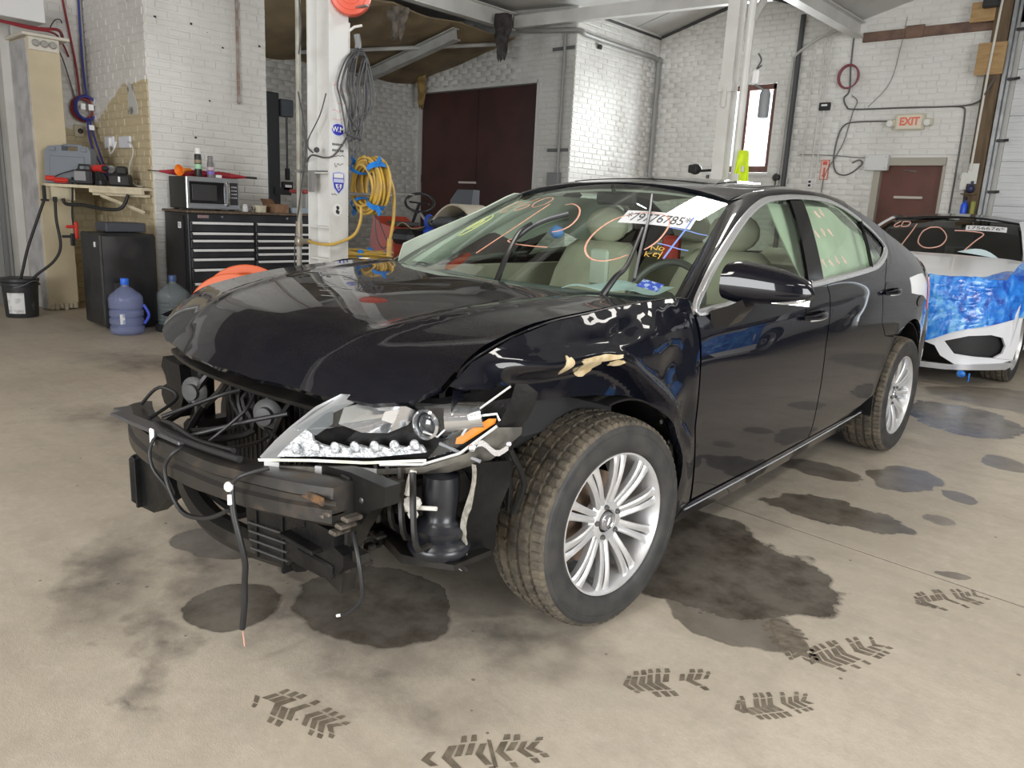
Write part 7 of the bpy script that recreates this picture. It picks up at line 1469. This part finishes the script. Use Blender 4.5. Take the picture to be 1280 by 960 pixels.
# pipes on the corner walls
GP = M('grey_pipe', (.30, .30, .29), .4, .3)
b = B(); b.tube(catmull([(-6.14, 7.09, 3.83), (-5.6, 7.09, 3.77), (-5.15, 7.09, 3.73), (-5.0, 7.14, 3.71), (-5.02, 7.3, 3.69), (-5.02, 8.2, 3.68), (-5.02, 9.0, 3.68), (-5.02, 9.15, 3.66)], 6), .036, 10); b.tube([(-5.02, 9.18, 3.68), (-5.02, 9.18, .0)], .036, 10); b.ball((-5.02, 9.18, 3.66), .055, 10); tag(obj('wall_pipe', b, GP), 'grey pipe along the top of the bright corner and down its edge', 'pipe')
b = B(); b.tube([(-5.25, 7.10, 1.80), (-5.25, 7.10, 3.78)], .022, 8); cp_ = obj('wall_conduit', b, GP); tag(cp_, 'upright conduit between the brown double door and the corner', 'pipe')
for z in (3.51, 2.13):
    q = B(); q.box((-5.29, 7.13, z), (.40, .02, .045)); obj('pipe_strap', q, M('strap_dark', (.10, .10, .10), .5), cp_)
b = B(); b.box((-5.31, 7.10, 1.70), (.22, .09, .22), bev=.01); tag(obj('switch_box', b, M('grey_switch', (.18, .19, .19), .5)), 'grey switch box at the foot of the conduit', 'box')
b = B(); b.box((-5.06, 7.66, 3.60), (.05, .07, .06), bev=.01); tag(obj('small_sensor', b, BLACKM), 'small black sensor under the grey corner pipe', 'sensor')
# unseen ceiling fixtures, added for light except the short one over the roof
for k, (x, y, z, r) in enumerate(FIX):
    b = B(); b.prism([(-.17, 0), (.17, 0), (.10, .09), (-.10, .09)], -1.2, 1.2, Matrix.Translation((x, y, z - .10)) @ Matrix.Rotation(PI / 2, 4, 'X')); b.tube([(x, y - 1, z - .02), (x, y - 1, zc(x) + .02)], .006, 6); b.tube([(x, y + 1, z - .02), (x, y + 1, zc(x) + .02)], .006, 6); o = obj('unseen_ceiling_light', b, M('unseen_fixture_white', (.7, .7, .7), .4)); tag(o, 'white ceiling tube light ' + ['added before the sedan nose', 'added at the right of the sedan door', 'over the sedan roof, short', 'added at the far left of the front bay', 'added at the rear right of the shop', 'added at the front right of the shop'][k], 'light', 'ceiling tube lights')

# ============================================================ WHITE CAR with blue film over its nose
wc = thing('white_car', 'white car with its nose wrapped in blue plastic film behind the sedan', 'car', (.08, 7.2, 0)); XC = .08
WPT = M('white_car_paint', (.80, .81, .84), .2, coat=1.0, spec=.5)
def wnose(a): return 5.16 + .42 * (abs(a) / .92) ** 3.4
def wpt(a, z, off=0): return (XC + a, wnose(a) - off + .25 * max(0, z - .62) ** 1.5 + .10 * max(0, .45 - z) ** 1.2, z)
def wpanel(nm, out, mat, off=0, par=wc, step=.06, th=.02, label=None): return panel(nm, out, lambda a, z: wpt(a, z, off), mat, par, step, th, 1, normals=True, label=label)
HOLE = [(.47, .37), (.62, .425), (.80, .455), (.88, .44), (.905, .36), (.86, .30), (.70, .275), (.57, .275)]
OUTB = [(-.92, .20), (-.92, .62), (.92, .62), (.925, .40), (.90, .22), (.60, .17), (.2, .16), (-.2, .16), (-.6, .17)]
# keyhole outline: outer loop, slit, opening
wpanel('front_bumper', [(.28, .40), (.40, .46), (.92, .60), (.925, .40), (.91, .2452), (.80, .26), (.845, .30), (.855, .36), (.83, .43), (.76, .45), (.62, .432), (.465, .375), (.545, .275), (.68, .262), (.798, .258), (.908, .2432), (.80, .20), (.56, .185), (.45, .25), (.40, .33), (.30, .36)], WPT, 0, step=.05)
wpanel('front_bumper_far', [(-.92, .20), (-.92, .60), (.26, .42), (.28, .38), (-.5, .36), (-.6, .2)], WPT, 0)
wpanel('lower_lip', [(-.9, .145), (-.9, .20), (.2, .185), (.56, .185), (.90, .225), (.93, .205), (.88, .165), (.5, .14), (-.5, .13)], M('lip_silver', (.60, .60, .62), .25, .5), .03)
b = B(); b.box((XC, 5.62, .40), (1.2, .3, .5), bev=.05); b.box((XC, 5.75, .40), (1.6, .3, .5), bev=.05); b.box((XC, 6.3, .55), (1.2, 1.2, .5)); b.box((XC, 7.3, .35), (1.6, 3.4, .3)); obj('inner_bay', b, DARKIN, wc)
b = B(); b.grid(6, 4, lambda u, v: wpt(.45 + .45 * u, .24 + .24 * v, -.10)); b.thick(.01); obj('intake_mesh', b, M('intake_black', (.012, .012, .012), .5), wc)
# hood, fenders, cabin
def wh(x, y):
    a = abs(x - XC) / .8; t = (y - 5.3) / .95
    return .88 + .21 * min(1, max(0, t)) ** .7 - .055 * a * a - .02 * a ** 6
panel('hood', [(XC - .78, 5.62), (XC - .5, 5.38), (XC, 5.28), (XC + .5, 5.38), (XC + .78, 5.62), (XC + .76, 6.25), (XC + .4, 6.10), (XC, 6.05), (XC - .4, 6.10), (XC - .76, 6.25)], lambda x, y: (x, y, wh(x, y)), WPT, wc, .06, .02, 1)
def wside(y, z):
    x = interp([.2, .35, .6, .85, .98, 1.1, 1.4], [.84, .90, .92, .90, .84, .78, .60], z)
    return x * interp([5.2, 5.6, 6.0, 8.2, 9.2], [.90, .985, 1, 1, .92], y)
for sg in SG:
    sf_ = lambda y, z, sg=sg: (XC + sg * wside(y, z), y, z)
    panel('front_fender', [(5.50, .62), (5.60, .88), (6.25, 1.02), (6.35, .95), (6.35, .22), (6.28, .22)] + arch(5.95, .34, .35, .36, 0, 180, 14) + [(5.52, .36)], sf_, WPT, wc, .06, .02, sg)
    panel('door', [(6.36, .24), (6.36, .98), (7.6, 1.0), (7.55, .24)], sf_, WPT, wc, .08, .02, sg)
    panel('rear_side', [(7.61, .24), (7.64, 1.0), (9.05, 1.02), (9.08, .3)] + arch(8.62, .34, .36, .37, 0, 180, 12), sf_, WPT, wc, .08, .02, sg)
    panel('side_window', [(6.42, 1.0), (6.95, 1.34), (7.7, 1.36), (8.3, 1.25), (8.5, 1.03), (7.6, 1.015)], lambda y, z, sg=sg: (XC + sg * (wside(y, z) - .01), y, z), GLASS2, wc, .08, .006, sg)
    Wl = [(XC + sg * x, y, z) for x, y, z in ((.75, 6.22, 1.035), (.68, 6.45, 1.17), (.61, 6.68, 1.30), (.55, 6.86, 1.375))]; Dl = [(XC + sg * wside(y, z), y, z) for y, z in ((6.36, .99), (6.58, 1.14), (6.80, 1.27), (6.98, 1.355))]
    loft('windshield_pillar', Wl, Dl, (sg * .02, -.02, .015), WPT, wc)
    loft('roof_rail', [(XC + sg * .56, y, 1.40) for y in (6.9, 7.5, 8.2)], [(XC + sg * wside(y, 1.36), y, 1.36) for y in (6.98, 7.5, 8.25)], (sg * .01, 0, .012), WPT, wc)
def ww(x, y):
    t = (y - 6.10 - .16 * ((x - XC) / .75) ** 2) / .80
    return 1.02 + .44 * t - .06 * t * t
wwd = panel('windshield', [(XC - .74, 6.24), (XC - .4, 6.14), (XC, 6.10), (XC + .4, 6.14), (XC + .74, 6.24), (XC + .55, 6.87), (XC, 6.84), (XC - .55, 6.87)], lambda x, y: (x, y, ww(x, y)), glass('dark_windshield', (.10, .115, .11), 0, 1.5), wc, .08, .006, 1, label='dark windshield with 260 and 107 written on it')
panel('roof', [(XC - .56, 6.88), (XC, 6.85), (XC + .56, 6.88), (XC + .56, 8.2), (XC, 8.3), (XC - .56, 8.2)], lambda x, y: (x, y, 1.44 - .05 * ((x - XC) / .56) ** 2 - .06 * max(0, 7.1 - y) / .25 * .5), M('black_roof', (.012, .012, .013), .2, coat=.6), wc, .08, .02, 1)
panel('tailgate', [(XC - .55, 8.32), (XC + .55, 8.32), (XC + .7, 9.04), (XC - .7, 9.04)], lambda x, y: (x, y, 1.38 - .42 * (y - 8.32)), WPT, wc, .1, .02, 1)
def wmark(polys, mat, label):
    b = B()
    for P in polys: b.tube([(q.x, q.y, ww(q.x, q.y) + .002) for q in catmull([(x, y, 0) for x, y in P], 6)], .006, 5)
    obj('marker_writing', b, mat, wwd, 60, label=label)
wmark([[(-.22, 6.72), (-.21, 6.54), (-.21, 6.29)], [(-.07, 6.64), (-.11, 6.54), (-.08, 6.34), (.02, 6.24), (.13, 6.29), (.13, 6.46), (.02, 6.63), (-.07, 6.64)], [(.16, 6.59), (.27, 6.60), (.41, 6.58), (.38, 6.42), (.34, 6.23)], [(-.40, 6.80), (-.43, 6.72), (-.40, 6.67), (-.37, 6.70)], [(-.37, 6.79), (-.30, 6.77), (-.29, 6.68), (-.35, 6.68), (-.37, 6.79)]], M('peach_marker', (.75, .42, .34), .6), 'peach marker numbers 260 and 107 on the dark glass')
b = B(); b.grid(8, 3, lambda u, v: (lambda x, y: (x, y, ww(x, y) + .003))(.225 + .335 * u + .02 * (1 - v), 6.615 + .05 * u + .10 * v)); b.thick(.001); obj('stock_label', b, LBL, wwd, label='white numbered label at the top right of the glass')
me = text_mesh('1756676*', 1.0, Matrix.Identity(4), 0); xs = [v.co.x for v in me.vertices]; ys = [v.co.y for v in me.vertices]
for v in me.vertices:
    u = .06 + .88 * (v.co.x - min(xs)) / (max(xs) - min(xs)); q = .2 + .6 * (v.co.y - min(ys)) / (max(ys) - min(ys)); x, y = .225 + .335 * u + .02 * (1 - q), 6.615 + .05 * u + .10 * q; v.co = (x, y, ww(x, y) + .006)
me.materials.append(INK); obj('lettering', me, None, wwd, 0)
b = B(); b.grid(8, 4, lambda u, v: (.30 + .34 * u, 6.20 + .02 * v + .07 * v * math.sin(PI * u), ww(.3 + .34 * u, 6.20) + .012 + .05 * v * math.sin(PI * u))); b.thick(.002); obj('dash_paper', b, M('pale_blue_paper', (.6, .7, .7)), wwd, 60, label='pale sheet lying at the foot of the windshield')
def film(u, v):
    a = -.93 + 1.86 * u
    zb_ = interp([-.93, .15, .32, .55, .75, .93], [.34, .33, .36, .47, .53, .61], a); back = interp([-.93, .3, .60, .72, .93], [.03, .04, .05, .34, .40], a)
    n_ = .020 * abs(noise.noise((a * 5, v * 6, 1))) + .014 * abs(noise.noise((a * 13, v * 15, 7))) + .006 * noise.noise((a * 30, v * 34, 2))
    if v < .78:
        z = zb_ + (.885 - zb_) * v / .78; p = wpt(a, z, .012 + n_); return p
    t = (v - .78) / .22; y = wpt(a, .885)[1] + back * t
    return (XC + a, y - .01 * (1 - t), max(.885, wh(XC + a, y) if abs(a) < .8 else .93 + .1 * t) * 1.0 + .006 + n_ * .8 + .02 * t * (1 - t))
b = B(); b.grid(90, 60, film)
m, nt, pb, N, L = nodes('blue_stretch_film'); pb.inputs['Roughness'].default_value = .12; pb.inputs['Coat Weight'].default_value = .6
n = N('ShaderNodeTexNoise'); n.inputs['Scale'].default_value = 5; n.inputs['Detail'].default_value = 6; n.inputs['Distortion'].default_value = 1.5
tc = N('ShaderNodeTexCoord'); mp = N('ShaderNodeMapping'); mp.inputs['Scale'].default_value = (2.2, 1, .9); L(tc.outputs['Object'], mp.inputs[0]); L(mp.outputs[0], n.inputs['Vector'])
rp = N('ShaderNodeValToRGB'); el = rp.color_ramp.elements; el[0].position = .32; el[0].color = (.015, .07, .42, 1); el[1].position = .68; el[1].color = (.18, .50, .90, 1); e2 = el.new(.5); e2.color = (.02, .22, .78, 1)
L(n.outputs[0], rp.inputs[0]); L(rp.outputs[0], pb.inputs['Base Color'])
bp = N('ShaderNodeBump'); bp.inputs['Strength'].default_value = .5; bp.inputs['Distance'].default_value = .01; n2 = N('ShaderNodeTexNoise'); n2.inputs['Scale'].default_value = 26; n2.inputs['Distortion'].default_value = 2; L(mp.outputs[0], n2.inputs['Vector']); L(n2.outputs[0], bp.inputs['Height']); L(bp.outputs[0], pb.inputs['Normal'])
obj('nose_film', b, m, wc, 25, label='crinkled bright blue plastic film wrapped round the nose')
b = B(); b.ball((.72, 5.14, .135), (.035, .02, .03), 10); b.box((.78, 5.14, .115), (.012, .01, .07), bev=.004); obj('film_tail', b, m, wc)
for x, sg in ((.86, 1), (-.70, -1)):
    for y in (5.95, 8.62): put_wheel(wc, x - .02 * sg, y, .330, sg, 0, 0, near=False, k=.985)
for sg in SG:
    b = B(); b.ball((XC + sg * 1.0, 6.55, 1.06), (.11, .06, .07), 12); b.box((XC + sg * .88, 6.55, 1.02), (.1, .05, .04)); obj('door_mirror', b, BLKG, wc)
b = B(); b.box((XC, 7.2, .72), (1.3, 1.7, .4), bev=.1); b.box((XC - .35, 7.2, 1.05), (.45, .15, .5), bev=.06); b.box((XC + .35, 7.2, 1.05), (.45, .15, .5), bev=.06); b.box((XC, 6.4, .95), (1.3, .3, .1), bev=.04); obj('seats', b, DARKIN, wc)

# a second white car parked beyond the right edge of the picture; the sedan's doors mirror it
def copy_tree(o, parent=None):
    c = o.copy(); COL.objects.link(c)
    if parent is not None:
        mi = o.matrix_parent_inverse.copy(); c.parent = parent; c.matrix_parent_inverse = mi
    for ch in list(o.children): copy_tree(ch, c)
    return c
w2c = copy_tree(wc); w2c.location = (4.1, 7.15, 0); tag(w2c, 'white car with a filmed nose parked outside the right edge of the picture', 'car')
